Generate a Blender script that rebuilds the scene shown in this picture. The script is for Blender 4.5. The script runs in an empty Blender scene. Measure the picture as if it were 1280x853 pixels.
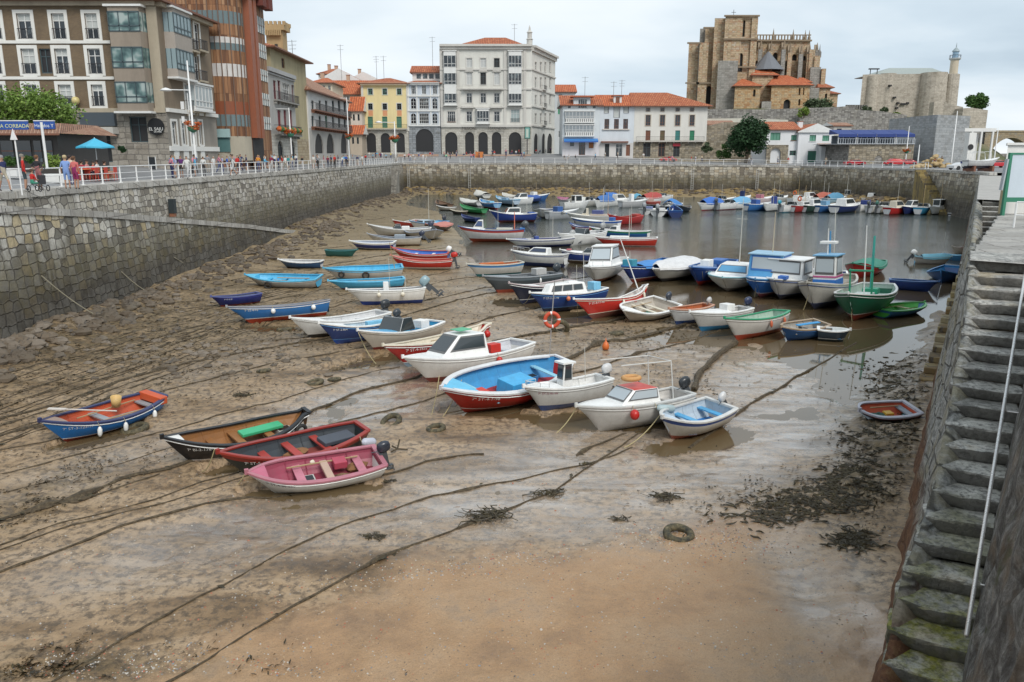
import bpy,math,random
import numpy as np
from mathutils import Matrix
V3=getattr(__import__('mathutils'),'Vector')
random.seed(7)
C=bpy.context.scene.collection
R=math.radians
TH=math.radians(13.11);CT,ST=math.cos(TH),math.sin(TH)
F=1000.0;CAMZ=8.5
def ray(px,py):
 u,v=(px-640.0)/F,(426.5-py)/F
 return u,CT+v*ST,-ST+v*CT
def P(px,py,z=0.0):
 u,y,dz=ray(px,py)
 t=(z-CAMZ)/dz
 return V3((u*t,y*t,z))
def PY(px,py,Y):
 u,y,dz=ray(px,py)
 t=Y/y
 return V3((u*t,Y,CAMZ+dz*t))
def PIX(x,y,z):
 h=z-CAMZ
 d=y*CT-h*ST;up=h*CT+y*ST
 return 640+F*x/d,426.5-F*up/d
class NT:
 def __init__(s,mat):
  mat.use_nodes=True;s.t=mat.node_tree;s.t.nodes.clear()
 def n(s,typ,props=None,**inp):
  nd=s.t.nodes.new(typ)
  if props:
   for k,v in props.items():setattr(nd,k,v)
  for k,v in inp.items():
   key=int(k[1:])if k[0]=='i' and k[1:].isdigit()else k.replace('_',' ')
   sk=nd.inputs[key]
   if isinstance(v,bpy.types.NodeSocket):s.t.links.new(v,sk)
   elif isinstance(v,bpy.types.Node):s.t.links.new(v.outputs[0],sk)
   else:sk.default_value=v
  return nd
 def ramp(s,fac,stops,interp='LINEAR'):
  nd=s.n('ShaderNodeValToRGB',Fac=fac);cr=nd.color_ramp;cr.interpolation=interp
  while len(cr.elements)>1:cr.elements.remove(cr.elements[-1])
  for i,(p,c)in enumerate(stops):
   if i==0:e=cr.elements[0];e.position=p
   else:e=cr.elements.new(p)
   e.color=(c[0],c[1],c[2],1)if not isinstance(c,(int,float))else(c,c,c,1)
  return nd.outputs[0]
 def mix(s,fac,a,b,mode='MIX'):
  nd=s.n('ShaderNodeMix',{'data_type':'RGBA','blend_type':mode})
  for idx,v in((0,fac),(6,a),(7,b)):
   if isinstance(v,(bpy.types.NodeSocket,)):s.t.links.new(v,nd.inputs[idx])
   elif isinstance(v,(tuple,list)):nd.inputs[idx].default_value=(v[0],v[1],v[2],1)
   else:nd.inputs[idx].default_value=v
  return nd.outputs[2]
 def math(s,op,a,b=None,clamp=False):
  nd=s.n('ShaderNodeMath',{'operation':op,'use_clamp':clamp})
  for i,v in((0,a),(1,b)):
   if v is None:continue
   if isinstance(v,bpy.types.NodeSocket):s.t.links.new(v,nd.inputs[i])
   else:nd.inputs[i].default_value=v
  return nd.outputs[0]
 def noise(s,vec,scale,detail=4,rough=.6,dist=0,o='Fac'):
  nd=s.n('ShaderNodeTexNoise',Scale=scale,Detail=detail,Roughness=rough,Distortion=dist)
  if vec is not None:s.t.links.new(vec,nd.inputs['Vector'])
  return nd.outputs[o]
 def out(s,col,rough=.8,bump=None,bstr=.5,bdist=.05,metallic=0,spec=.5,**kw):
  b=s.n('ShaderNodeBsdfPrincipled')
  for k,v in(('Base Color',col),('Roughness',rough),('Metallic',metallic),('Specular IOR Level',spec)):
   if isinstance(v,bpy.types.NodeSocket):s.t.links.new(v,b.inputs[k])
   elif isinstance(v,(tuple,list)):b.inputs[k].default_value=(v[0],v[1],v[2],1)
   else:b.inputs[k].default_value=v
  for k,v in kw.items():
   b.inputs[k.replace('_',' ')].default_value=v
  if bump is not None:
   bn=s.n('ShaderNodeBump',Strength=bstr,Distance=bdist,Height=bump)
   s.t.links.new(bn.outputs[0],b.inputs['Normal'])
  o=s.n('ShaderNodeOutputMaterial',Surface=b.outputs[0])
  return b
MAT={}
def nm_(name):
 m=bpy.data.materials.new(name);MAT[name]=m;return m
def pnt(col,rough=.35,dirt=.35,name=None,scale=3.0,metallic=0.0):
 key=('paint',tuple(round(c,3)for c in col),rough,dirt,metallic)
 if key in MAT:return MAT[key]
 m=bpy.data.materials.new(name or 'painted_surface');MAT[key]=m
 t=NT(m);tc=t.n('ShaderNodeTexCoord').outputs['Object']
 n1=t.noise(t.n('ShaderNodeMapping',Vector=tc,Scale=(1,1,.4)).outputs[0],scale,6,.7);n2=t.noise(tc,scale*7,4,.7)
 d=t.ramp(n1,[(.35,0),(.75,1)]);d2=t.ramp(n2,[(.45,0),(.72,1)])
 dk=tuple(c*.55+.02 for c in col)
 c1=t.mix(t.math('MULTIPLY',d,dirt),col,dk)
 c2=t.mix(t.math('MULTIPLY',t.math('MULTIPLY',d2,d),dirt*.9),c1,(.11,.09,.07))
 t.out(c2,t.math('ADD',t.math('MULTIPLY',n1,.25),rough-.1),n2,.12,.01,metallic=metallic)
 return m
def plas(col,stain=.4,scale=.5):
 key=('pl',tuple(round(c,3)for c in col),stain)
 if key in MAT:return MAT[key]
 m=bpy.data.materials.new('weathered_plaster');MAT[key]=m
 t=NT(m);tc=t.n('ShaderNodeTexCoord').outputs['Object']
 mp=t.n('ShaderNodeMapping',Vector=tc,Scale=(1,1,.25)).outputs[0]
 n1=t.noise(mp,scale,6,.7);n2=t.noise(tc,2.5,5,.7)
 c=t.mix(t.math('MULTIPLY',t.ramp(n1,[(.42,0),(.72,1)]),stain),col,tuple(x*.45 for x in col))
 c=t.mix(t.math('MULTIPLY',t.ramp(n2,[(.4,0),(.7,1)]),stain*.5),c,tuple(x*.7 for x in col))
 t.out(c,.85,n2,.3,.03)
 return m
def rbl(name,ramp_cols,size=(.5,.32),mortar=(.09,.08,.07),tidal=False,coord='UV',distort=.12,rough=.85,bstr=.8,vor=False):
 """irregular masonry: random tone per block, dark joints; tidal adds the weed and slime zones by height"""
 m=nm_(name);t=NT(m)
 uv=t.n('ShaderNodeTexCoord').outputs[coord]
 nz=t.noise(uv,.9,3,.6,o='Color')
 off=t.n('ShaderNodeVectorMath',{'operation':'SUBTRACT'},i0=nz,i1=(.5,.5,.5)).outputs[0]
 off=t.n('ShaderNodeVectorMath',{'operation':'SCALE'},i0=off,Scale=distort*2.5).outputs[0]
 v=t.n('ShaderNodeVectorMath',{'operation':'ADD'},i0=uv,i1=off).outputs[0]
 nz2=t.noise(uv,4,2,.6,o='Color')
 off2=t.n('ShaderNodeVectorMath',{'operation':'SUBTRACT'},i0=nz2,i1=(.5,.5,.5)).outputs[0]
 off2=t.n('ShaderNodeVectorMath',{'operation':'SCALE'},i0=off2,Scale=distort).outputs[0]
 v=t.n('ShaderNodeVectorMath',{'operation':'ADD'},i0=v,i1=off2).outputs[0]
 br=t.n('ShaderNodeTexBrick',{'offset':.5,'squash':.72,'squash_frequency':2},Vector=v,Color1=(0,0,0,1),Color2=(1,1,1,1),Mortar=(.5,.5,.5,1),Scale=1.0,**{'Mortar_Size':.032,'Mortar_Smooth':.35,'Bias':0.0,'Brick_Width':size[0],'Row_Height':size[1]})
 mp=t.n('ShaderNodeMapping',Vector=v,Scale=(1/size[0],1/size[1],1)).outputs[0]
 vo=t.n('ShaderNodeTexVoronoi',{'feature':'F1'},Vector=mp,Scale=.9,Randomness=.42)
 tone=t.math('ADD',t.math('MULTIPLY',br.outputs['Color'],.55),t.math('MULTIPLY',t.n('ShaderNodeSeparateColor',i0=vo.outputs['Color']).outputs[0],.45))
 mf=br.outputs['Fac']
 if vor:
  tone=t.n('ShaderNodeSeparateColor',i0=vo.outputs['Color']).outputs[0]
  ve=t.n('ShaderNodeTexVoronoi',{'feature':'DISTANCE_TO_EDGE'},Vector=mp,Scale=.9,Randomness=.42)
  mf=t.ramp(ve.outputs['Distance'],[(.02,1),(.09,0)])
 n=len(ramp_cols)
 col=t.ramp(tone,[(.08+.84*i/(n-1),c)for i,c in enumerate(ramp_cols)])
 fine=t.noise(uv,7,6,.75)
 col=t.mix(t.ramp(fine,[(.35,.0),(.75,.55)]),col,(.12,.105,.085))
 big=t.noise(uv,.35,4,.7)
 col=t.mix(t.ramp(big,[(.5,0),(.72,.45)]),col,(.14,.12,.085))
 if tidal:
  st=t.noise(t.n('ShaderNodeMapping',Vector=uv,Scale=(1.5,.16,1)).outputs[0],1.0,5,.7)
  col=t.mix(t.ramp(st,[(.52,0),(.66,.8)]),col,(.09,.075,.05))
 col=t.mix(t.math('MULTIPLY',mf,.8),col,mortar)
 if tidal:
  z=t.n('ShaderNodeSeparateXYZ',i0=uv).outputs[1]
  zn=t.math('ADD',z,t.math('MULTIPLY',t.math('SUBTRACT',t.noise(uv,.5,5,.7),.5),3.2))
  zz=t.math('DIVIDE',zn,7.0,True)
  drk=t.ramp(zz,[(.0,1),(.3,1),(.45,.9),(.56,.7),(.66,.12),(.8,0)])
  hue=t.ramp(zz,[(0,(.02,.015,.01)),(.24,(.035,.026,.016)),(.36,(.1,.08,.035)),(.5,(.15,.13,.07)),(.7,(.17,.15,.12))])
  hv=t.mix(t.ramp(t.noise(uv,1.6,5,.7),[(.4,0),(.65,1)]),hue,(.085,.075,.06))
  col2=t.mix(1.0,t.mix(.5,hv,(.5,.5,.5),'MIX'),t.mix(1.0,col,(1.6,1.6,1.6),'MULTIPLY'),'MULTIPLY')
  col2=t.mix(.72,col2,hv)
  col=t.mix(drk,col,col2)
 t.out(col,rough,t.math('SUBTRACT',t.math('MULTIPLY',fine,.5),mf),bstr,.06)
 return m
def tiles(name,c1=(.42,.115,.045),c2=(.55,.2,.09),c3=(.26,.09,.05)):
 m=nm_(name);t=NT(m);uv=t.n('ShaderNodeTexCoord').outputs['UV']
 mp=t.n('ShaderNodeMapping',Vector=uv,Scale=(1,1,1)).outputs[0]
 br=t.n('ShaderNodeTexBrick',{'offset':0.0},Vector=mp,Color1=(0,0,0,1),Color2=(1,1,1,1),Mortar=(0,0,0,1),Scale=1.0,**{'Mortar_Size':.05,'Mortar_Smooth':1.0,'Bias':0.0,'Brick_Width':.42,'Row_Height':.5})
 n=t.noise(uv,1.1,5,.7)
 tone=t.math('ADD',t.math('MULTIPLY',br.outputs['Color'],.35),t.math('MULTIPLY',n,.75))
 col=t.ramp(tone,[(.25,c3),(.45,c1),(.7,c2),(.95,(.62,.36,.22))])
 sx=t.n('ShaderNodeSeparateXYZ',i0=uv).outputs[0]
 w=t.math('SINE',t.math('MULTIPLY',sx,6.2832/.42))
 col=t.mix(t.math('MULTIPLY',t.ramp(w,[(0,1),(.6,0)]),.45),col,(.16,.05,.03))
 t.out(col,.85,w,.8,.08)
 return m
ORG={}
class MB:
 def __init__(s):s.v=[];s.f=[];s.m=[];s.uv=[];s.mats=[]
 def mi(s,mat):
  if mat not in s.mats:s.mats.append(mat)
  return s.mats.index(mat)
 def fc(s,pts,mat,uv=None):
  b=len(s.v);s.v.extend([tuple(p)for p in pts]);s.f.append(tuple(range(b,b+len(pts))));s.m.append(s.mi(mat));s.uv.append(uv)
 def grid(s,rows,mat,closed=False,flip=False,matf=None):
  """rows: list of equally long point lists, shared vertices"""
  b=len(s.v);nr,nc=len(rows),len(rows[0])
  for r in rows:s.v.extend([tuple(p)for p in r])
  for i in range(nr-1):
   for j in range(nc if closed else nc-1):
    j2=(j+1)%nc
    q=(b+i*nc+j,b+i*nc+j2,b+(i+1)*nc+j2,b+(i+1)*nc+j)
    s.f.append(q[::-1]if flip else q)
    s.m.append(s.mi(matf(i,j)if matf else mat));s.uv.append(None)
 def box(s,x0,x1,y0,y1,z0,z1,mat,T=None):
  p=[V3((x,y,z))for z in(z0,z1)for y in(y0,y1)for x in(x0,x1)]
  if T:p=[T@q for q in p]
  b=len(s.v);s.v.extend([tuple(q)for q in p])
  for f in((0,2,3,1),(4,5,7,6),(0,1,5,4),(2,6,7,3),(0,4,6,2),(1,3,7,5)):
   s.f.append(tuple(b+i for i in f));s.m.append(s.mi(mat));s.uv.append(None)
 def tb(s,pts,r,mat,n=6,cap=True):
  pts=[V3(p)for p in pts];rs=r if isinstance(r,(list,tuple))else[r]*len(pts)
  rows=[];ref=None
  for i,p in enumerate(pts):
   d=(pts[min(i+1,len(pts)-1)]-pts[max(i-1,0)]).normalized()
   if ref is None or abs(ref.dot(d))>.98:ref=V3((0,0,1))if abs(d.z)<.9 else V3((1,0,0))
   a=d.cross(ref).normalized();bb=a.cross(d)
   rows.append([p+(a*math.cos(k*2*math.pi/n)+bb*math.sin(k*2*math.pi/n))*rs[i]for k in range(n)])
  b=len(s.v);s.grid(rows,mat,closed=True)
  if cap:
   L=len(rows)
   s.f.append(tuple(b+k for k in range(n))[::-1]);s.m.append(s.mi(mat));s.uv.append(None)
   s.f.append(tuple(b+(L-1)*n+k for k in range(n)));s.m.append(s.mi(mat));s.uv.append(None)
 def lt(s,prof,mat,n=16,T=None,matf=None):
  rows=[]
  for r,z in prof:
   row=[V3((r*math.cos(2*math.pi*k/n),r*math.sin(2*math.pi*k/n),z))for k in range(n)]
   rows.append([T@q for q in row]if T else row)
  s.grid(rows,mat,closed=True,matf=(lambda i,j:matf(i))if matf else None)
 def torus(s,R0,r,mat,T=None,n=20,k=8,matf=None,a0=0,a1=2*math.pi):
  rows=[]
  for i in range(n+1):
   a=a0+(a1-a0)*i/n
   row=[V3(((R0+r*math.cos(2*math.pi*j/k))*math.cos(a),(R0+r*math.cos(2*math.pi*j/k))*math.sin(a),r*math.sin(2*math.pi*j/k)))for j in range(k)]
   rows.append([T@q for q in row]if T else row)
  s.grid(rows,mat,closed=True,matf=(lambda i,j:matf(i))if matf else None)
 def blob(s,c,rad,mat,n=8,m=6,jit=0):
  rows=[]
  for i in range(m+1):
   ph=math.pi*i/m
   rows.append([V3((c[0]+rad[0]*max(.02,math.sin(ph))*math.cos(2*math.pi*j/n)*(1+random.uniform(-jit,jit)),c[1]+rad[1]*max(.02,math.sin(ph))*math.sin(2*math.pi*j/n)*(1+random.uniform(-jit,jit)),c[2]-rad[2]*math.cos(ph)*(1+random.uniform(-jit,jit))))for j in range(n)])
  s.grid(rows,mat,closed=True)
 def prism(s,poly,z0,z1,mat,top=None,uvs=1.0):
  n=len(poly);acc=0
  for i in range(n):
   a,b=V3(poly[i][:2]),V3(poly[(i+1)%n][:2]);L=(b-a).length
   s.fc([(a.x,a.y,z0),(b.x,b.y,z0),(b.x,b.y,z1),(a.x,a.y,z1)],mat,[(acc,z0),(acc+L,z0),(acc+L,z1),(acc,z1)]);acc+=L
  s.fc([(p[0],p[1],z1)for p in poly],top or mat,[(p[0],p[1])for p in poly])
 def bd(s,name,parent=None,org=None,smooth=False,bevel=0,world=True):
  me=bpy.data.meshes.new(name)
  if org is None:org=(0,0,0)
  if parent is not None and world:
   q=parent
   while q.parent is not None:q=q.parent
   org=tuple(q.location)
  vs=[(a-org[0],b-org[1],c-org[2])for a,b,c in s.v]if any(org)else s.v
  me.from_pydata(vs,[],s.f)
  for m in s.mats:me.materials.append(m)
  me.polygons.foreach_set('material_index',s.m)
  if any(u is not None for u in s.uv):
   ul=me.uv_layers.new(name='UVMap')
   for p,u in zip(me.polygons,s.uv):
    for k,li in enumerate(p.loop_indices):
     if u is not None:ul.data[li].uv=u[k]
     else:
      co=me.vertices[me.loops[li].vertex_index].co
      ul.data[li].uv=(co.x+co.y,co.z)
  if smooth:me.polygons.foreach_set('use_smooth',[True]*len(me.polygons))
  me.update()
  o=bpy.data.objects.new(name,me);C.objects.link(o)
  if parent is not None:o.parent=parent
  elif any(org):o.location=org
  if bevel:
   bm=o.modifiers.new('bevel','BEVEL');bm.width=bevel;bm.segments=2;bm.limit_method='ANGLE';bm.angle_limit=R(40)
  return o
LABELS={}
def tag(o,label,cat,group=None,kind=None):
 if label:o['label']=label
 if cat:o['category']=cat
 if group:o['group']=group
 if kind:o['kind']=kind
 if label:
  if label in LABELS:print('DUP LABEL',label)
  LABELS[label]=o
  n=len(label.split())
  if n<4 or n>16:print('LABEL LEN',n,label)
 return o
def thing(name,loc,label,cat,group=None,rot=(0,0,0)):
 o=bpy.data.objects.new(name,None);C.objects.link(o);o.location=loc;o.rotation_euler=rot
 o.empty_display_size=.3
 return tag(o,label,cat,group)
def txm(s,size,mat,parent,T,name='lettering',align='CENTER',depth=.004,world=True):
 cu=bpy.data.curves.new(name,'FONT');cu.body=s;cu.size=size;cu.extrude=depth;cu.align_x=align;cu.align_y='CENTER';cu.resolution_u=3
 tmp=bpy.data.objects.new('tmp_text',cu);C.objects.link(tmp)
 bpy.context.view_layer.update()
 me=bpy.data.meshes.new_from_object(tmp.evaluated_get(bpy.context.evaluated_depsgraph_get()))
 bpy.data.objects.remove(tmp);bpy.data.curves.remove(cu)
 me.name=name
 if parent is not None and world:
  q=parent
  while q.parent is not None:q=q.parent
  T=Matrix.Translation(-q.location)@T
 me.transform(T);me.materials.clear();me.materials.append(mat)
 o=bpy.data.objects.new(name,me);C.objects.link(o)
 if parent is not None:o.parent=parent
 return o
def frT(o,ex,ez):
 """matrix whose local x runs along ex and local y along ez (for lettering standing on a wall)"""
 ex=V3(ex).normalized();ez=V3(ez).normalized();en=ex.cross(ez)
 return Matrix(((ex.x,ez.x,en.x,o[0]),(ex.y,ez.y,en.y,o[1]),(ex.z,ez.z,en.z,o[2]),(0,0,0,1)))
_rng=np.random.default_rng(3);_tab=_rng.random((256,256))
def vnoise(x,y):
 xi=np.floor(x).astype(int);yi=np.floor(y).astype(int);fx=x-xi;fy=y-yi
 fx=fx*fx*(3-2*fx);fy=fy*fy*(3-2*fy)
 a=_tab[xi&255,yi&255];b=_tab[(xi+1)&255,yi&255];c=_tab[xi&255,(yi+1)&255];d=_tab[(xi+1)&255,(yi+1)&255]
 return(a*(1-fx)+b*fx)*(1-fy)+(c*(1-fx)+d*fx)*fy
def fbm(x,y,o=4):
 s=0;a=.5;t=0
 for i in range(o):
  s=s+a*vnoise(x*2**i+17.3*i,y*2**i+5.1*i);t+=a;a*=.55
 return s/t
def sstep(a,b,x):
 t=np.clip((x-a)/(b-a),0,1);return t*t*(3-2*t)
 # ================= world, camera, sun =================
sc=bpy.context.scene
w=bpy.data.worlds.new('World');sc.world=w;w.use_nodes=True
nt=w.node_tree;nt.nodes.clear()
class _W:pass
t=NT.__new__(NT);t.t=nt
SUN_EL,SUN_AZ=R(46),R(152)
sky=t.n('ShaderNodeTexSky',{'sky_type':'NISHITA','sun_disc':False,'sun_elevation':SUN_EL,'sun_rotation':SUN_AZ,'air_density':1.0,'dust_density':2.5})
bg1=t.n('ShaderNodeBackground',Color=sky.outputs[0],Strength=.08)
gv=t.n('ShaderNodeTexCoord').outputs['Generated']
sxyz=t.n('ShaderNodeSeparateXYZ',i0=gv)
den=t.math('ADD',t.math('MAXIMUM',sxyz.outputs[2],0.0),.12)
cv=t.n('ShaderNodeCombineXYZ',X=t.math('DIVIDE',sxyz.outputs[0],den),Y=t.math('DIVIDE',sxyz.outputs[1],den),Z=0.0).outputs[0]
cv=t.n('ShaderNodeMapping',Vector=cv,Scale=(.5,.62,1)).outputs[0]
cn=t.noise(cv,.7,6,.5,.3)
cc=t.ramp(cn,[(.32,(.42,.52,.61)),(.44,(.57,.67,.75)),(.54,(.74,.81,.86)),(.66,(.86,.9,.93))])
bg2=t.n('ShaderNodeBackground',Color=cc,Strength=.8)
cov=t.ramp(t.noise(cv,.45,4,.5),[(.2,.86),(.5,.96)])
ms=t.n('ShaderNodeMixShader',Fac=cov,i1=bg1.outputs[0],i2=bg2.outputs[0])
t.n('ShaderNodeOutputWorld',Surface=ms.outputs[0])
ld=bpy.data.lights.new('sun','SUN');ld.energy=1.5;ld.angle=R(22);ld.color=(1,.96,.9)
lo=bpy.data.objects.new('sun',ld);C.objects.link(lo)
az=SUN_AZ;sd=V3((math.sin(az)*math.cos(SUN_EL),math.cos(az)*math.cos(SUN_EL),math.sin(SUN_EL)))
lo.rotation_euler=sd.to_track_quat('Z','Y').to_euler();lo.location=(0,0,60)
cd=bpy.data.cameras.new('camera');cd.lens=36*F/1280;cd.sensor_width=36;cd.clip_end=9000;cd.clip_start=.1
co=bpy.data.objects.new('camera',cd);C.objects.link(co);co.location=(0,0,CAMZ);co.rotation_euler=(math.pi/2-TH,0,0)
sc.camera=co
sc.view_settings.view_transform='Standard';sc.view_settings.look='None';sc.view_settings.exposure=.58;sc.view_settings.gamma=1
sc.render.engine='CYCLES'
sc.cycles.max_bounces=6;sc.cycles.diffuse_bounces=3;sc.cycles.glossy_bounces=3;sc.cycles.use_denoising=True
# ================= harbour bottom =================
def pixv(x,y,z):
 h=z-CAMZ;d=np.maximum(y*CT-h*ST,.5);up=h*CT+y*ST
 return 640+F*x/d,426.5-F*up/d
def blob(px,py,cx,cy,rx,ry,ang=0):
 a=math.radians(ang);dx=px-cx;dy=py-cy
 u=dx*math.cos(a)+dy*math.sin(a);v=-dx*math.sin(a)+dy*math.cos(a)
 return np.exp(-((u/rx)**2+(v/ry)**2))
SHX=[-900,380,470,548,590,612,668,715,775,840,905,985,1050,1100,1150,1192,1230,1500]
SHY=[240,240,246,262,306,334,344,362,388,392,398,412,440,455,428,392,380,380]
def masks(x,y):
 px,py=pixv(x,y,0*x)
 n=fbm(x*.35,y*.35,5);n2=fbm(x*1.7+9,y*1.7,4)
 shore=(py-np.interp(px,SHX,SHY))*y/9.0/35.0
 sandline=np.interp(px,[150,300,420,520,640,760,860,960,1040,1120,1200],[870,800,745,706,690,676,656,660,700,800,860])
 sand=sstep(-16,26,py-sandline+(n-.5)*70+(n2-.5)*26)*(.72+.5*fbm(x*.8+4,y*.8,3))
 sand=np.clip(sand,0,1)
 sand=np.maximum(sand*1.0,.0)
 sand=sand*(1-.75*blob(px,py,1000,740,45,95,-28))
 wet=(blob(px,py,880,600,210,60,-12)+blob(px,py,820,540,240,50,-15)+1.0*blob(px,py,990,480,110,60,-10)+.9*blob(px,py,1000,730,34,100,-28)+1.0*blob(px,py,530,480,150,38,-18)+.9*blob(px,py,420,520,110,24,-15)+.75*blob(px,py,230,700,240,40,-14)+.7*blob(px,py,330,640,170,16,-14)+.9*blob(px,py,640,610,200,28,-14)+.6*blob(px,py,640,665,140,24,-8)+.8*blob(px,py,120,590,150,22,-16)+.6*blob(px,py,300,455,120,20,-14)+.7*blob(px,py,660,360,90,25,-10)+1.0*blob(px,py,1120,440,40,60,10)+.8*blob(px,py,610,320,60,22,0)+.8*blob(px,py,850,430,120,24,-10)+.7*blob(px,py,1085,790,25,90,-20))
 wet=np.clip(wet,0,1.2)
 weed=(.9*blob(px,py,120,430,260,75,-12)+.5*blob(px,py,430,400,260,60,-10)+.8*blob(px,py,480,265,130,26,-10)+.7*blob(px,py,760,425,140,18,-12)+1.0*blob(px,py,1130,500,45,110,10)+.8*blob(px,py,1020,620,110,26,-5)+.9*blob(px,py,1095,560,45,80,0)+.8*blob(px,py,60,620,120,30,-25)+1.0*blob(px,py,60,845,170,22,0)+.5*blob(px,py,850,470,60,60,-60))
 weed=np.clip(weed,0,1.2)
 z=-.10+np.clip(shore,-2.0,6.0)*.045
 z=np.where(shore>1.5,np.maximum(z,.0),z)
 z=z+.06*sand+(n-.5)*.22+(n2-.5)*.07
 z=z-(wet*.1)*(shore>0)
 z=np.where(shore<0,np.minimum(z,-.02-.05*np.clip(-shore,0,4)),z)
 dry=np.clip(1-wet*1.15,0,1)
 z=np.where((shore>1.0),np.maximum(z,.015*dry+(-.06)*(1-dry)+(n2-.42)*.09),z)
 pool=sum(blob(px,py,*q)for q in((395,615,90,9,-4),(745,528,120,14,0),(880,553,70,13,-10),(130,548,80,13,-12),(625,505,80,12,-10),(300,588,60,9,-10),(480,450,70,9,-12),(720,398,60,9,0),(950,420,90,9,0),(1110,525,40,9,0),(650,380,50,7,0),(340,412,60,6,0)))
 z=np.where(pool+(n2-.5)*.7>.42,np.minimum(z,-.02),z)
 dl=np.clip((-17.5-x)/5.0,0,1);z=z+dl*dl*.75*(.6+.8*n)*(y<190)
 fd=far_dist(x,y);bk=np.clip(1-fd/11.0,0,1);z=np.maximum(z,-.5+bk*1.9*(.65+.7*n))
 z=z+np.clip(1-np.abs(right_n(x,y)+1.2)/2.2,0,1)*.25*n
 return z,sand,wet,weed,n,n2,shore
FARLINE=[(-25,187),(60,170),(66,130),(61.5,105)]
def far_dist(x,y):
 best=None
 for(ax,ay),(bx,by)in zip(FARLINE[:2],FARLINE[1:3]):
  dx,dy=bx-ax,by-ay;L=dx*dx+dy*dy
  t=np.clip(((x-ax)*dx+(y-ay)*dy)/L,0,1);d=np.hypot(x-ax-t*dx,y-ay-t*dy)
  best=d if best is None else np.minimum(best,d)
 return best
RX,RY=.497,.868
def right_n(x,y):return x*RY-y*RX
def Wr(s,n,z=0):return V3((RX*s+RY*n,RY*s-RX*n,z))
def G(x,y):
 z=masks(np.array([float(x)]),np.array([float(y)]))[0]
 return float(z[0])
def Gm(x,y):return max(G(x,y),0.0)
pys=np.concatenate([np.linspace(1900,870,24),np.arange(866,300,-2.2),np.arange(300,236,-.9),np.array([234.,231,228])])
pxs=np.concatenate([np.linspace(-900,-40,30),np.arange(-34,1300,2.6),np.linspace(1310,2000,24)])
PXg,PYg=np.meshgrid(pxs,pys)
u_=(PXg-640)/F;v_=(426.5-PYg)/F
t_=-CAMZ/(-ST+v_*CT);Xg=u_*t_;Yg=(CT+v_*ST)*t_
z,sand,wet,weed,n,n2,shore=masks(Xg,Yg)
micro=fbm(Xg*6,Yg*6,4);mm=(micro-.5)*.035*np.clip(.3+weed*1.3,0,1.4)*(shore>0)*(Yg<70)
clump=np.clip(fbm(Xg*2.2+3,Yg*2.8,4)-.54,0,1)*weed*.4*(shore>0)
z=z+mm+clump
def grid_mesh(name,X,Y,Z,mat):
 nr,nc=X.shape
 me=bpy.data.meshes.new(name)
 co_=np.stack([X,Y,Z],-1).reshape(-1,3)
 idx=np.arange(nr*nc).reshape(nr,nc)
 q=np.stack([idx[:-1,:-1],idx[:-1,1:],idx[1:,1:],idx[1:,:-1]],-1).reshape(-1,4)
 me.vertices.add(nr*nc);me.vertices.foreach_set('co',co_.ravel())
 me.loops.add(q.size);me.loops.foreach_set('vertex_index',q.ravel())
 me.polygons.add(len(q));me.polygons.foreach_set('loop_start',np.arange(0,q.size,4));me.polygons.foreach_set('loop_total',np.full(len(q),4))
 me.polygons.foreach_set('use_smooth',[True]*len(q))
 me.update();me.validate();me.materials.append(mat)
 o=bpy.data.objects.new(name,me);C.objects.link(o)
 return o
mud=nm_('tidal_mud');t=NT(mud)
att=t.n('ShaderNodeAttribute',{'attribute_name':'zones'});sep=t.n('ShaderNodeSeparateColor',i0=att.outputs['Color'])
sS,sW,sV=sep.outputs[0],sep.outputs[1],sep.outputs[2]
pos=t.n('ShaderNodeNewGeometry').outputs['Position']
mpp=t.n('ShaderNodeMapping',Vector=pos,Scale=(.45,1.3,1),Rotation=(0,0,R(18))).outputs[0]
nA=t.noise(mpp,.5,9,.62,.8);nB=t.noise(pos,5,7,.72);nC=t.noise(pos,26,4,.7);nD=t.noise(pos,.35,4,.6)
base=t.ramp(nA,[(.3,(.1,.06,.027)),(.4,(.22,.14,.07)),(.5,(.36,.245,.14)),(.64,(.44,.32,.205)),(.76,(.25,.16,.08))])
base=t.mix(t.ramp(nB,[(.4,.8),(.54,0)]),base,(.07,.048,.028))
farx=t.math('DIVIDE',t.n('ShaderNodeSeparateXYZ',i0=pos).outputs[1],120.0,True)
base=t.mix(t.ramp(farx,[(.25,0),(.7,.6)]),base,t.mix(nB,(.12,.085,.035),(.33,.26,.12)))
sandc=t.ramp(t.math('ADD',t.math('MULTIPLY',nD,.7),t.math('MULTIPLY',t.noise(pos,1.6,6,.65),.3)),[(.36,(.27,.165,.09)),(.46,(.39,.235,.12)),(.55,(.42,.27,.15)),(.63,(.31,.225,.155))])
sandc=t.mix(t.ramp(t.noise(pos,30,3,.8),[(.35,.5),(.5,0)]),sandc,(.2,.13,.08))
sandc=t.mix(t.ramp(nB,[(.56,0),(.75,.35)]),sandc,(.28,.2,.14))
weedc=t.ramp(nB,[(.3,(.035,.026,.014)),(.45,(.09,.066,.035)),(.6,(.17,.125,.06)),(.75,(.22,.18,.12))])
wm=t.math('MULTIPLY',sV,t.ramp(t.noise(mpp,2.2,7,.7,.8),[(.4,.25),(.56,1)]),True)
col=t.mix(sS,base,sandc)
col=t.mix(t.math('MULTIPLY',wm,.85),col,weedc)
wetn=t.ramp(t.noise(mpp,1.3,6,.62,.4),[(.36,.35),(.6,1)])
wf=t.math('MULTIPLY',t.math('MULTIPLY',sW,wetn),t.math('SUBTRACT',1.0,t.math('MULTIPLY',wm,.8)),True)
col=t.mix(t.math('MULTIPLY',wf,.5),col,(.31,.27,.235))  # wet zone tinted silt grey, which also paints in some sky sheen
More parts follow.
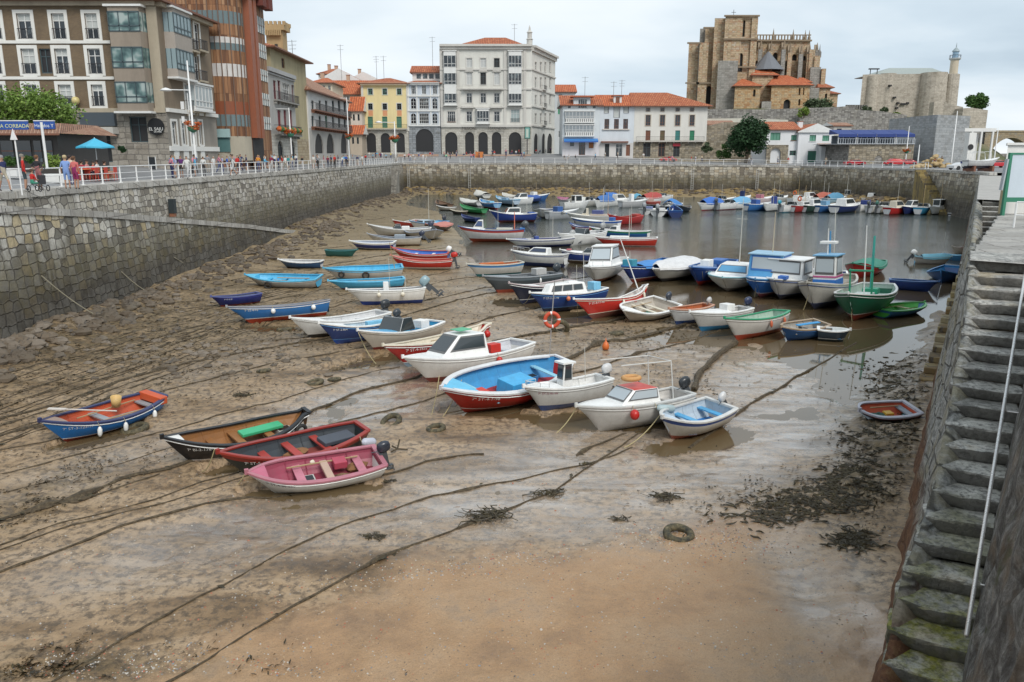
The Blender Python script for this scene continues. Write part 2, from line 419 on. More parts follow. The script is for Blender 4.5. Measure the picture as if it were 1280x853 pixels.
speck=t.ramp(t.n('ShaderNodeTexVoronoi',Vector=pos,Scale=9.0,Randomness=1.0).outputs['Distance'],[(.0,1),(.10,1),(.14,0)])
spn=t.math('MULTIPLY',speck,t.ramp(t.noise(pos,.9,4,.7),[(.5,0),(.6,1)]))
col=t.mix(t.math('MULTIPLY',spn,.8),col,(.07,.055,.045))
rg=t.mix(wf,t.mix(sS,(.5,.5,.5),(.42,.42,.42)),(.1,.1,.1))
rg=t.math('ADD',t.math('MULTIPLY',rg,t.ramp(nB,[(.3,.8),(.7,1.2)])),t.math('MULTIPLY',wm,.25))
bh=t.math('ADD',t.math('MULTIPLY',nB,1.0),t.math('MULTIPLY',nC,.25))
bh=t.math('MULTIPLY',bh,t.math('SUBTRACT',1.0,t.math('MULTIPLY',wf,.9)))
bh=t.math('ADD',bh,t.math('MULTIPLY',wm,t.math('MULTIPLY',nC,.7)))
bs_=t.out(col,rg,bh,.9,.05,spec=.6)
t.t.links.new(t.math('ADD',.5,t.math('MULTIPLY',wf,.5)),bs_.inputs['Specular IOR Level']);t.t.links.new(t.math('MULTIPLY',wf,.9),bs_.inputs['Coat Weight']);bs_.inputs['Coat Roughness'].default_value=.08
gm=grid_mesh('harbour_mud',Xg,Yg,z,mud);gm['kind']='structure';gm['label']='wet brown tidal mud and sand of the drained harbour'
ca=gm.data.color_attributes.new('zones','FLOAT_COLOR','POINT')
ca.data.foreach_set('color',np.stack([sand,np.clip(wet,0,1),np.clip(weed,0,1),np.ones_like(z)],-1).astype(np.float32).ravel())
wat=nm_('harbour_water');t=NT(wat)
pos=t.n('ShaderNodeNewGeometry').outputs['Position']
m1=t.n('ShaderNodeMapping',Vector=pos,Scale=(.35,1.6,1)).outputs[0]
r1=t.noise(m1,2.4,4,.6);r2=t.noise(pos,.12,3,.5)
yy=t.n('ShaderNodeSeparateXYZ',i0=pos).outputs[1]
ys=t.math('DIVIDE',yy,160.0,True)
colr=t.ramp(ys,[(.1,(.13,.09,.045)),(.3,(.105,.075,.04)),(.42,(.07,.062,.04)),(.6,(.045,.055,.045)),(1,(.03,.05,.05))])
amp=t.ramp(ys,[(.25,.0),(.4,.25),(.7,1)])
t.out(colr,.03,t.math('MULTIPLY',r1,t.math('MULTIPLY',amp,t.ramp(r2,[(.3,.5),(.7,1)]))),.9,.08,spec=.55)
mb=MB();mb.fc([(-6000,-300,0),(6000,-300,0),(6000,8000,0),(-6000,8000,0)],wat)
wo=mb.bd('water');wo['kind']='structure';wo['label']='still harbour water and open sea'
# ================= land around the harbour =================
GREY=[(.12,.115,.105),(.22,.21,.19),(.36,.345,.31),(.5,.48,.43),(.3,.28,.25)]
WARM=[(.2,.17,.13),(.38,.34,.27),(.55,.51,.43),(.66,.6,.48),(.45,.37,.26)]
stone_l=rbl('quay_masonry_pale',[(.2,.18,.15),(.42,.39,.33),(.56,.53,.47),(.64,.61,.56),(.5,.45,.36)],(.55,.36),tidal=True,distort=.14,vor=True)
stone_r=rbl('ramp_masonry',[(.2,.19,.16),(.5,.48,.42),(.66,.64,.58),(.55,.43,.22),(.74,.72,.66)],(.56,.42),tidal=True,distort=.12,vor=True)
stone_f=rbl('far_quay_masonry',WARM,(.8,.5),tidal=True,vor=True)
coping_m=rbl('coping_stone',[(.38,.36,.33),(.5,.48,.44),(.62,.6,.56)],(1.1,.9),mortar=(.15,.14,.13),distort=.02,bstr=.3)
asph=nm_('promenade_paving');t=NT(asph);pos=t.n('ShaderNodeNewGeometry').outputs['Position']
a1=t.noise(pos,.25,6,.65);a2=t.noise(pos,9,4,.7)
cp=t.ramp(a1,[(.35,(.17,.17,.175)),(.6,(.25,.25,.25))]);cp=t.mix(t.math('MULTIPLY',a2,.25),cp,(.11,.11,.11))
t.out(cp,.7,a2,.2,.01)
pave=nm_('pale_paving_slabs');t=NT(pave);pos=t.n('ShaderNodeNewGeometry').outputs['Position']
br=t.n('ShaderNodeTexBrick',Vector=pos,Color1=(.46,.44,.41,1),Color2=(.38,.365,.34,1),Mortar=(.2,.19,.18,1),Scale=1.0,**{'Mortar_Size':.012,'Brick_Width':.8,'Row_Height':.5})
t.out(t.mix(t.math('MULTIPLY',t.noise(pos,1.2,5,.7),.4),br.outputs['Color'],(.22,.2,.17)),.75,t.noise(pos,12,3),.2,.01)
ST_=[((-25,-60),(-1,0)),((-25,60),(-1,0)),((-25,150),(-1,0)),((-25,187),(-.72,.7)),((5,181),(0,1)),((30,176),(.06,1)),((60,170),(.35,.94)),((66,130),(1,.2)),((61.5,105),(.94,-.34))]
def qslope(x,y):
 if x<-24 and y<186:return.09,.75
 k=min(max((40-x)/22.0,0),1);return.02+.1*k,.35+1.6*k
def qdist(x,y):
 best=1e9
 for(a,_),(b,_)in zip(ST_[:-1],ST_[1:]):
  dx,dy=b[0]-a[0],b[1]-a[1];L=dx*dx+dy*dy
  tt=min(max(((x-a[0])*dx+(y-a[1])*dy)/L,0),1);best=min(best,math.hypot(x-a[0]-tt*dx,y-a[1]-tt*dy))
 return best
def qtop(x,y):
 return 6.7-.45*min(max((x-20)/40.0,0),1)
def QG(x,y):
 s,cap=qslope(x,y);d=qdist(x,y)
 return qtop(x,y)+min(max(d-2.0,0)*s,cap)
def PQ(px,py):
 z_=6.9
 for i in range(12):
  p=P(px,py,z_);z_=.5*z_+.5*QG(p.x,p.y)
 return V3((p.x,p.y,QG(p.x,p.y)))
st2=[]
for(a,da),(b,db)in zip(ST_[:-1],ST_[1:]):
 L=math.hypot(b[0]-a[0],b[1]-a[1]);n_=max(2,int(L/6))
 for i in range(n_):
  f_=i/n_;st2.append(((a[0]+(b[0]-a[0])*f_,a[1]+(b[1]-a[1])*f_),(da[0]+(db[0]-da[0])*f_,da[1]+(db[1]-da[1])*f_)))
st2.append(ST_[-1])
offs=[.75,2,3,5,8,11,14,18,24,34,50,80,140]
rows=[]
for(p,d)in st2:
 row=[]
 for o_ in offs:
  x,y=p[0]+d[0]*o_,p[1]+d[1]*o_
  s,cap=qslope(x,y);row.append((x,y,qtop(x,y)+min(max(o_-2.0,0)*s,cap)))
 rows.append(row)
mb=MB();mb.grid(rows,asph,matf=lambda i,j:pave if j<1 else asph)
qg=mb.bd('promenade_ground',smooth=True);tag(qg,'grey paved promenade and street around the harbour',None,kind='structure')
mb=MB();mb2=MB();wallmb={'l':MB(),'f':MB(),'c':MB()}
acc=0
for(a,da),(b,db)in zip(st2[:-1],st2[1:]):
 L=math.hypot(b[0]-a[0],b[1]-a[1]);za,zb=qtop(*a),qtop(*b)
 m_='l' if a[0]<-24.5 and a[1]<186 else('c' if a[0]>60 else 'f')
 W_=wallmb[m_];mt={'l':stone_l,'f':stone_f,'c':stone_f}[m_]
 nz=10;
 for k in range(nz):
  v0,v1=k/nz,(k+1)/nz
  def pt(q,d,zt,v):
   o_=-.9*(1-v)+.0;z_=-1.2+(zt-.34+1.2)*v
   return(q[0]+d[0]*o_,q[1]+d[1]*o_,z_)
  q=[pt(a,da,za,v0),pt(b,db,zb,v0),pt(b,db,zb,v1),pt(a,da,za,v1)]
  W_.fc(q[::-1],mt,[(acc,q[3][2]),(acc+L,q[2][2]),(acc+L,q[1][2]),(acc,q[0][2])])
 nb=max(1,int(round(L/1.25)))
 for i in range(nb):
  f0,f1=i/nb,(i+1)/nb-.012
  c0=[a[k_]+(b[k_]-a[k_])*f0 for k_ in(0,1)];c1=[a[k_]+(b[k_]-a[k_])*f1 for k_ in(0,1)]
  j=random.uniform(-.012,.012)
  lo_,hi_=-.09+j,.78
  zt=za+(zb-za)*f0+.02+j*.5
  p8=[]
  for z_ in(zt-.36,zt):
   p8+=[(c0[0]+da[0]*lo_,c0[1]+da[1]*lo_,z_),(c1[0]+db[0]*lo_,c1[1]+db[1]*lo_,z_),(c1[0]+db[0]*hi_,c1[1]+db[1]*hi_,z_),(c0[0]+da[0]*hi_,c0[1]+da[1]*hi_,z_)]
  for f in((4,5,6,7),(1,0,4,5)[::-1],(0,3,7,4),(2,1,5,6)):
   pts=[p8[k_]for k_ in f]
   W_.fc(pts,coping_m,[(acc+L*f0+(q_[0]-p8[0][0])+(q_[1]-p8[0][1]),q_[2]*1.0+(q_[1]+q_[0])*.3)for q_ in pts])
 acc+=L
wl=wallmb['l'].bd('quay_wall');tag(wl,'long pale rubble quay wall under the left promenade railing','quay wall')
wf_=wallmb['f'].bd('quay_wall');tag(wf_,'far rubble quay wall below the arcaded houses, weed-dark at its foot','quay wall')
wc=wallmb['c'].bd('quay_wall');tag(wc,'short far corner quay wall beside the narrow yellow stairs at right','quay wall')
RT=[(-14,6.75),(20,6.72),(34,6.45),(43.3,5.55),(57,4.0),(68,2.75),(78,1.45),(84,.75),(92,.1)]
def ramp_z(y):return float(np.interp(y,[a for a,b in RT],[b for a,b in RT]))
mb=MB();ys_=list(np.arange(-14,92.1,1.1));acc=0
for y0,y1 in zip(ys_[:-1],ys_[1:]):
 z0,z1=ramp_z(y0),ramp_z(y1);nz=7
 for k in range(nz):
  v0,v1=k/nz,(k+1)/nz
  def q_(y,zt,v):zz=-1+(zt-.3+1)*v;return(-22.3+.55*(1-v)*min(1,(zt+1)/6),y,zz)
  p4=[q_(y1,z1,v0),q_(y0,z0,v0),q_(y0,z0,v1),q_(y1,z1,v1)]
  mb.fc(p4[::-1][::-1],stone_r,[(p[1],p[2])for p in p4])
 j=random.uniform(-.015,.015)
 for f in(((-22.22+j,y0,z0+.02),(-22.22+j,y1-.015,z1+.02),(-22.9,y1-.015,z1+.02),(-22.9,y0,z0+.02)),((-22.22+j,y0,z0-.32),(-22.22+j,y1-.015,z1-.32),(-22.22+j,y1-.015,z1+.02),(-22.22+j,y0,z0+.02))):
  mb.fc(f,coping_m,[(p[1],p[2]+p[0])for p in f])
 mb.fc(((-22.9,y0,z0-.06),(-22.9,y1,z1-.06),(-25.3,y1,z1-.06),(-25.3,y0,z0-.06)),coping_m,[(y0*.7,0),(y1*.7,0),(y1*.7,2.4),(y0*.7,2.4)])
ra=mb.bd('slipway_wall');tag(ra,'sloping slipway with a blocky stone face descending along the left quay wall','slipway')
def wall_ladder(pxc,pytop,Yd,label,w=.5,n=12,z0=1.2,z1=5.6,mat=None):
 p=PY(pxc,pytop,Yd);x0=p.x;mb=MB();m_=mat or pnt((.42,.42,.4),.5,.5)
 for s in(-1,1):mb.box(x0+s*w/2-.04,x0+s*w/2+.04,Yd-.16,Yd-.06,z0,z1,m_)
 for i in range(n):
  zz=z0+(z1-z0)*(i+.5)/n;mb.box(x0-w/2,x0+w/2,Yd-.15,Yd-.09,zz-.03,zz+.03,m_)
 o=mb.bd('wall_ladder',org=(x0,Yd,z0));tag(o,label,'ladder','steel ladders on the far quay wall')
def fy(x):return 187-(x+25)*.2-.55
for pxc,lab in((511,'ladder on the far quay wall near its left corner'),(587,'grey ladder on far wall above the white tarpaulined boat'),(865,'rusty ladder on far wall right of the water gap'),(946,'pale ladder on far wall below the dark green tree')):
 Yg_=180
 for _ in range(3):Yg_=fy(PY(pxc,230,Yg_).x)
 wall_ladder(pxc,230,Yg_-.5,lab)
def stairs(name,org,d,nrm,n,rise,run,wid,mat,label,zbase,world_z0):
 """solid flight rising along d; nrm points away from the wall it leans on"""
 mb=MB();d=V3((d[0],d[1],0)).normalized();nn=V3((nrm[0],nrm[1],0)).normalized()
 for i in range(n):
  a=V3((org[0],org[1],0))+d*run*i;z_=world_z0+rise*(i+1)
  j=random.uniform(-.02,.02)
  T=Matrix(((d.x,nn.x,0,a.x),(d.y,nn.y,0,a.y),(0,0,1,0),(0,0,0,1)))
  mb.box(0,run*1.04,0,wid+j,z_-rise-.04,z_+j*.3,mat,T)
  if z_-rise>zbase:mb.box(.03,run*1.0,0,wid-.04,zbase,z_-rise-.05,mat,T)
 o=mb.bd(name,org=(org[0],org[1],world_z0));tag(o,label,'stairs');return o
step_grey=rbl('stair_stone_grey',[(.2,.19,.17),(.3,.29,.26),(.4,.38,.34)],(.9,.5),coord='Object',distort=.05)
step_yel=rbl('stair_stone_yellow',[(.13,.1,.05),(.3,.22,.07),(.42,.32,.12)],(.9,.5),coord='Object',distort=.05)
stairs('stone_stairs',(-24.9,163),(0,1),(1,0),18,.33,.42,1.4,step_grey,'grey stone stairs on the left quay wall near the far corner',-.5,.2)
p_=V3((65.6,132.5,0))
stairs('stone_stairs',(63.6,116.8),(.13,1),(-1,.1),19,.32,.66,1.5,step_yel,'narrow yellowish stone stairs in the right corner of the far quay',-.5,.1)
# ================= right-hand quay, seen from its edge =================
blockm=nm_('worn_step_stone');t=NT(blockm);tc=t.n('ShaderNodeTexCoord').outputs['Object']
b1=t.noise(tc,1.2,6,.65);b2=t.noise(tc,9,6,.72);b3=t.noise(tc,40,3,.6)
cl=t.ramp(b1,[(.34,(.2,.195,.18)),(.5,(.42,.405,.37)),(.64,(.62,.6,.55))])
cl=t.mix(t.ramp(b2,[(.38,.8),(.54,0)]),cl,(.07,.065,.058))
cl=t.mix(t.math('MULTIPLY',t.ramp(t.noise(tc,.6,4,.6),[(.6,0),(.68,.5)]),1.0),cl,(.36,.27,.13))
zz=t.n('ShaderNodeSeparateXYZ',i0=t.n('ShaderNodeNewGeometry').outputs['Position']).outputs[2]
zn=t.math('ADD',zz,t.math('MULTIPLY',t.math('SUBTRACT',b1,.5),1.6))
alg=t.ramp(t.math('DIVIDE',zn,7.0,True),[(.0,1),(.16,1),(.24,.5),(.36,.1),(.6,0)])
algc=t.ramp(b2,[(.35,(.05,.055,.01)),(.55,(.21,.2,.02)),(.7,(.3,.28,.05))])
cl=t.mix(t.math('MULTIPLY',alg,t.ramp(t.noise(tc,1.7,5,.7),[(.42,.15),(.55,1)])),cl,algc)
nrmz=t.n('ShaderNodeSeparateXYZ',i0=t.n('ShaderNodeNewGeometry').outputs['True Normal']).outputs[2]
cl=t.mix(t.math('MULTIPLY',t.ramp(nrmz,[(.2,1),(.6,0)]),.8),cl,(.075,.07,.06))  # risers darkened by normal: the treads' brighter sky light put into the colour
t.out(cl,.6,t.math('ADD',b2,t.math('MULTIPLY',b3,.3)),1.0,.05)
pierm=rbl('pier_face_stone',[(.12,.11,.1),(.2,.19,.17),(.3,.285,.26),(.36,.33,.28)],(1.1,.45),tidal=False,distort=.1,coord='UV')
footm=nm_('weed_covered_rock');t=NT(footm);tc=t.n('ShaderNodeNewGeometry').outputs['Position']
f1=t.noise(tc,6,8,.8);f2=t.noise(tc,1.0,5,.7)
zz=t.n('ShaderNodeSeparateXYZ',i0=tc).outputs[2]
cw=t.ramp(f1,[(.3,(.03,.015,.008)),(.5,(.14,.055,.02)),(.68,(.23,.14,.06))])
cg=t.ramp(f1,[(.34,(.07,.07,.065)),(.48,(.24,.24,.225)),(.64,(.48,.47,.44))])
cg=t.mix(t.ramp(f2,[(.45,0),(.6,.6)]),cg,(.24,.2,.1))
mx=t.ramp(t.math('MULTIPLY',t.math('ADD',zz,t.math('MULTIPLY',t.math('SUBTRACT',f2,.5),1.6)),.25),[(.25,1),(.4,0)])
ve=t.n('ShaderNodeTexVoronoi',{'feature':'DISTANCE_TO_EDGE'},Vector=t.n('ShaderNodeMapping',Vector=tc,Scale=(1.1,1.1,2.2)).outputs[0],Scale=.8,Randomness=.7)
je=t.ramp(t.math('ADD',ve.outputs['Distance'],t.math('MULTIPLY',f1,.06)),[(.04,1),(.085,0)])
cg=t.mix(t.math('MULTIPLY',je,.85),cg,(.05,.045,.035))
t.out(t.mix(mx,cg,cw),.75,t.math('SUBTRACT',f1,je),1.0,.06)
def uneven(p,a=.06,f=1.3):
 n1=float(vnoise(np.array(p[0]*f+p[1]*.7),np.array(p[2]*f+p[1]*f)));n2=float(vnoise(np.array(p[0]*4.1+40),np.array(p[2]*4.3+p[1]*3.9)))
 return(n1-.5)*a+(n2-.5)*a*.5
ZT=5.86;S1=23.6;NST=21;rise=.26;run=.6
S0=S1-run*NST
def NLs(s):return float(np.interp(s,[11,12.8,13.4,14,15.2,16.4,18,20,21.5,24],[-.5,-.43,-.4,-.35,-.18,-.05,0,.04,.1,0]))
def NRs(s):return float(np.interp(s,[11,12.8,15.2,17.6,21.2,23.6],[.5,.55,.72,.92,1.28,1.45]))
def flight_z(s):return ZT-rise*NST*min(max((S1-s)/(run*NST),0),1)
mb=MB()
rows=[]
for s in np.concatenate([np.arange(6,62,.25),np.arange(62,113,1.5)]):
 zt=(flight_z(s)-.06 if s<S1 else ZT-.1);nl=NLs(s)if s<S1 else 0
 nb=float(np.interp(s,[6,13,18,27,60],[-.78,-.76,-.76,-.7,-.62]))
 row=[]
 for k in range(13):
  v=k/12;zz_=-.6+(zt+.6)*v
  nn_=nb+(nl-nb)*v**.9
  p=Wr(s,nn_,zz_);d=uneven((s,nn_,zz_),.16)*(1 if k<12 else.3)
  row.append((p.x-RY*d,p.y+RX*d,p.z))
 row.append(tuple(Wr(s,nl+.12,zt-.02)));row.append(tuple(Wr(s,nl+.35,zt-.25)));row.append(tuple(Wr(s,nl+.4,zt-1.2)))
 rows.append(row)
mb.grid(rows,footm,flip=True)
o=mb.bd('pier_side_wall',smooth=True);tag(o,'leaning weedy wall face beside the big stone steps on the right','quay wall')
stp=thing('stone_staircase',Wr(S0,.5,.4),'broad worn grey stone steps descending the right quay towards the camera','stairs')
def rgb_(s0,s1,n0,n1,z0,z1,mat,amp=.05,parent=None,name='step'):
 """dressed block with worn arrises, in wall coordinates"""
 mb=MB();ns,nn,nz=6,12,5
 def rr(a,b,k,n):return a+(b-a)*k/n
 r_=.035
 seed=random.uniform(0,50)
 def w_(s,n,z):
  cs,cn,cz=(s0+s1)/2,(n0+n1)/2,(z0+z1)/2
  q=V3((s,n,z));h=((s1-s0)/2,(n1-n0)/2,(z1-z0)/2)
  l=[(s-cs)/h[0],(n-cn)/h[1],(z-cz)/h[2]];e=sum(1 for a in l if abs(a)>.93)
  if e>=2:
   for i_,c_ in enumerate((cs,cn,cz)):
    if abs(l[i_])>.93:q[i_]-=math.copysign(r_*(.55 if e==2 else.8),l[i_])
  for i_ in range(3):
   if i_==2 and l[2]>.9:q[2]+=(float(vnoise(np.array(q[0]*3+seed),np.array(q[1]*2+seed)))-.5)*amp*.4;continue
   q[i_]+=(float(vnoise(np.array(q[0]*2.3+seed+i_*7),np.array(q[1]*2.3+q[2]*2.1+seed)))-.5)*amp*1.6+(float(vnoise(np.array(q[0]*7+seed),np.array(q[1]*7+q[2]*6+i_*11)))-.5)*amp*.6
  if e>=1 and l[2]>.93:q[2]-=.02*math.cos(l[1]*1.3)
  return Wr(q[0],q[1],q[2])
 mb.grid([[w_(rr(s0,s1,i,ns),rr(n0,n1,j,nn),z1)for j in range(nn+1)]for i in range(ns+1)],mat,flip=True)
 mb.grid([[w_(s0,rr(n0,n1,j,nn),rr(z0,z1,k,nz))for j in range(nn+1)]for k in range(nz+1)],mat)
 mb.grid([[w_(rr(s0,s1,i,ns),n0,rr(z0,z1,k,nz))for i in range(ns+1)]for k in range(nz+1)],mat,flip=True)
 mb.grid([[w_(rr(s0,s1,i,ns),n1,rr(z0,z1,k,nz))for i in range(ns+1)]for k in range(nz+1)],mat)
 return mb.bd(name,parent,smooth=True)
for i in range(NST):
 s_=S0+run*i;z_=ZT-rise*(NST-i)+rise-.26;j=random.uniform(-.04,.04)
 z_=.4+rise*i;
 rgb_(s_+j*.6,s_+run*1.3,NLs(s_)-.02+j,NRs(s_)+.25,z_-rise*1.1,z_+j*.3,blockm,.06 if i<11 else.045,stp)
mb=MB()
rows=[]
for s in np.arange(S1-.1,130,1.0):
 rows.append([tuple(Wr(s,nn_,ZT+.02*math.sin(s*1.7+nn_)))for nn_ in[(max(0,(s-S1)*.054)if s<56.5 else 0)+q for q in(0.02,.9,2,4,8,14,30,60)]])
mb.grid(rows,pave,flip=False);
o=mb.bd('pier_paving');tag(o,'worn pale stone slabs paving the top of the right quay',None,kind='structure')
slab=rbl('edge_slab_stone',[(.3,.29,.27),(.39,.375,.35),(.46,.44,.4)],(1.6,.9),mortar=(.12,.11,.1),distort=.06,coord='Object',bstr=.5)
sl=thing('edge_slabs',Wr(S1,1,ZT),'row of long grey coping slabs at the head of the steps','stone slabs')
s_=S1+run*.2
while s_<40:
 L=random.uniform(1.3,2.4)
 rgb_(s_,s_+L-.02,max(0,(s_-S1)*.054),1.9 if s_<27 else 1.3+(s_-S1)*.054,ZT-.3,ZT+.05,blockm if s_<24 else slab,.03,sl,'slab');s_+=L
facem=nm_('rough_dark_quay_face');t=NT(facem);tc=t.n('ShaderNodeNewGeometry').outputs['Position']
vc=t.n('ShaderNodeMapping',Vector=tc,Scale=(1,1,.75)).outputs[0]
g1=t.noise(vc,2.2,8,.75,.5);g2=t.noise(tc,7,7,.8);g3=t.noise(tc,.8,4,.6)
cf=t.ramp(g1,[(.33,(.045,.04,.035)),(.44,(.14,.13,.12)),(.54,(.3,.29,.27)),(.66,(.55,.53,.49))])
cf=t.mix(t.ramp(g2,[(.4,.6),(.58,0)]),cf,(.05,.038,.025))
cf=t.mix(t.ramp(g3,[(.52,0),(.64,.55)]),cf,(.26,.17,.09))
cf=t.mix(t.ramp(t.noise(tc,1.5,6,.7),[(.57,0),(.66,.7)]),cf,(.07,.085,.02))
t.out(cf,.8,t.math('ADD',g1,g2),1.0,.12)
mb=MB();rows=[]
for s in np.arange(4.0,S1+.6,.2):
 row=[]
 for k in range(20):
  zz_=-.2+(ZT+.2)*k/19;n_=NRs(s)+.04+(max(NRs(s)+.25,.6+.04*s)-NRs(s))*(k/19)**1.5
  d=max(uneven((s,n_,zz_*.7),.3,1.3)+.06,0)if k<19 else 0
  row.append(tuple(Wr(s,n_+d,zz_)))
 rows.append(row)
mb.grid(rows,facem,flip=True)
mb.grid([[tuple(Wr(s,n_,ZT))for n_ in(max(NRs(s)+.29,.64+.04*s),3,8,30)]for s in(4,12,15,18,21,S1+.6)],pave)
o=mb.bd('quay_face',smooth=True);tag(o,'dark rough quay face right of the steel handrail','quay wall')
rail=thing('handrail',Wr(13,.6,2.0),'bright metal handrail running down beside the big stone steps','handrail')
hm=pnt((.72,.7,.68),.25,.2,metallic=.5)
ha,hb_=P(1208,795,1.75),P(1283,335,5.9)
mb=MB();mb.tb([ha,(ha+hb_)/2,hb_,hb_+(hb_-ha)*.25],.032,hm,8);mb.bd('rail',rail,smooth=True)
for f_ in(.1,.5,.9):
 q_=ha.lerp(hb_,f_);mb=MB();mb.tb([q_,q_+V3((.06,-.03,-.07)),q_+V3((RY,-RX,0))*.3+V3((0,0,-.07))],.014,hm,6);mb.bd('bracket',rail)
A,B_=33.0,57.0;n_=25;ru=(B_-A)/n_;ri=(ZT-.1)/n_
narrow=thing('stone_staircase',Wr(A,-.6,0),'narrow mossy stone steps along the right quay wall reaching the mud','stairs')
mossm=rbl('mossy_step',[(.13,.085,.03),(.22,.14,.05),(.36,.29,.14),(.42,.36,.26)],(1.2,.6),coord='Object',distort=.1)
for i in range(n_):
 s0=A+ru*i;z_=ri*(i+1);mt=mossm if i<12 else blockm
 mb=MB();T=Matrix(((RX,RY,0,0),(RY,-RX,0,0),(0,0,1,0),(0,0,0,1)))
 j=random.uniform(-.05,.05);l_=-1.15+1.5*z_/ZT+j;r_=max(.03,(s0-S1)*.054+.05)
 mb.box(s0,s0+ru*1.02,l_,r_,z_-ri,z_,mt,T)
 if i>0:mb.box(s0+.02,s0+ru,l_+.03,.02,-.5,z_-ri-.004,footm if i<14 else mt,T)
 mb.bd('step',narrow,bevel=.03)
 # ================= foliage helpers =================
def leaf_mat(name,a,b,c):
 m=nm_(name);t=NT(m);pos=t.n('ShaderNodeNewGeometry').outputs['Position']
 n1=t.noise(pos,3.5,4,.7)
 bs=t.out(t.ramp(n1,[(.3,a),(.5,b),(.7,c)]),.6,spec=.3)
 return m
leafm=leaf_mat('mid_green_leaves',(.025,.06,.015),(.06,.13,.03),(.13,.2,.05))
leafd=leaf_mat('dark_green_leaves',(.01,.03,.012),(.02,.055,.02),(.04,.09,.03))
leafy=leaf_mat('yellow_green_leaves',(.07,.13,.02),(.16,.24,.04),(.26,.34,.07))
leafo=leaf_mat('olive_green_leaves',(.03,.05,.025),(.07,.1,.05),(.13,.17,.08))
flowerm=leaf_mat('orange_flowers',(.35,.06,.02),(.55,.12,.03),(.12,.16,.03))
redflo=leaf_mat('red_flowers',(.35,.03,.03),(.5,.06,.06),(.1,.14,.04))
leafl=leaf_mat('light_green_leaves',(.05,.1,.015),(.12,.2,.035),(.24,.33,.07))
trunk_m=plas((.16,.12,.08),.6)
def crw(mb,c,rad,n,size,mat,clumps=14,seed=0,flat=.0):
 rg=random.Random(seed)
 cl=[]
 for _ in range(clumps):
  while True:
   p=V3((rg.uniform(-1,1),rg.uniform(-1,1),rg.uniform(-1,1)))
   if p.length<=1:break
  p=p.normalized()*p.length**.5*.72
  cl.append((p,rg.uniform(.3,.52)))
 for i in range(n):
  k,r=cl[rg.randrange(clumps)]
  d=V3((rg.gauss(0,1),rg.gauss(0,1),rg.gauss(0,1))).normalized()*r*rg.uniform(.55,1.05)
  p=k+d
  if rg.random()<.1:p=p*1.12
  p=V3((c[0]+p.x*rad[0],c[1]+p.y*rad[1],c[2]+p.z*rad[2]))
  a=V3((rg.gauss(0,1),rg.gauss(0,1),rg.gauss(0,.6))).normalized();b=a.cross(V3((rg.gauss(0,1),rg.gauss(0,1),rg.gauss(0,1)))).normalized()
  s=size*rg.uniform(.6,1.3)
  mb.fc([p-a*s,p-b*s*.5,p+a*s,p+b*s*.5],mat)
def tree(c,base_z,rad,n,size,mat,label,name='tree',clumps=16,seed=1,trunk_r=.25,group=None,cat='tree'):
 t_=thing(name,(c[0],c[1],base_z),label,cat,group)
 mb=MB();crw(mb,c,rad,n,size,mat,clumps,seed);mb.bd('crown',t_)
 mb=MB();rg=random.Random(seed);top=c[2]
 mb.tb([(c[0],c[1],base_z),(c[0]+.1*rad[0],c[1],(base_z+top-rad[2]*.5)/2),(c[0],c[1],top-rad[2]*.3),(c[0],c[1],top+rad[2]*.3)],[trunk_r,trunk_r*.8,trunk_r*.6,trunk_r*.2],trunk_m,8)
 for k in range(6):
  a=rg.uniform(0,6.28);e=V3((c[0]+math.cos(a)*rad[0]*.6,c[1]+math.sin(a)*rad[1]*.6,top+rg.uniform(-.2,.5)*rad[2]))
  mb.tb([(c[0],c[1],top-rad[2]*.5),(c[0]+math.cos(a)*rad[0]*.25,c[1]+math.sin(a)*rad[1]*.25,top-rad[2]*.15),e],[trunk_r*.45,trunk_r*.3,trunk_r*.1],trunk_m,5)
 mb.bd('trunk',t_,smooth=True);return t_
def bush(c,rad,n,size,mat,label,seed=1,name='bush',group=None):
 t_=thing(name,(c[0],c[1],c[2]-rad[2]),label,'bush',group);mb=MB();crw(mb,c,rad,n,size,mat,10,seed);mb.bd('leaves',t_)
 mb=MB();mb.tb([(c[0],c[1],c[2]-rad[2]),(c[0],c[1],c[2])],.08,trunk_m,6);mb.bd('stem',t_);return t_
 # ================= boats =================
WHT=(.84,.84,.82);CREAM=(.74,.68,.55);NAVY=(.012,.03,.12);BLUE=(.02,.14,.45);LBLUE=(.07,.42,.68);SKY=(.22,.55,.78);RED=(.5,.02,.015)
DRED=(.19,.022,.015);ORG=(.62,.12,.03);BLK=(.012,.013,.015);GRN=(.01,.16,.07);LGRN=(.06,.42,.12);GRY=(.3,.31,.32);DGRY=(.07,.08,.09)
WOOD=(.38,.16,.04);PINK=(.5,.1,.17);TEAL=(.03,.2,.22);BROWN=(.16,.09,.05);LGRY=(.5,.5,.49);YEL=(.7,.42,.04);FBRED=(.3,.05,.03)
glsm=nm_('dark_boat_glass');t=NT(glsm);t.out((.03,.04,.045),.08,spec=.8)
pale_glass=nm_('pale_screen');t=NT(pale_glass);t.out((.42,.47,.5),.12,spec=.8)
chrome=pnt((.6,.6,.6),.25,.2,metallic=.6)
rope_m=pnt((.42,.36,.22),.8,.5);blk=pnt(BLK,.35,.2);whtm=pnt(WHT,.35,.3)
outb_cache={}
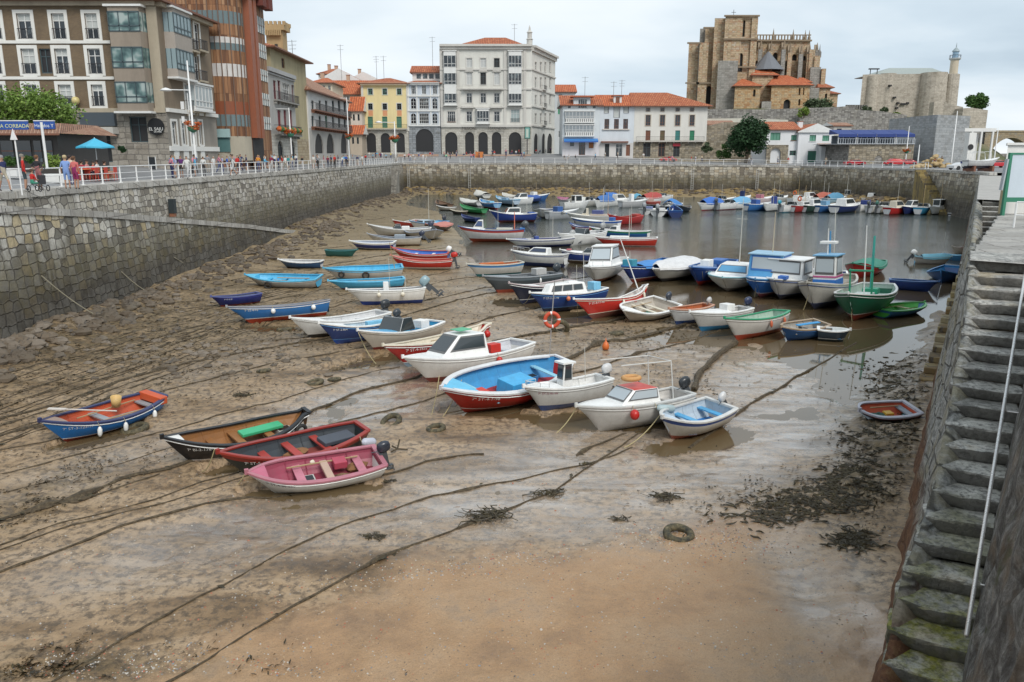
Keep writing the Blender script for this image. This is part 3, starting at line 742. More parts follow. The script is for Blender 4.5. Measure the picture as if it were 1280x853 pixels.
class Boat:
 """hull measured from stern (x=0) to bow (x=L), keel on z=0"""
 def __init__(s,L,B=None,D=None,hb=None,hs=None,tr=.72,rake=.14,full=2.4,wide=.42,zw=None):
  s.L=L;s.B=B or L*.36;s.D=D or min(max(.17*L,.5),1.25);s.hb=.085*L if hb is None else hb;s.hs=.02*L if hs is None else hs
  s.tr=tr;s.rake=rake;s.full=full;s.wide=wide;s.zw=zw or s.D*.33
 def hw(s,t):
  b=s.B/2
  if t<s.wide:
   q=1-t/s.wide;return b*(s.tr+(1-s.tr)*(1-q**2.0))if s.tr>.3 else b*max(s.tr,(1-q**2.3))*1.0
  q=(t-s.wide)/(1-s.wide);return b*max(0.012,(1-q**s.full))
 def zs(s,t):
  z=s.D
  if t<.4:z+=s.hs*(1-t/.4)**2
  else:z+=s.hb*((t-.4)/.6)**1.9
  return z
 def zk(s,t):
  z=.0
  if t>.78:z+=s.D*.5*((t-.78)/.22)**2.2
  if s.tr<=.3 and t<.16:z+=s.D*.35*((.16-t)/.16)**2
  return z
 def pt(s,t,z,side,inset=0):
  """z between keel and sheer"""
  k,g=s.zk(t),s.zs(t);v=min(max((z-k)/(g-k),0),1)
  e=2.6 if t<.5 else 2.6-1.5*((t-.5)/.5)
  prof=(1-(1-v)**e)**(.75 if t<.6 else.75+.35*(t-.6)/.4)
  prof=prof*(.9+.1*v)
  y=max(s.hw(t)*prof-inset,.0 if inset else.008)
  x=t*s.L;
  if t>.5:x-=s.rake*s.L*((t-.5)/.5)**2*(1-v)**1.1
  if s.tr>.3:x+=.05*s.L*(1-v)*max(0,(.15-t)/.15)
  else:x+=.16*s.L*(1-v)**1.2*max(0,(.3-t)/.3)
  return(x,side*y,z)
 TS=[0,.05,.12,.2,.3,.4,.5,.6,.68,.76,.83,.89,.94,.975,1]
def hull_part(b,root,cols,simple=False):
 """cols: topsides, bottom, stripe, band (upper strake) or None"""
 top,bot,stripe,band=[pnt(c,.3,.35)if c else None for c in cols]
 mb=MB();TS=b.TS
 def zl(t):
  k,g=b.zk(t),b.zs(t);zw=max(b.zw,k+.02);
  ls=[k,k+(zw-k)*.3,k+(zw-k)*.65,zw,zw+.035,zw+(g-zw)*.45,zw+(g-zw)*.72,g]
  return ls
 def mf(i,j):
  if j<3:return bot or top
  if j==3:return stripe or top
  if j==6:return band or top
  return top
 for side in(1,-1):
  if b.L>2.6 and band is None:
   mr=MB();mr.tb([(p[0],p[1]+side*.012,p[2])for p in(b.pt(t,b.zs(t)-.13*b.D,side)for t in TS)],.02,stripe or top,4);mr.bd('rubbing_strake',root,world=False)
  rows=[[b.pt(t,z,side)for z in zl(t)]for t in TS]
  mb.grid(rows,top,flip=(side==-1),matf=mf)
 a=[b.pt(0,z,1)for z in zl(0)];c=[b.pt(0,z,-1)for z in zl(0)]
 mb.grid([c,a],top,matf=lambda i,j:mf(i,j))
 mb.grid([[b.pt(t,zl(t)[0],1)for t in TS],[b.pt(t,zl(t)[0],-1)for t in TS]],bot or top)
 o=mb.bd('hull',root,smooth=True,world=False)
 return o
def inner_part(b,root,col,floor_col=None,t1=.97,zf=None,name='inner_hull'):
 mb=MB();m_=pnt(col,.45,.45);fm=pnt(floor_col or col,.6,.6);zf=b.D*.3 if zf is None else zf
 TS=[t for t in b.TS if t<=t1+.001];th=.05
 def zz(t):
  z0=max(zf,b.zk(t)+.05);g=b.zs(t)-.01
  return[z0,z0+(g-z0)*.35,z0+(g-z0)*.7,g]
 for side in(1,-1):
  rows=[[(lambda p:(max(p[0],.06)if t<.01 else p[0],p[1],p[2]))(b.pt(t,z,side,th))for z in zz(t)]for t in TS]
  mb.grid(rows,m_,flip=(side==1))
 rows=[[(max(b.pt(t,zz(t)[0],1,th)[0],.06 if t<.01 else 0),b.pt(t,zz(t)[0],1,th)[1]*q,zz(t)[0])for q in(-1,-.5,0,.5,1)]for t in TS]
 mb.grid(rows,fm,flip=True)
 mb.grid([[(.065,b.pt(0,z,1,th)[1],z)for z in zz(0)],[(.065,b.pt(0,z,-1,th)[1],z)for z in zz(0)]],m_)
 if not any(abs(c-d)>.03 for c,d in zip(col,floor_col or col)):pass
 if b.L>2.6:
  for t in(.22,.38,.54,.7):
   for side in(1,-1):
    pts=[b.pt(t,z,side,th+.012)for z in zz(t)];mb.tb([(p[0],p[1],p[2])for p in pts],.018,m_,4,cap=False)
 return mb.bd(name,root,world=False)
def gunw(b,root,col,w=.1,h=.06,t0=0,t1=1):
 mb=MB();m_=pnt(col,.35,.35);TS=[t for t in b.TS if t0<=t<=t1]
 prof=lambda p,side,z:[(p[0],p[1]+side*.025,z-h*.6),(p[0],p[1]+side*.03,z+h*.3),(p[0],p[1]-side*.01,z+h*.5),(p[0],(p[1]-side*w)if abs(p[1])>w else 0.0,z+h*.5),(p[0],(p[1]-side*w)if abs(p[1])>w else 0.0,z-h*.3)]
 for side in(1,-1):
  rows=[]
  for t in TS:p=b.pt(t,b.zs(t),side);rows.append(prof(p,side,b.zs(t)))
  mb.grid(rows,m_,flip=(side==1))
 g=b.zs(0);p=b.pt(0,g,1)
 if t0==0:mb.box(-.03,w,-p[1],p[1],g-h*.6,g+h*.52,m_)
 if t1==1:
  g=b.zs(1);mb.box(b.L-.05,b.L+.05,-.035,.035,g-.05,g+.09,m_)
 return mb.bd('gunwale',root,world=False)
def deck_part(b,root,col,t0,t1=1.0,camber=.06,drop=.0,name='foredeck'):
 mb=MB();m_=pnt(col,.4,.35);TS=sorted(set([t0]+[t for t in b.TS if t0<t<t1]+[t1]))
 rows=[]
 for t in TS:
  y=b.hw(t)-.03;z=b.zs(t)-drop+.012
  rows.append([(t*b.L,max(y,.005)*q,z+camber*(1-q*q)*b.hw(t)/(b.B/2))for q in(-1,-.6,-.2,.2,.6,1)])
 mb.grid(rows,m_,flip=True)
 if t0>0:
  y=b.hw(t0)-.04;z=b.zs(t0)-drop+.012;n=6
  top=rows[0];zl=z-b.D*.35;yi=b.pt(t0,zl,1,.07)[1];bot_=[(p[0]-.03,yi*q,zl)for p,q in zip(top,(-1,-.6,-.2,.2,.6,1))];mb.grid([bot_,top],m_)
 if t1<1:
  top=rows[-1];zl=b.zs(t1)-b.D*.3;yi=b.pt(t1,zl,1,.07)[1];bot_=[(p[0],yi*q,zl)for p,q in zip(top,(-1,-.6,-.2,.2,.6,1))];mb.grid([top,bot_],m_)
 return mb.bd(name,root,world=False,smooth=False)
def thwart(b,root,t,col,w=.22,zf=.72,name='seat'):
 mb=MB();z=b.D*zf;y=b.pt(t,z,1,.05)[1];mb.box(t*b.L-w/2,t*b.L+w/2,-y,y,z-.03,z+.015,pnt(col,.5,.5));return mb.bd(name,root,world=False)
def frus(root,x0,x1,y0,y1,z0,h,rf,rb,tw,mat,name='cabin',bevel=.05,roofm=None,roof_th=.0,over=.0):
 """cabin shell: aft x0, fore x1, base half widths y0 (aft) y1 (fore); rf, rb rake of front and back; tw top width factor. returns corner table"""
 b4=[V3((x0,-y0,z0)),V3((x1,-y1,z0)),V3((x1,y1,z0)),V3((x0,y0,z0))]
 t4=[V3((x0+rb,-y0*tw,z0+h)),V3((x1-rf,-y1*tw,z0+h)),V3((x1-rf,y1*tw,z0+h)),V3((x0+rb,y0*tw,z0+h))]
 mb=MB();b_=len(mb.v);mb.v=[tuple(p)for p in b4+t4]
 for f in((0,1,5,4),(1,2,6,5),(2,3,7,6),(3,0,4,7)):mb.f.append(f);mb.m.append(mb.mi(mat));mb.uv.append(None)
 mb.f.append((4,5,6,7));mb.m.append(mb.mi(roofm or mat));mb.uv.append(None)
 mb.f.append((3,2,1,0));mb.m.append(mb.mi(mat));mb.uv.append(None)
 o=mb.bd(name,root,world=False,bevel=bevel,smooth=False)
 if over:
  mb=MB();rr=[t4[0]+V3((-over,-over,0)),t4[1]+V3((over,-over,0)),t4[2]+V3((over,over,0)),t4[3]+V3((-over,over,0))]
  rows=[[p+V3((0,0,.01))for p in rr],[p+V3((0,0,.07))for p in rr]]
  mb.grid(rows,roofm or mat,closed=True);mb.fc(rows[1],roofm or mat);mb.fc(rows[0][::-1],roofm or mat)
  mb.bd('cabin_roof',o,world=False,bevel=.02)
 return o,b4,t4
def win_on(o,b4,t4,fc,u0,u1,v0,v1,mat,fr=None,name='window'):
 i,j={'left':(2,3),'right':(0,1),'front':(1,2),'back':(3,0)}[fc]
 A,B_,Cc,D_=b4[i],b4[j],t4[j],t4[i]
 def pp(u,v):return A.lerp(B_,u).lerp(D_.lerp(Cc,u),v)
 n=(B_-A).cross(D_-A).normalized()
 def rect(u0,u1,v0,v1,off,m_,mb):
  ps=[pp(u0,v0),pp(u1,v0),pp(u1,v1),pp(u0,v1)]
  rows=[[p-n*.01 for p in ps],[p+n*off for p in ps]];mb.grid(rows,m_,closed=True);mb.fc(rows[1],m_)
 mb=MB()
 if fr:rect(u0-.03,u1+.03,v0-.07,v1+.07,.022,fr,mb)
 rect(u0,u1,v0,v1,.03,mat,mb)
 return mb.bd(name,o,world=False)
def outboard(root,x,y,z,col,sc=1.0,tilt=35,two=True):
 key=(tuple(col),round(sc,2))
 if key not in outb_cache:
  m1=pnt(col,.25,.2);mb=MB()
  prof=[(.0,-.01),(.13,0),(.165,.06),(.17,.2),(.15,.31),(.09,.37),(.0,.385)]
  rows=[]
  for r,zz in prof:rows.append([V3((r*1.5*math.cos(a)*sc-(.03*sc),r*.85*math.sin(a)*sc,(zz+.02)*sc))for a in[2*math.pi*k/14 for k in range(14)]])
  mb.grid(rows,m1,closed=True)
  cow=mb
  m2=pnt(DGRY,.35,.3);lg=MB()
  lg.box(-.1*sc,.05*sc,-.055*sc,.055*sc,-.62*sc,.03*sc,m2);lg.box(-.22*sc,.12*sc,-.05*sc,.05*sc,-.66*sc,-.62*sc,m2)
  lg.tb([(.14*sc,0,-.76*sc),(.05*sc,0,-.77*sc),(-.14*sc,0,-.77*sc),(-.2*sc,0,-.77*sc)],[.01*sc,.05*sc,.055*sc,.03*sc],m2,8)
  lg.fc([(-.02*sc,.006,-.78*sc),(-.12*sc,.006,-.78*sc),(-.1*sc,.006,-.93*sc),(-.05*sc,.006,-.93*sc)],m2)
  lg.box(-.03*sc,.03*sc,-.04*sc,.04*sc,-.75*sc,-.6*sc,m2)
  lg.box(.05*sc,.19*sc,-.11*sc,.11*sc,-.3*sc,.0,m2);lg.tb([(.1*sc,.02,.08*sc),(.45*sc,.1*sc,.18*sc)],.018*sc,m2,6)
  for a in(0,2.09,4.19):
   T=Matrix.Translation((-.22*sc,0,-.77*sc))@Matrix.Rotation(a,4,'X')@Matrix.Rotation(.5,4,'Z');lg.box(-.01*sc,.01*sc,-.03*sc,.03*sc,.02*sc,.12*sc,m2,T)
  outb_cache[key]=(cow,lg)
 cow,lg=outb_cache[key]
 o=lg.bd('outboard_motor',root,world=False,bevel=.012*sc)
 if not isinstance(cow,bpy.types.Mesh):
  c=cow.bd('cowling',o,world=False,smooth=True);outb_cache[key]=(c.data,lg)
 else:
  c=bpy.data.objects.new('cowling',cow);C.objects.link(c);c.parent=o
 o.location=(x-.12*sc,y,z+.12*sc);o.rotation_euler=(0,R(tilt),0)
 return o
def fnd(root,b,t,side,col,L=.34,r=.07,z=None,tilt=0):
 p=b.pt(t,b.zs(t)*.75,side);zt=b.zs(t)+.04;z_=(z if z is not None else b.zs(t)-.1);mb=MB();m_=pnt(col,.4,.4)
 x,y=p[0],b.pt(t,b.zs(t),side)[1]+side*(r+.02)
 mb.lt([(.01,-L),(r*.6,-L+.03),(r,-L+.1),(r,-.1),(r*.6,-.03),(.015,0)],m_,10,Matrix.Translation((x,y,z_))@Matrix.Rotation(tilt,4,'Y'))
 mb.tb([(x,y,z_),(x,y-side*.1,zt)],.012,rope_m,4);return mb.bd('fender',root,world=False,smooth=True)
def ball(root,b,t,side,col,r=.13):
 y=b.pt(t,b.zs(t),side)[1]+side*(r+.01);mb=MB();z_=b.zs(t)-.22;mb.blob((t*b.L,y,z_),(r,r,r*1.1),pnt(col,.3,.2),12,8);mb.tb([(t*b.L,y,z_),(t*b.L,y-side*.1,b.zs(t)+.05)],.012,rope_m,4)
 return mb.bd('ball_fender',root,world=False,smooth=True)
def tyre_fender(root,b,t,side,r=.2):
 y=b.pt(t,b.zs(t),side)[1]+side*.07;mb=MB();mb.torus(r,.06,pnt((.02,.02,.02),.7,.5),Matrix.Translation((t*b.L,y,b.zs(t)-.3))@Matrix.Rotation(R(90),4,'X'),18,8)
 return mb.bd('tyre_fender',root,world=False,smooth=True)
def mast_part(root,x,z,h,col=(.6,.58,.52),r=.03,lean=0,cross=None,name='mast',y=0):
 mb=MB();m_=pnt(col,.5,.4);mb.tb([(x,y,z),(x+lean,y,z+h)],[r,r*.6],m_,6)
 if cross:mb.tb([(x+lean*.7,y-cross,z+h*.7),(x+lean*.7,y+cross,z+h*.7)],r*.5,m_,5)
 return mb.bd(name,root,world=False)
def pulpit(root,b,t0=.72,h=.35,col=(.65,.65,.65)):
 mb=MB();m_=pnt(col,.25,.2,metallic=.6);pl=[]
 for t in(t0,.86,.97):pl.append(V3((t*b.L,-b.hw(t)+.05,b.zs(t)+h)))
 full=pl+[V3((p.x,-p.y,p.z))for p in reversed(pl)]
 mb.tb(full,.014,m_,5)
 for p in full:mb.tb([p,(p.x,p.y,p.z-h)],.011,m_,4)
 return mb.bd('bow_rail',root,world=False)
def covr(b,root,col,t0,t1,h,name='cover',ridge=True):
 mb=MB();m_=pnt(col,.6,.45);rows=[];n=9;sd=random.uniform(0,99)
 for i in range(n+1):
  t=t0+(t1-t0)*i/n;y=b.hw(t)+.03;z=b.zs(t);hh=h*math.sin(math.pi*min(max(.12+.76*i/n,0),1))**.6
  row=[]
  for q in(-1.0,-.98,-.65,-.3,0,.3,.65,.98,1.0):
   zz=z+hh*(1-abs(q)**1.6)-(.12 if abs(q)==1.0 else 0)
   zz+=(float(vnoise(np.array(t*b.L*1.9+sd),np.array(q*2.1+sd)))-.5)*.16*(1-abs(q)*.6)
   row.append((t*b.L,y*q*(1.03 if abs(q)==1.0 else 1),zz))
  rows.append(row)
 mb.grid(rows,m_,flip=True);return mb.bd(name,root,world=False,smooth=True)
def name_text(b,root,s,side,col,t=.8,size=.13,zf=.72):
 """registration painted near the bow"""
 tc=bpy.data.curves.new('registration','FONT');tc.body=s;tc.size=size;tc.align_x='CENTER';tc.align_y='CENTER';tc.extrude=.0;tc.resolution_u=2
 tmp=bpy.data.objects.new('t',tc);C.objects.link(tmp);bpy.context.view_layer.update()
 me=bpy.data.meshes.new_from_object(tmp.evaluated_get(bpy.context.evaluated_depsgraph_get()));bpy.data.objects.remove(tmp);bpy.data.curves.remove(tc)
 z0=b.zw+(b.zs(t)-b.zw)*zf
 for v in me.vertices:
  dx,dz=v.co.x,v.co.y
  tt=t+(-side*dx)/b.L if side==1 else t+dx/b.L
  tt=t-dx/b.L if side==1 else t+dx/b.L
  p=b.pt(tt,min(z0+dz,b.zs(tt)-.02),side);v.co=(p[0],p[1]+side*.012,p[2])
 me.materials.clear();me.materials.append(pnt(col,.5,.1));me.name='registration'
 o=bpy.data.objects.new('registration',me);C.objects.link(o);o.parent=root;return o
BOATS=[]
def clutter(b,root,seed):
 rg=random.Random(seed);zf=b.D*.34
 for k in range(rg.randint(3,5)):
  t=rg.uniform(.12,.7);y=rg.uniform(-.4,.4)*b.hw(t);x=t*b.L;c=rg.choice(['coil','crate','can','oar','net','coil']);mb=MB()
  if c=='coil':
   for j in range(3):mb.torus(.17-.03*j,.02,pnt(rg.choice([(.1,.25,.3),(.45,.38,.2),(.05,.2,.4),(.4,.1,.05)]),.8,.3),Matrix.Translation((x,y,zf+.03+.035*j)),14,5)
   mb.bd('rope_coil',root,world=False)
  elif c=='rod':mb.tb([(x,y,zf),(x-.1,y,b.D+rg.uniform(.7,1.8))],[.018,.008],pnt((.1,.1,.1),.5,.2),4);mb.bd('fishing_rod',root,world=False)
  elif c=='crate':m_=pnt(rg.choice([(.04,.2,.45),(.5,.08,.04),(.5,.5,.46),(.06,.3,.2)]),.5,.4);mb.box(x-.22,x+.22,y-.15,y+.15,zf,zf+.22,m_);mb.box(x-.19,x+.19,y-.12,y+.12,zf+.221,zf+.225,blk);mb.bd('fish_crate',root,world=False,bevel=.01)
  elif c=='can':mb.lt([(.01,0),(.11,0),(.12,.2),(.08,.27),(.01,.28)],pnt(rg.choice([(.5,.04,.02),(.6,.6,.55),(.6,.3,.05)]),.4,.3),10,Matrix.Translation((x,y,zf)));mb.bd('jerrycan',root,world=False,smooth=True)
  elif c=='oar':x0=.15*b.L;s=rg.choice((-1,1))*.55*b.hw(.4);mb.tb([(x0,s,b.D*.85),(x0+min(2.2,b.L*.55),s*.8,b.D*.92)],.022,pnt((.4,.28,.15),.6,.3),5);mb.bd('oar',root,world=False)
  else:mb.blob((x,y,zf+.06),(.34,.2,.1),pnt(rg.choice([(.05,.12,.1),(.25,.12,.05),(.1,.1,.12)]),.9,.5),9,5,.3);mb.bd('net_heap',root,world=False)
def boat(short,label,bow,stern,hull=WHT,bottom=None,stripe=None,band=None,rim=WHT,inside=None,floor=None,kind='open',tr=.72,B=None,D=None,roll=0,pitch=0,afloat=False,hb=None,hs=None,rake=.14,full=2.4,seats=(.3,.55),seatc=None,fd=None,fdc=None,motor=None,motor_tilt=40,msc=1.0,text=None,textc=None,side=1,bk=.36,lift=0,name='rowing_boat',cat='boat',extra=None,group=None,wide=.42,ads=None,Dk=None,L_=None,msy=0,zf=None):
 z_b=z_s=.8
 gz=0
 for it in range(5):
  pb,ps=P(bow[0],bow[1],z_b),P(stern[0],stern[1],z_s)
  L=math.hypot(pb.x-ps.x,pb.y-ps.y);Lm=L_ or 6.6
  if L>Lm:ps=pb+(ps-pb)*(Lm/L);L=Lm
  mid=(pb+ps)/2
  b=Boat(L,B or L*bk,D or(L*Dk if Dk else None),hb,hs,tr,rake,full,wide)
  gz=(-.3*b.D if afloat else max(Gm(mid.x,mid.y)-.09,-.06))+lift
  pz=math.tan(R(pitch))*L
  z_b=gz+b.zs(1)+max(pz,0);z_s=gz+b.zs(0)+max(-pz,0)
 hd=math.atan2(pb.y-ps.y,pb.x-ps.x)
 root=thing(name,(ps.x,ps.y,gz+max(-pz,0)),label,cat,group,(R(roll),-R(pitch)if pitch else 0,hd))
 if pitch:root.rotation_mode='XYZ'
 BOATS.append((short,bow,stern,root,b))
 root['L']=round(L,2)
 hull_part(b,root,(hull,bottom,stripe,band))
 inside=inside or hull
 if kind!='solid':inner_part(b,root,inside,floor,zf=zf)
 gunw(b,root,rim)
 if fd:deck_part(b,root,fdc or inside,fd)
 for sx in seats:thwart(b,root,sx,seatc or inside)
 if motor:outboard(root,0,msy,b.zs(0),motor,msc*min(max(L/4.6,.7),1.25),motor_tilt)
 if text:name_text(b,root,text,side,textc or WHT,t=.80 if L>3 else.72,size=.05*L**.7*1.0)
 if extra:extra(b,root)
 if P(*bow).y<95:clutter(b,root,len(BOATS))
 return root,b
def cuddy(x0=.42,x1=.78,h=.62,col=WHT,roofc=None,glass=None,deckc=None,wins=True,over=0,rf=.45,rb=.05,tw=.8,hwf=.78,aft=True,base=.0,fdt=None):
 def f(b,root):
  deck_part(b,root,deckc or col,fdt or x0,1)
  y0,y1=b.hw(x0)*hwf,b.hw(x1)*hwf;z0=min(b.zs(x0),b.zs(x1))-.02+base
  H=h*min(max(b.L/5.2,.75),1.25)
  o,b4,t4=frus(root,x0*b.L,x1*b.L,y0,max(y1,.18),z0,H,rf*H*1.6,rb,tw,pnt(col,.3,.3),roofm=pnt(roofc,.35,.4)if roofc else None,over=over)
  g=glass or glsm
  if wins:
   fr=pnt((.12,.12,.12),.4,.1)
   win_on(o,b4,t4,'front',.08,.92,.38,.9,g,fr);win_on(o,b4,t4,'left',.12,.9,.42,.88,g,fr);win_on(o,b4,t4,'right',.1,.88,.42,.88,g,fr)
 return f
def portcabin(x0=.35,x1=.8,h=.5,col=WHT,n=3):
 def f(b,root):
  deck_part(b,root,col,x0,1)
  y0,y1=b.hw(x0)*.78,b.hw(x1)*.7;z0=b.zs(x0)-.02;H=h*min(max(b.L/5.2,.75),1.2)
  o,b4,t4=frus(root,x0*b.L,x1*b.L,y0,y1,z0,H,.35,.1,.8,pnt(col,.35,.4),bevel=.09)
  fr=pnt((.1,.1,.1),.4,.1)
  for s in('left','right'):
   for i in range(n):u=.1+.85*i/n;win_on(o,b4,t4,s,u,u+.6/n,.4,.8,glsm,fr,'porthole')
  mb=MB();mb.box((x0+.08)*b.L,(x0+.2)*b.L,-.25,.25,z0+H-.02,z0+H+.06,pnt(col,.4,.4));mb.bd('hatch',o,world=False,bevel=.02)
 return f
def whs(x=.5,ln=.2,h=1.5,w=.34,col=WHT,low=None,roofc=None,frame=None,glassm=None,band=None):
 def f(b,root):
  z0=b.D*.75;H=h;mt=pnt(col,.3,.3)
  o,b4,t4=frus(root,x*b.L,(x+ln)*b.L,w*b.B,w*b.B*.95,z0,H,.12,.0,.94,mt,bevel=.03,roofm=pnt(roofc or col,.4,.3),over=.1,name='wheelhouse')
  fr=pnt(frame or(.1,.1,.1),.4,.2);g=glassm or pale_glass
  win_on(o,b4,t4,'front',.1,.9,.52,.92,g,fr);win_on(o,b4,t4,'left',.15,.85,.5,.92,g,fr);win_on(o,b4,t4,'right',.15,.85,.5,.92,g,fr)
  win_on(o,b4,t4,'back',.15,.85,.5,.92,glsm,fr)
  if low:
   for s in('front','left','right','back'):win_on(o,b4,t4,s,.0,1,.0,.3,pnt(low,.35,.3),None,'painted_band')
  if band:
   for s in('front','left','right','back'):win_on(o,b4,t4,s,.0,1,.36,.41,pnt(band,.35,.3),None,'painted_band')
 return f
def scr(x=.52,h=.4,w=.8,mat=None,side=True):
 def f(b,root):
  z0=b.zs(x)+.02;y=b.hw(x)*w;X=x*b.L;mb=MB();m_=mat or glsm;fr=chrome
  f0=[V3((X,-y,z0)),V3((X,y,z0)),V3((X-.3,y*.9,z0+h)),V3((X-.3,-y*.9,z0+h))]
  mb.grid([[p+V3((0,0,0))for p in f0],[p+V3((.02,0,0))for p in f0]],m_,closed=True);mb.fc(f0,m_);mb.fc([p+V3((.02,0,0))for p in f0],m_)
  for s in(1,-1):
   a=[V3((X,s*y,z0)),V3((X-.9,s*y,z0)),V3((X-.75,s*y*.95,z0+h)),V3((X-.3,s*y*.9,z0+h))]
   if side:mb.fc(a,m_);mb.fc([p+V3((0,s*.012,0))for p in a],m_)
   mb.tb([a[0],a[3]],.016,fr,5);
   if side:mb.tb([a[3],a[2],a[1]],.016,fr,5)
  mb.tb([f0[2],f0[3]],.016,fr,5);mb.bd('windscreen',root,world=False)
 return f
def mlt(*fs):
 def f(b,root):
  for g in fs:g(b,root)
 return f
def X(fn,*a,**k):return lambda b,root:fn(b,root,*a,**k)
def XR(fn,*a,**k):return lambda b,root:fn(root,b,*a,**k)
def mst(x,z,h,**k):return lambda b,root:mast_part(root,x*b.L,b.D*z,h,**k)
def bxn(x,y,z,sx,sy,sz,col,name='locker'):
 def f(b,root):
  mb=MB();mb.box(x*b.L-sx/2,x*b.L+sx/2,y-sy/2,y+sy/2,z*b.D,z*b.D+sz,pnt(col,.45,.4));mb.bd(name,root,world=False,bevel=.02)
 return f
G1='boats aground on the mud';G2='boats packed in the middle of the harbour';G3='boats moored in a row below the far wall';G4='small craft by the right wall'
def bb(*a,**k):
 k.setdefault('group',G1);return boat(*a,**k)
LWH=(.78,.77,.73)
bb('the blue rowboat','bright blue rowing boat with orange inside, alone at the far left on the mud',(46,525),(197,491),(.02,.2,.58),DRED,WHT,None,(.03,.04,.12),(.55,.09,.03),(.3,.3,.3),roll=-7,text='7ª ST-3-123-97',side=1,tr=.5,hb=.42,seats=(.12,.5),seatc=(.3,.32,.34),fd=.84,fdc=(.35,.25,.2),D=.6,bk=.36,extra=mlt(XR(fnd,.68,1,WHT),XR(fnd,.48,1,WHT),XR(fnd,.2,1,WHT),bxn(.06,0,.8,.3,1.0,.25,(.6,.1,.03),'stern_bench')))
bb('the black wooden boat','long black varnished-inside rowing boat with green net, above the pink dinghy',(199,544),(381,511),BLK,(.22,.09,.05),WHT,None,BLK,(.3,.13,.04),(.16,.07,.03),tr=.28,roll=-9,text='7ª BI-2-178-97',hb=.5,hs=.25,seats=(.3,.5,.66),fd=.88,fdc=LWH,D=.62,bk=.33,extra=mlt(XR(tyre_fender,.62,1,.13),XR(tyre_fender,.1,1,.16),XR(tyre_fender,.35,1,.13),bxn(.33,-.15,.78,1.3,.35,.1,(.05,.42,.2),'net')))
bb('the black and red boat','black rowing boat with red rails and three cream fenders, touching the pink dinghy',(269,563),(451,531),(.015,.025,.025),(.32,.03,.02),None,(.28,.03,.02),(.3,.03,.02),(.04,.05,.06),(.25,.05,.04),tr=.5,roll=-8,text='7ª ST-5-1785',hb=.42,seats=(.3,.5,.68),seatc=(.4,.05,.04),D=.6,bk=.34,extra=mlt(XR(fnd,.52,1,CREAM,L=.6,r=.11,tilt=1.35),XR(fnd,.3,1,CREAM,L=.6,r=.11,tilt=1.35),XR(fnd,.1,1,(.5,.52,.6),L=.5,r=.12,tilt=1.35),bxn(.2,0,.75,1.0,.5,.12,(.06,.07,.09),'fishing_gear')))
bb('the pink dinghy','white dinghy with pink inside and hooded black outboard, nearest boat on the mud',(307,588),(474,567),LWH,None,None,None,(.45,.17,.21),(.33,.06,.1),(.24,.03,.055),tr=.8,roll=-9,hb=.22,seats=(.16,.62),seatc=(.55,.2,.26),fd=.86,fdc=(.52,.13,.2),motor=(.03,.035,.05),motor_tilt=12,D=.58,bk=.42,full=3.2,text='7ª ST-4-86-880',textc=(.05,.05,.08),extra=mlt(bxn(.42,.05,.75,.2,1.0,.09,(.5,.34,.26),'plank'),bxn(.3,-.3,.6,.35,.35,.2,(.45,.06,.1),'locker')))
bb('the white cuddy boat','white cabin boat with green roof hatch, between two red boats',(505,447),(655,426),LWH,(.2,.04,.03),None,None,WHT,(.6,.62,.66),roll=4,tr=.75,D=.95,bk=.38,seats=(.1,),hb=.3,full=3.0,motor=None,extra=mlt(cuddy(.42,.8,.8,WHT,glass=glsm,rf=.75,hwf=.86),bxn(.3,.2,.9,.5,.45,.35,(.6,.03,.02),'fuel_box'),XR(ball,.38,1,RED),bxn(.54,.05,2.02,.6,.65,.04,(.1,.45,.25),'roof_hatch')))
bb('the long red boat','long red open boat with cream rail, leaning behind the white cuddy boat',(481,432),(611,404),(.4,.02,.015),(.25,.36,.46),WHT,None,CREAM,CREAM,roll=5,tr=.3,D=.9,bk=.3,hb=.3,hs=.25,seats=(.3,.5),motor=None,text='7ª ST-4-1652',extra=mlt(XR(ball,.12,1,RED,.15),XR(ball,.45,1,RED,.16),XR(fnd,.25,1,CREAM)))
bb('the screened boat','small launch with light blue foredeck and tall tinted windscreen, by the long red boat',(448,413),(545,401),(.55,.5,.42),DRED,None,None,WHT,LBLUE,roll=3,tr=.75,D=.75,bk=.38,seats=(.2,),fd=.62,fdc=(.12,.42,.68),extra=mlt(scr(.62,.55,.9),bxn(.2,0,.9,.5,.6,.35,WHT,'canvas_bundle')))
bb('the navy and white boat','navy hulled open boat with pale blue-white inside, left of the screened launch',(399,404),(496,398),(.02,.045,.16),(.02,.07,.3),(.1,.25,.5),None,WHT,(.5,.62,.7),roll=3,tr=.7,D=.8,bk=.38,seats=(.25,.5),fd=.72,fdc=WHT,text='7ª ST-2-804',motor=(.04,.05,.06),motor_tilt=30,extra=bxn(.3,.1,.9,.9,.3,.2,SKY,'gear_box'))
bb('the plain white boat','plain white open boat with black outboard, left of the navy and white boat',(363,397),(480,389),LWH,BLK,None,None,WHT,(.62,.63,.64),roll=3,tr=.8,D=.75,bk=.38,seats=(.22,.45),fd=.7,fdc=WHT,motor=(.03,.035,.04),motor_tilt=10)
bb('the blue and red skiff','blue rowing boat with red bottom and two white fenders, below the light blue boat',(284,387),(411,378),(.03,.16,.42),(.42,.05,.02),WHT,None,(.3,.3,.32),(.1,.3,.5),roll=8,tr=.5,D=.8,bk=.32,hb=.2,seats=(.3,.6),text='7ª ST-4-92',extra=mlt(XR(ball,.6,1,WHT,.12),XR(ball,.2,1,WHT,.12)))
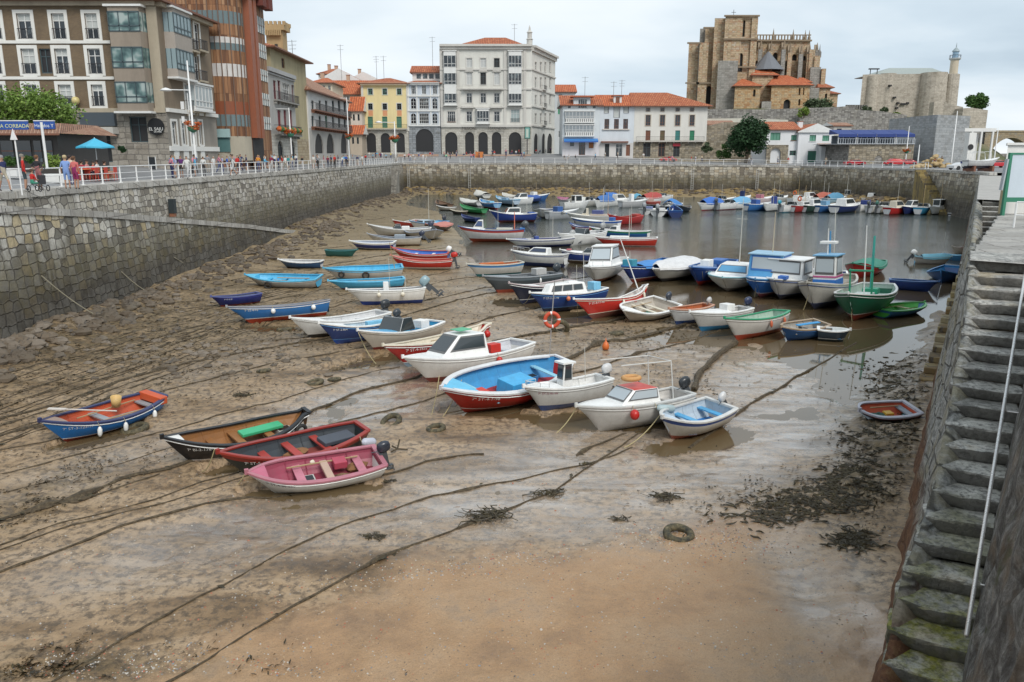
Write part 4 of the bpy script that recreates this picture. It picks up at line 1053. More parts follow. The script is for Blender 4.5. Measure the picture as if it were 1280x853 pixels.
bb('the little navy boat','little squarish navy dinghy with white lettering, leftmost of the upper boats',(264,371),(324,366),(.012,.02,.13),DRED,None,(.02,.03,.2),(.1,.12,.3),(.1,.12,.2),roll=3,tr=.85,D=.62,bk=.42,hb=.12,full=3.5,seats=(.5,),text='7ª ST-5-33')
bb('the white and cyan boat','white hulled open boat with cyan inside and a tyre fender, above the little navy boat',(307,343),(400,346),(.5,.49,.46),BLK,None,None,(.1,.45,.68),(.08,.45,.72),roll=-7,tr=.7,D=.7,bk=.36,seats=(.25,.5,.7),fd=.84,fdc=(.1,.5,.75),hb=.15,extra=mlt(XR(tyre_fender,.62,1,.2),bxn(.35,0,.95,2.2,.1,.05,(.4,.3,.2),'oar')))
bb('the cyan striped boat','open boat with white band, cyan inside and black tyre fenders',(404,335),(503,332),(.56,.54,.5),(.1,.45,.72),(.1,.45,.7),None,(.1,.42,.6),(.08,.48,.75),roll=-4,tr=.75,D=.9,bk=.34,seats=(.3,.55),hb=.1,zf=.5,text='DUKE',textc=(.1,.1,.1),extra=mlt(XR(tyre_fender,.48,1,.2),XR(tyre_fender,.78,1,.16),mst(.1,.9,1.8,r=.03,lean=.3,col=(.45,.3,.12))))
bb('the light blue boat','light blue boat with dark red bottom, tucked against the cyan striped boat',(410,351),(505,347),(.08,.42,.68),DRED,None,None,(.12,.5,.75),(.1,.4,.6),roll=0,tr=.7,D=.6,bk=.3,seats=(.4,),hb=.1)
bb('the white and blue boat','white boat with deep blue bottom and large tilted grey outboard at left centre',(433,362),(531,359),LWH,(.02,.06,.3),None,None,WHT,(.5,.5,.52),roll=4,tr=.75,D=.9,bk=.34,hb=.1,seats=(.3,.6),motor=(.25,.36,.4),motor_tilt=48,msc=1.3,extra=mlt(XR(ball,.6,1,CREAM,.12),XR(ball,.3,1,CREAM,.12),mst(.25,.9,.9,r=.02),mst(.45,.9,1.9,r=.015),bxn(.5,0,.95,.3,.3,.5,WHT,'canvas_hood')))
bb('the dark green boat','tiny dark green rowing boat between two small navy boats',(447,312),(407,312),(.015,.11,.1),None,None,None,(.03,.16,.16),(.02,.1,.1),roll=0,tr=.6,D=.6,bk=.36,hb=.08)
bb('the blue skiff','small slate blue skiff with white inside, nearest to the end of the slipway',(348,324),(403,326),(.03,.09,.2),BLK,None,None,WHT,(.6,.6,.6),roll=-3,tr=.6,D=.6,bk=.36,hb=.12,seats=(.3,.6))
bb('the navy skiff','small navy and white skiff right of the dark green boat',(437,301),(494,302),(.02,.04,.2),BLK,WHT,WHT,WHT,(.45,.5,.6),roll=-4,tr=.75,D=.75,bk=.36,hb=.1,seats=(.35,.6),seatc=NAVY)
bb('the red boat with blue inside','bright red boat with blue inside and tilted outboard, upper of the two red boats',(490,309),(562,315),(.5,.03,.02),None,WHT,None,(.55,.1,.08),(.03,.14,.5),roll=-5,tr=.75,D=.65,bk=.36,motor=WHT,motor_tilt=62,seats=(.3,.6),seatc=WHT)
bb('the red and white boat','white boat with red upper strake and red outboard, lower of the two red boats',(488,319),(566,324),(.5,.03,.02),(.6,.56,.5),WHT,None,(.6,.25,.2),(.5,.04,.03),roll=0,tr=.8,D=.75,bk=.34,motor=(.5,.03,.02),motor_tilt=12,fd=.8,fdc=(.5,.03,.02))
bb('the brown bottomed boat','cream launch with brown bottom and dark outboards, above the two red boats',(459,292),(527,296),(.55,.5,.42),BROWN,None,None,(.4,.42,.45),(.15,.2,.27),roll=0,tr=.8,D=.85,bk=.34,motor=(.03,.04,.07),motor_tilt=40,seats=(.3,.6),extra=bxn(.4,0,1,1.0,.8,.3,(.3,.35,.4),'covered_gear'))
bb('the pale launch','pale grey launch with white canvas and low windscreen behind the brown bottomed boat',(459,280),(545,284),(.5,.49,.46),(.25,.2,.15),None,None,WHT,(.4,.42,.42),roll=0,tr=.8,D=.85,bk=.32,motor=(.05,.06,.1),fd=.6,fdc=LGRY,extra=mlt(scr(.6,.35),bxn(.4,0,.95,.8,.9,.3,WHT,'canvas_cover')))
bb('the pale grey dinghy','pale grey dinghy with rounded bow pointing right, against the pale launch',(545,287),(512,284),(.48,.47,.44),BLK,None,None,(.35,.4,.5),(.5,.5,.5),roll=0,tr=.85,D=.7,bk=.5,full=3.2)
bb('the masted blue boat','light blue and white motorboat with a thin white mast, highest in the left mud group',(512,276),(555,276),(.5,.5,.48),None,(.05,.2,.4),None,(.2,.4,.6),SKY,roll=0,tr=.8,D=.8,bk=.38,motor=(.05,.05,.06),extra=mlt(cuddy(.4,.75,.35,(.4,.55,.65)),mst(.45,1.4,3.6)))
bb('the red nosed boat','pale boat with red bow poking out behind the masted blue boat',(491,275),(530,274),(.45,.05,.04),None,None,None,WHT,(.5,.4,.36),roll=0,tr=.8,D=.65,bk=.34,fd=.6,fdc=(.4,.12,.1))
bb('the orange sterned boat','small dark boat with orange stern cover right of the masted blue boat',(532,280),(558,279),(.06,.05,.05),FBRED,None,None,(.5,.2,.15),(.5,.14,.1),roll=0,tr=.8,D=.7,bk=.4,extra=X(covr,(.55,.2,.16),.0,.7,.3))
bb('the dark old skiff','dark weathered skiff, upper of the two lying before the far wall',(546,252),(563,256),(.06,.045,.035),None,None,None,BROWN,BROWN,tr=.5,D=.5,bk=.36)
bb('the white old skiff','whitish weathered skiff just below the dark one before the far wall',(546,257),(570,259),(.5,.46,.4),BROWN,None,None,WHT,BROWN,tr=.5,D=.55,bk=.32)
bb('the brown skiff','low brown skiff with cream rail left of the green boat',(563,262),(584,264),(.07,.06,.05),None,None,None,CREAM,BROWN,tr=.5,D=.5,bk=.34)
bb('the low blue skiff','low navy skiff beside the bow of the red-stemmed white motor boat',(577,269),(597,273),NAVY,BLK,None,None,(.05,.08,.25),NAVY,tr=.6,D=.6,bk=.36)
def m2(*a,**k):k.setdefault('group',G2);return boat(*a,**k)
m2('the white boat with red stem','large white motor boat with red stem and blue-red sheer line, reflected in the shallows',(573,283),(664,286),(.62,.61,.6),(.3,.05,.02),None,(.4,.05,.04),(.05,.1,.3),(.55,.52,.46),roll=0,tr=.7,D=1.25,bk=.3,hb=.35,motor=(.08,.09,.1),name='motor_boat',msc=1.2,extra=mlt(cuddy(.62,.8,.75,WHT,glass=pnt((.06,.1,.22),.2,.1),fdt=.6),bxn(.3,0,.95,1.6,1.0,.25,(.55,.52,.45),'deck_gear'),bxn(.03,0,.9,.5,.9,.35,(.05,.2,.5),'stern_locker'),mst(.15,1,1.8,col=(.7,.2,.12),r=.06),mst(.4,1,2.8,r=.02)))
m2('the green boat','green open boat with black-red waterline, highest left of the middle group',(575,255),(612,262),(.03,.28,.08),BROWN,None,None,(.03,.3,.1),(.05,.25,.1),tr=.6,D=.7,bk=.3)
m2('the tarpaulined white boat','white boat under a whitish tarpaulin, directly behind the green boat',(575,249),(600,253),LGRY,None,None,None,WHT,(.6,.6,.6),tr=.7,D=.7,bk=.36,extra=X(covr,(.62,.62,.58),.05,.95,.35))
m2('the blue boat with red bottom','blue and white boat with red bottom, right of the tarpaulined white boat',(600,250),(622,254),(.04,.2,.5),(.35,.03,.03),WHT,None,WHT,(.2,.4,.6),tr=.7,D=1.0,bk=.36,extra=bxn(.4,0,.95,1.2,.8,.3,SKY,'canvas_cover'))
m2('the farthest white boat','upturned-looking white covered boat farthest left against the far wall',(595,240),(610,244),LGRY,None,None,None,WHT,(.6,.6,.56),tr=.7,D=.8,bk=.42,extra=X(covr,(.66,.64,.58),.02,.98,.7))
m2('the pale blue boat','pale blue boat with dark bottom among gear, behind the navy-hulled cruiser',(620,246),(646,250),(.3,.42,.55),(.02,.03,.05),None,None,SKY,(.4,.5,.6),tr=.7,D=1.0,bk=.36,extra=bxn(.5,0,.95,1.5,1.0,.35,(.3,.45,.6),'covered_gear'))
m2('the long covered navy boat','long boat under a navy blue cover, beneath the far wall left of the white dinghy',(646,245),(692,245),(.02,.05,.2),(.03,.03,.05),None,None,NAVY,NAVY,tr=.7,D=.9,bk=.26,extra=X(covr,(.03,.09,.32),.05,.97,.6))
m2('the cream stern boat','cream boat half hidden behind the long covered navy boat and the navy-hulled cruiser',(628,242),(650,246),(.6,.55,.45),None,None,None,WHT,(.5,.45,.4),tr=.7,D=.8,bk=.34,extra=X(covr,(.6,.57,.5),.1,.9,.3))
m2('the navy-hulled cruiser','white cabin cruiser on a navy hull with dark red bottom, left of the white dinghy',(612,263),(670,266),(.02,.05,.24),(.12,.03,.03),None,None,WHT,WHT,tr=.8,D=1.15,bk=.3,fd=.5,fdc=WHT,name='motor_boat',extra=mlt(cuddy(.35,.7,.7,WHT,fdt=.3),bxn(.1,0,1,.8,1.2,.2,(.03,.1,.35),'blue_locker'),mst(.2,1,1.6),mst(.5,1,2.4)))
m2('the white dinghy','rounded white dinghy with dark inside, mirrored in water beside the navy-hulled cruiser',(675,261),(698,258),(.6,.6,.57),(.1,.1,.12),None,None,WHT,(.06,.1,.2),tr=.85,D=.9,bk=.5,full=3.4)
m2('the blue covered small boat','small white boat with pointed bright blue cover right of the white dinghy',(703,265),(700,251),(.6,.6,.6),None,None,None,WHT,BLUE,tr=.8,D=.7,bk=.4,afloat=True,extra=X(covr,(.04,.2,.55),.2,.9,.45))
m2('the lone white boat','lone white tarpaulined boat below the far wall, right of the magenta covered boat',(722,248),(744,251),(.62,.61,.57),(.1,.1,.12),None,None,WHT,WHT,tr=.75,D=.9,bk=.46,afloat=True,extra=mlt(X(covr,(.66,.66,.6),.03,.97,.5)),motor=(.1,.1,.12))
m2('the magenta covered boat','small boat under a faded magenta cover between navy and white covered boats',(696,247),(712,249),LGRY,None,None,None,WHT,WHT,tr=.7,D=.8,bk=.42,afloat=True,extra=X(covr,(.4,.12,.22),.05,.95,.4))
m2('the royal blue covered boat','boat under a royal blue cover, alone below the far wall at the basin middle',(756,244),(778,244),(.45,.42,.35),BROWN,None,None,BLUE,BLUE,tr=.7,D=.8,bk=.42,afloat=True,extra=X(covr,(.03,.16,.5),.05,.97,.9))
m2('the light blue covered boat','white boat with bulging light blue cover, right of the royal blue covered one',(800,247),(782,244),(.6,.6,.58),None,None,None,WHT,SKY,tr=.7,D=.8,bk=.45,afloat=True,extra=X(covr,(.12,.42,.6),.1,.9,1.1))
m2('the red cluttered boat','red-railed boat with clutter behind the tall red sterned boat',(800,250),(826,252),(.45,.1,.08),None,None,None,(.5,.12,.1),WHT,tr=.7,D=.8,bk=.4,afloat=True,extra=mlt(bxn(.5,0,1,1.2,.8,.5,(.5,.35,.3),'fishing_gear'),mst(.4,1,2.2,col=(.5,.35,.2))))
m2('the small mast boat','white boat with blue canopy and ochre mast, rightmost of the middle group',(834,253),(852,252),(.6,.59,.56),None,(.05,.1,.3),None,WHT,BLUE,tr=.75,D=.9,bk=.42,afloat=True,extra=mlt(X(covr,(.04,.2,.52),.2,.8,1.0),mst(.55,1,3.8,col=(.5,.33,.15))))
m2('the black small boat','black boat with pale deck lying right of the small mast boat',(851,257),(867,251),(.02,.025,.04),None,None,None,GRY,(.3,.25,.2),tr=.75,D=.8,bk=.36,afloat=True,extra=mst(.4,1,1.6))
m2('the long white ketch','long white boat with small cabin, upper of the stacked boats in the middle',(708,266),(791,270),(.62,.61,.57),(.35,.03,.03),None,None,WHT,CREAM,tr=.6,D=1.15,bk=.24,hb=.3,afloat=True,name='motor_boat',extra=mlt(cuddy(.56,.68,.75,CREAM,fdt=.5),bxn(.3,0,1,2.5,.9,.25,(.6,.5,.4),'deck_gear'),mst(.25,1,3.6,r=.05),mst(.15,1,3.0,r=.05,col=(.5,.4,.3)),bxn(.35,0,1.1,1.4,.8,.6,(.1,.12,.3),'navy_canvas')))
m2('the red sterned boat','boat with tall bright red stern right of the long white ketch',(760,268),(808,268),(.45,.03,.03),(.2,.02,.02),None,None,(.5,.06,.05),(.4,.1,.08),tr=.8,D=1.2,bk=.28,afloat=True,extra=bxn(.1,0,1,1.0,.9,.3,(.45,.06,.05),'stern_box'))
m2('the blue nosed boat','white boat with blue stripe near its bow between the ketch and the green-nosed boat',(714,272),(790,277),(.6,.6,.6),(.3,.03,.03),(.03,.1,.4),(.03,.12,.45),WHT,WHT,tr=.7,D=1.1,bk=.24,hb=.25,afloat=True,fd=.4,fdc=WHT,extra=bxn(.15,0,1,.6,.6,.5,(.05,.15,.45),'blue_bag'))
m2('the green-nosed boat','white decked boat on a blue hull with green bow, above the long red launch',(737,284),(820,289),(.03,.12,.32),(.02,.2,.1),WHT,(.02,.22,.1),WHT,WHT,tr=.75,D=1.05,bk=.24,hb=.25,afloat=True,fd=.3,fdc=WHT,extra=mlt(cuddy(.5,.66,.4,WHT,fdt=.3),mst(.3,1,2.6)))
m2('the long red launch','long low bright red launch with white rail at the edge of open water',(743,296),(822,297),(.5,.035,.02),(.12,.02,.02),WHT,None,WHT,(.6,.55,.5),roll=0,tr=.8,D=1.0,bk=.26,hb=.1,afloat=True,seats=(.2,.4,.6),extra=mlt(bxn(.6,0,1,1.8,.8,.2,WHT,'white_bundle'),mst(.45,1,2.8,r=.04)))
for i,(a,b_,c,lab)in enumerate([((806,262),(823,258),(.6,.6,.6),'white speedboat with canvas, left of the two with grey outboards'),((822,264),(836,258),(.62,.62,.62),'white speedboat with upright grey outboards, beside the navy-red transom')]):
 m2('the speedboat',lab,b_,a,c,None,(.05,.1,.3),None,WHT,WHT,tr=.85,D=1.0,bk=.4,afloat=True,motor=(.3,.32,.34),motor_tilt=5,msc=1.5,name='speedboat',extra=mlt(scr(.55,.5),bxn(.3,0,.9,.6,1,.5,(.2,.25,.45)if i==0 else WHT,'canvas')))
m2('the navy and red transom','short navy boat with red lower transom, rightmost of the speedboat cluster',(842,256),(847,266),(.03,.08,.3),(.3,.03,.03),None,None,(.03,.15,.4),NAVY,tr=.9,D=1.2,bk=.32,afloat=True)
m2('the red half-hidden boat','dark red hull showing below the blue stripe of the blue nosed boat',(712,279),(740,284),(.35,.03,.03),None,WHT,None,(.04,.1,.35),WHT,tr=.7,D=.9,bk=.28,afloat=True)
m2('the white sailing dinghy','low white boat with navy foredeck and dark stripe, behind the white cruiser with rails',(633,299),(716,296),(.62,.62,.6),(.03,.05,.2),(.03,.06,.25),None,WHT,(.55,.57,.6),tr=.8,D=.8,bk=.28,hb=.12,fd=.7,fdc=(.03,.06,.25),extra=mlt(bxn(.4,0,1,3.0,.1,.1,(.03,.05,.2),'boom'),mst(.3,1,2.0),bxn(.55,0,1,.4,.4,.3,(.04,.08,.3),'blue_bag')),motor=(.35,.36,.36))
m2('the white cruiser with rails','white cabin cruiser with large tinted side windows and blue bottom, centre of the harbour',(639,313),(708,318),(.64,.64,.62),(.03,.05,.15),(.03,.06,.2),None,WHT,WHT,roll=3,tr=.8,D=1.0,bk=.34,hb=.2,name='motor_boat',extra=mlt(cuddy(.3,.72,.6,WHT,rf=.8,glass=pnt((.05,.07,.12),.2,.1)),XR(pulpit)))
m2('the navy launch','navy hulled open launch with white decks, left of the hard-top cruiser',(700,312),(757,315),(.02,.05,.22),(.12,.08,.05),WHT,None,WHT,(.6,.6,.6),tr=.8,D=.95,bk=.34,hb=.2,fd=.5,fdc=WHT,extra=mlt(scr(.5,.3),bxn(.8,0,1.2,.4,.5,.06,(.5,.1,.12),'red_hatch')),motor=(.35,.36,.35))
m2('the hard-top cruiser','white cruiser with tall hard top cabin, bow towards the camera, right of the navy launch',(739,334),(797,309),(.62,.61,.58),(.2,.06,.04),None,None,WHT,WHT,roll=3,tr=.85,D=1.1,bk=.36,hb=.25,full=3.0,name='motor_boat',extra=mlt(cuddy(.3,.68,1.0,WHT,rf=.5,tw=.85,over=.05,glass=pale_glass),XR(pulpit)))
m2('the blue net boat','deep blue fishing boat with red bottom and bright blue tarpaulin, behind the white cuddy',(778,333),(862,319),(.015,.04,.2),(.3,.05,.04),WHT,None,(.03,.12,.35),(.05,.2,.5),roll=2,tr=.7,D=1.1,bk=.34,hb=.25,fd=.8,fdc=(.05,.25,.5),extra=mlt(X(covr,(.05,.24,.6),.25,.75,.3),mst(.85,1,1.2),bxn(.85,0,1.1,.6,.8,.5,(.05,.3,.4),'teal_crate')))
m2('the domed white boat','white cuddy boat under a pale cover with dangling fender, left of the navy bow',(817,336),(871,325),(.58,.56,.5),(.05,.05,.06),None,None,WHT,WHT,roll=2,tr=.8,D=1.0,bk=.42,hb=.1,full=3.2,extra=mlt(X(covr,(.68,.68,.68),.1,.95,.65),XR(fnd,.4,1,WHT)))
m2('the navy boat with red bottom','navy boat with bright red bottom and white rolled canvas, between two white cabin boats',(865,334),(915,322),(.015,.05,.2),(.45,.03,.02),None,None,(.05,.15,.4),(.1,.2,.4),tr=.7,D=1.15,bk=.36,hb=.3,fd=.65,fdc=(.2,.3,.5),text='7ª ST-4-2',extra=mlt(bxn(.6,0,1,.9,.6,.5,WHT,'rolled_canvas'),bxn(.25,0,1,1.4,.9,.3,(.04,.15,.45),'blue_canvas')))
m2('the small white cruiser','small rounded white cruiser with turquoise trim and tall radio mast',(903,347),(938,331),(.62,.61,.56),(.2,.18,.16),None,None,(.3,.55,.6),WHT,tr=.85,D=1.0,bk=.5,hb=.15,full=3.2,name='motor_boat',extra=mlt(cuddy(.3,.72,.5,WHT,rf=.8,glass=pnt((.1,.3,.5),.2,.1)),mst(.4,1.4,4.4,cross=.35)))
m2('the blue framed boat','blue hulled boat with blue framed glazed wheelhouse, bow to the camera',(944,349),(985,334),(.02,.14,.5),(.3,.08,.1),WHT,None,(.1,.3,.55),(.4,.5,.6),tr=.8,D=1.15,bk=.42,hb=.25,name='fishing_boat',extra=mlt(whs(.42,.3,1.75,.4,(.1,.35,.65),roofc=(.3,.5,.65),frame=(.03,.15,.45)),mst(.5,2.2,2.6,col=(.6,.5,.35))),fd=.72,fdc=WHT)
m2('the white pilot boat','white boat with wide pale wheelhouse windows between blue framed boat and trawler',(968,349),(1018,334),(.62,.61,.58),(.04,.05,.08),(.03,.08,.3),None,WHT,WHT,tr=.8,D=1.2,bk=.42,hb=.3,name='fishing_boat',extra=mlt(whs(.42,.3,1.5,.4,WHT),bxn(.9,.3,1.2,.5,.5,.2,(.04,.15,.5),'blue_tarp')),fd=.7,fdc=WHT)
m2('the rounded white boat','white open boat with rounded bow between the pilot boat and the trawler',(1010,345),(1040,332),(.6,.58,.54),None,None,None,WHT,(.08,.12,.3),tr=.8,D=.9,bk=.5,full=3.2,seats=(.4,))
m2('the trawler','white fishing boat with blue and pink striped wheelhouse, largest right of centre',(1011,353),(1086,331),(.6,.58,.53),(.04,.05,.1),(.03,.06,.2),None,(.55,.52,.46),(.5,.45,.36),roll=3,tr=.55,D=1.35,bk=.42,hb=.45,hs=.15,name='fishing_boat',fd=.66,fdc=(.5,.46,.38),extra=mlt(whs(.36,.2,1.9,.24,WHT,low=(.03,.18,.55),roofc=(.15,.38,.6),band=(.5,.1,.25)),mst(.48,2.2,1.5,r=.03,col=WHT),mst(.3,1,4.2,r=.03),mst(.12,1,2.8,r=.07,col=(.05,.25,.5),y=-.6),bxn(.45,0,2.65,.5,.9,.15,WHT,'roof_rack')))
m2('the green trawler','dark green fishing boat with green gantry and white inside, right of the striped wheelhouse',(1063,367),(1121,342),(.01,.13,.07),(.25,.03,.02),WHT,None,WHT,(.5,.62,.55),roll=3,tr=.6,D=1.3,bk=.44,hb=.42,hs=.1,name='fishing_boat',seats=(.15,),fd=.8,fdc=(.1,.4,.25),extra=mlt(mst(.62,.6,1.9,r=.06,col=(.02,.28,.15),y=.55),mst(.62,.6,1.9,r=.06,col=(.02,.28,.15),y=-.55),bxn(.62,0,1.95,.12,1.25,.1,(.02,.28,.15),'gantry_beam'),bxn(.5,0,.6,.9,.9,.5,(.62,.68,.64),'engine_box'),mst(.5,1,3.6,r=.04,col=WHT),mst(.25,1,2.9,r=.09,col=(.03,.35,.3),lean=-.3),bxn(.25,0,.8,.7,.8,.3,(.03,.35,.2),'green_box')))
m2('the red and green boat','red hulled boat with green tarpaulin seen between the trawler and the green gantry',(1066,329),(1100,322),(.4,.02,.02),None,None,None,(.02,.2,.12),(.1,.1,.08),tr=.7,D=.9,bk=.36,afloat=True,extra=X(covr,(.03,.22,.15),.1,.6,.4))
def m4(*a,**k):k.setdefault('group',G4);return boat(*a,**k)
m4('the navy rowboat','long plain navy rowing boat with bow pointing right, floating behind the green dinghy',(1174,352),(1112,349),(.015,.05,.22),None,None,None,(.05,.14,.35),(.03,.09,.28),tr=.7,D=.7,bk=.34,hb=.06,hs=.0,side=-1)
m4('the green dinghy','flat green dinghy with blue sides and pale seat, nearest the right-hand steps',(1156,378),(1098,386),(.03,.16,.35),None,None,None,(.1,.45,.12),(.07,.42,.06),tr=.85,D=.48,bk=.44,hb=.05,roll=0,seats=(.2,.62),seatc=(.5,.45,.25),full=2.8)
m4('the grey outboard boat','grey-white boat with light blue cover and white outboard, floating near the right wall',(1190,321),(1143,320),(.48,.45,.4),None,(.15,.1,.1),None,(.3,.5,.58),SKY,tr=.8,D=.75,bk=.38,hb=.08,afloat=True,motor=WHT,motor_tilt=35,msc=1.4,extra=mlt(X(covr,(.2,.5,.62),.2,.95,.3),mst(.75,1,2.0)))
m4('the bright blue rowboat','bright blue rowing boat moored beside the right wall steps',(1176,338),(1210,322),(.02,.1,.3),None,None,None,(.05,.25,.55),(.04,.3,.68),tr=.6,D=.6,bk=.4,afloat=True,seats=(.3,.6),side=1)
m4('the thin blue boat','thin light blue boat squeezed behind the bright blue rowing boat',(1212,318),(1178,317),(.03,.15,.3),None,None,None,SKY,SKY,tr=.7,D=.6,bk=.26,afloat=True)
m4('the orange lined dinghy','small white dinghy with vivid orange inside, farthest of those by the right wall',(1190,308),(1213,309),(.5,.45,.38),None,None,None,(.6,.55,.5),(.65,.1,.03),tr=.8,D=.7,bk=.5,afloat=True,full=3,seats=(.4,))
m4('the red pram','small square red pram dinghy with pale blue rim, alone on the mud at right',(1073,512),(1140,508),(.02,.025,.03),None,None,(.35,.05,.04),(.42,.42,.48),(.62,.12,.06),(.55,.1,.05),tr=.8,D=.42,bk=.62,hb=.05,hs=.03,full=5,roll=-8,lift=.02,seats=(.12,.86),seatc=(.3,.35,.4),zf=.12,extra=mlt(bxn(.45,0,.5,.28,.25,.12,(.6,.35,.03),'yellow_tub')))
m3=bb
m3('the striped launch','white launch with blue stripes and orange inside, left of the dark grey boat',(583,330),(652,327),(.55,.54,.5),(.03,.18,.2),None,(.05,.2,.45),(.6,.58,.5),(.5,.15,.05),roll=0,tr=.7,D=.95,bk=.34,hb=.12,motor=None,seats=(.3,.5),extra=bxn(.55,0,1,1.8,.3,.12,(.6,.16,.04),'orange_board'))
m3('the dark grey boat','dark grey open boat with rust red bottom in front of the striped launch',(604,345),(696,341),(.05,.065,.075),(.35,.06,.03),None,(.12,.15,.17),(.3,.32,.34),(.2,.22,.24),roll=2,tr=.75,D=1.05,bk=.32,hb=.25,hs=.0,fd=.7,fdc=(.28,.33,.36),motor=(.04,.05,.06),extra=mlt(bxn(.25,0,1,.8,.6,.4,LGRY,'grey_canvas'),XR(fnd,.35,1,WHT)))
m3('the black launch','black and white launch mostly hidden behind the navy cabin boat',(637,354),(712,350),(.015,.02,.04),(.02,.03,.08),WHT,None,(.6,.5,.5),(.6,.58,.56),roll=2,tr=.7,D=1.0,bk=.3,fd=.6,fdc=WHT)
m3('the navy cabin boat','navy boat with white portholed cabin, left of the tilted red boat',(663,366),(752,359),(.015,.05,.2),(.01,.02,.05),(.1,.25,.5),None,WHT,WHT,roll=3,tr=.75,D=1.05,bk=.36,hb=.25,text='7ª ST-2-11-96',name='motor_boat',extra=mlt(portcabin(.3,.82,.62,WHT,3),bxn(.1,0,1,.5,.6,.45,SKY,'blue_crate'),mst(.25,1,2.2,r=.02),mst(.35,1,1.5,r=.015,cross=.4),XR(ball,.62,1,(.7,.2,.08),.12)))
m3('the tilted red boat','bright red double-ended boat tilted with its stern raised, right of the navy cabin boat',(722,374),(813,356),(.5,.03,.02),(.2,.07,.05),CREAM,None,WHT,(.5,.45,.42),roll=14,pitch=0,tr=.25,D=.95,bk=.3,hb=.3,hs=.55,text='7ª ST-4-17-95',extra=mlt(XR(fnd,.5,1,CREAM),XR(fnd,.12,1,CREAM),mst(.1,1,3.2,r=.04,lean=.9,col=WHT)))
m3('the white thwart boat','wide white rowing boat with pale seats and black outboard, below the tilted red boat',(777,387),(832,375),(.52,.48,.42),(.3,.27,.23),None,None,WHT,(.5,.46,.4),(.3,.22,.15),roll=-9,tr=.85,D=.7,bk=.52,hb=.15,full=3.2,seats=(.25,.45,.62),seatc=CREAM,fd=.82,fdc=WHT,motor=(.05,.06,.08),motor_tilt=35)
m3('the orange lined boat','white and blue boat with orange inside, between two white outboard boats',(836,386),(886,380),(.55,.55,.54),(.02,.06,.2),None,None,(.55,.3,.2),(.5,.14,.05),roll=0,tr=.7,D=.85,bk=.38,hb=.12,seats=(.3,),motor=(.5,.5,.5))
m3('the white boat with blue bottom','white lapstrake boat with bright blue bottom and navy outboard',(863,390),(934,384),(.58,.57,.54),(.03,.25,.5),None,None,WHT,(.6,.6,.58),roll=3,tr=.8,D=.95,bk=.38,hb=.15,fd=.4,fdc=WHT,motor=(.03,.04,.09),motor_tilt=10,msc=1.2,extra=bxn(.35,0,1,.5,.6,.35,WHT,'console'))
m3('the green railed boat','white boat with green rails, rust red bottom and orange fenders',(908,398),(979,388),(.6,.58,.54),(.42,.06,.03),None,None,(.03,.32,.16),(.4,.55,.45),roll=5,tr=.6,D=.98,bk=.36,hb=.25,fd=.85,fdc=(.1,.4,.22),seats=(.2,.45,.65),seatc=(.5,.55,.5),extra=mlt(XR(fnd,.48,1,(.6,.14,.06)),XR(fnd,.22,1,(.6,.14,.06))))
m3('the wooden railed boat','blue rowing boat with wooden rails and blue plank, right of the green railed boat',(975,408),(1026,402),(.03,.12,.32),(.02,.08,.25),None,None,(.4,.3,.2),(.4,.38,.34),(.3,.26,.2),roll=-6,tr=.8,D=.7,bk=.5,hb=.1,full=3.0,seats=(.3,.55,.75),seatc=(.45,.42,.38),extra=bxn(.35,.0,1.05,1.5,.2,.05,(.04,.3,.62),'blue_plank'))
m3('the grey lidded dinghy','dark hulled white decked dinghy, rightmost of the middle mud row',(1063,412),(1022,410),(.03,.05,.07),(.02,.04,.05),WHT,None,WHT,(.55,.55,.53),roll=4,tr=.85,D=.62,bk=.52,hb=.05,full=3.0,fd=.45,fdc=(.5,.52,.5))
m3('the white console boat','white lapstrake boat with small upright cabin and white outboard, left of the red-roofed boat',(656,487),(757,474),(.6,.59,.56),(.04,.08,.22),None,None,WHT,WHT,roll=4,tr=.85,D=.85,bk=.4,hb=.15,full=3.0,motor=(.6,.6,.6),motor_tilt=10,msc=1.2,text='7ª ST-5-45-96',textc=(.3,.06,.1),name='motor_boat',extra=mlt(X(deck_part,WHT,.62,1),whs(.45,.13,.95,.17,WHT,glassm=glsm),XR(pulpit,.78,.18),mst(.25,1,1.2,r=.015)))
m3('the red-roofed boat','white cabin boat with bright red roof and large windscreen, front right of the mud group',(722,508),(856,489),(.58,.57,.54),None,None,None,(.6,.6,.58),(.6,.58,.55),roll=5,tr=.85,D=.88,bk=.38,hb=.12,full=2.9,motor=(.03,.035,.04),motor_tilt=25,name='motor_boat',seats=(.1,.25),extra=mlt(cuddy(.33,.7,.62,WHT,roofc=(.6,.04,.02),rf=.75,tw=.86,glass=pale_glass,fdt=.33,hwf=.86),XR(ball,.62,1,RED,.15),XR(fnd,.42,1,(.4,.5,.52),L=.7,r=.12,tilt=1.4)))
def frame_arch(b,root):
 mb=MB();x=.22*b.L;m_=pnt((.65,.65,.62),.4,.4)
 for s in(1,-1):mb.tb([(x,s*b.hw(.2)*.9,b.zs(.2)),(x+.05,s*b.hw(.2)*.85,b.zs(.2)+1.25)],.02,m_,5)
 mb.tb([(x+.05,-b.hw(.2)*.85,b.zs(.2)+1.25),(x+.05,b.hw(.2)*.85,b.zs(.2)+1.25)],.02,m_,5)
 for s in(1,-1):mb.tb([(x+.05,s*b.hw(.2)*.85,b.zs(.2)+1.25),(x+1.9,s*b.hw(.5)*.8,b.zs(.2)+1.3)],.018,m_,5)
 mb.bd('canopy_frame',root,world=False)
 mb=MB();mb.torus(.26,.075,pnt((.62,.33,.12),.6,.4),Matrix.Translation((.5*b.L,0,b.D+.75)),20,8);mb.bd('life_buoy',root,world=False,smooth=True)
frame_arch(BOATS[-1][4],BOATS[-1][3])
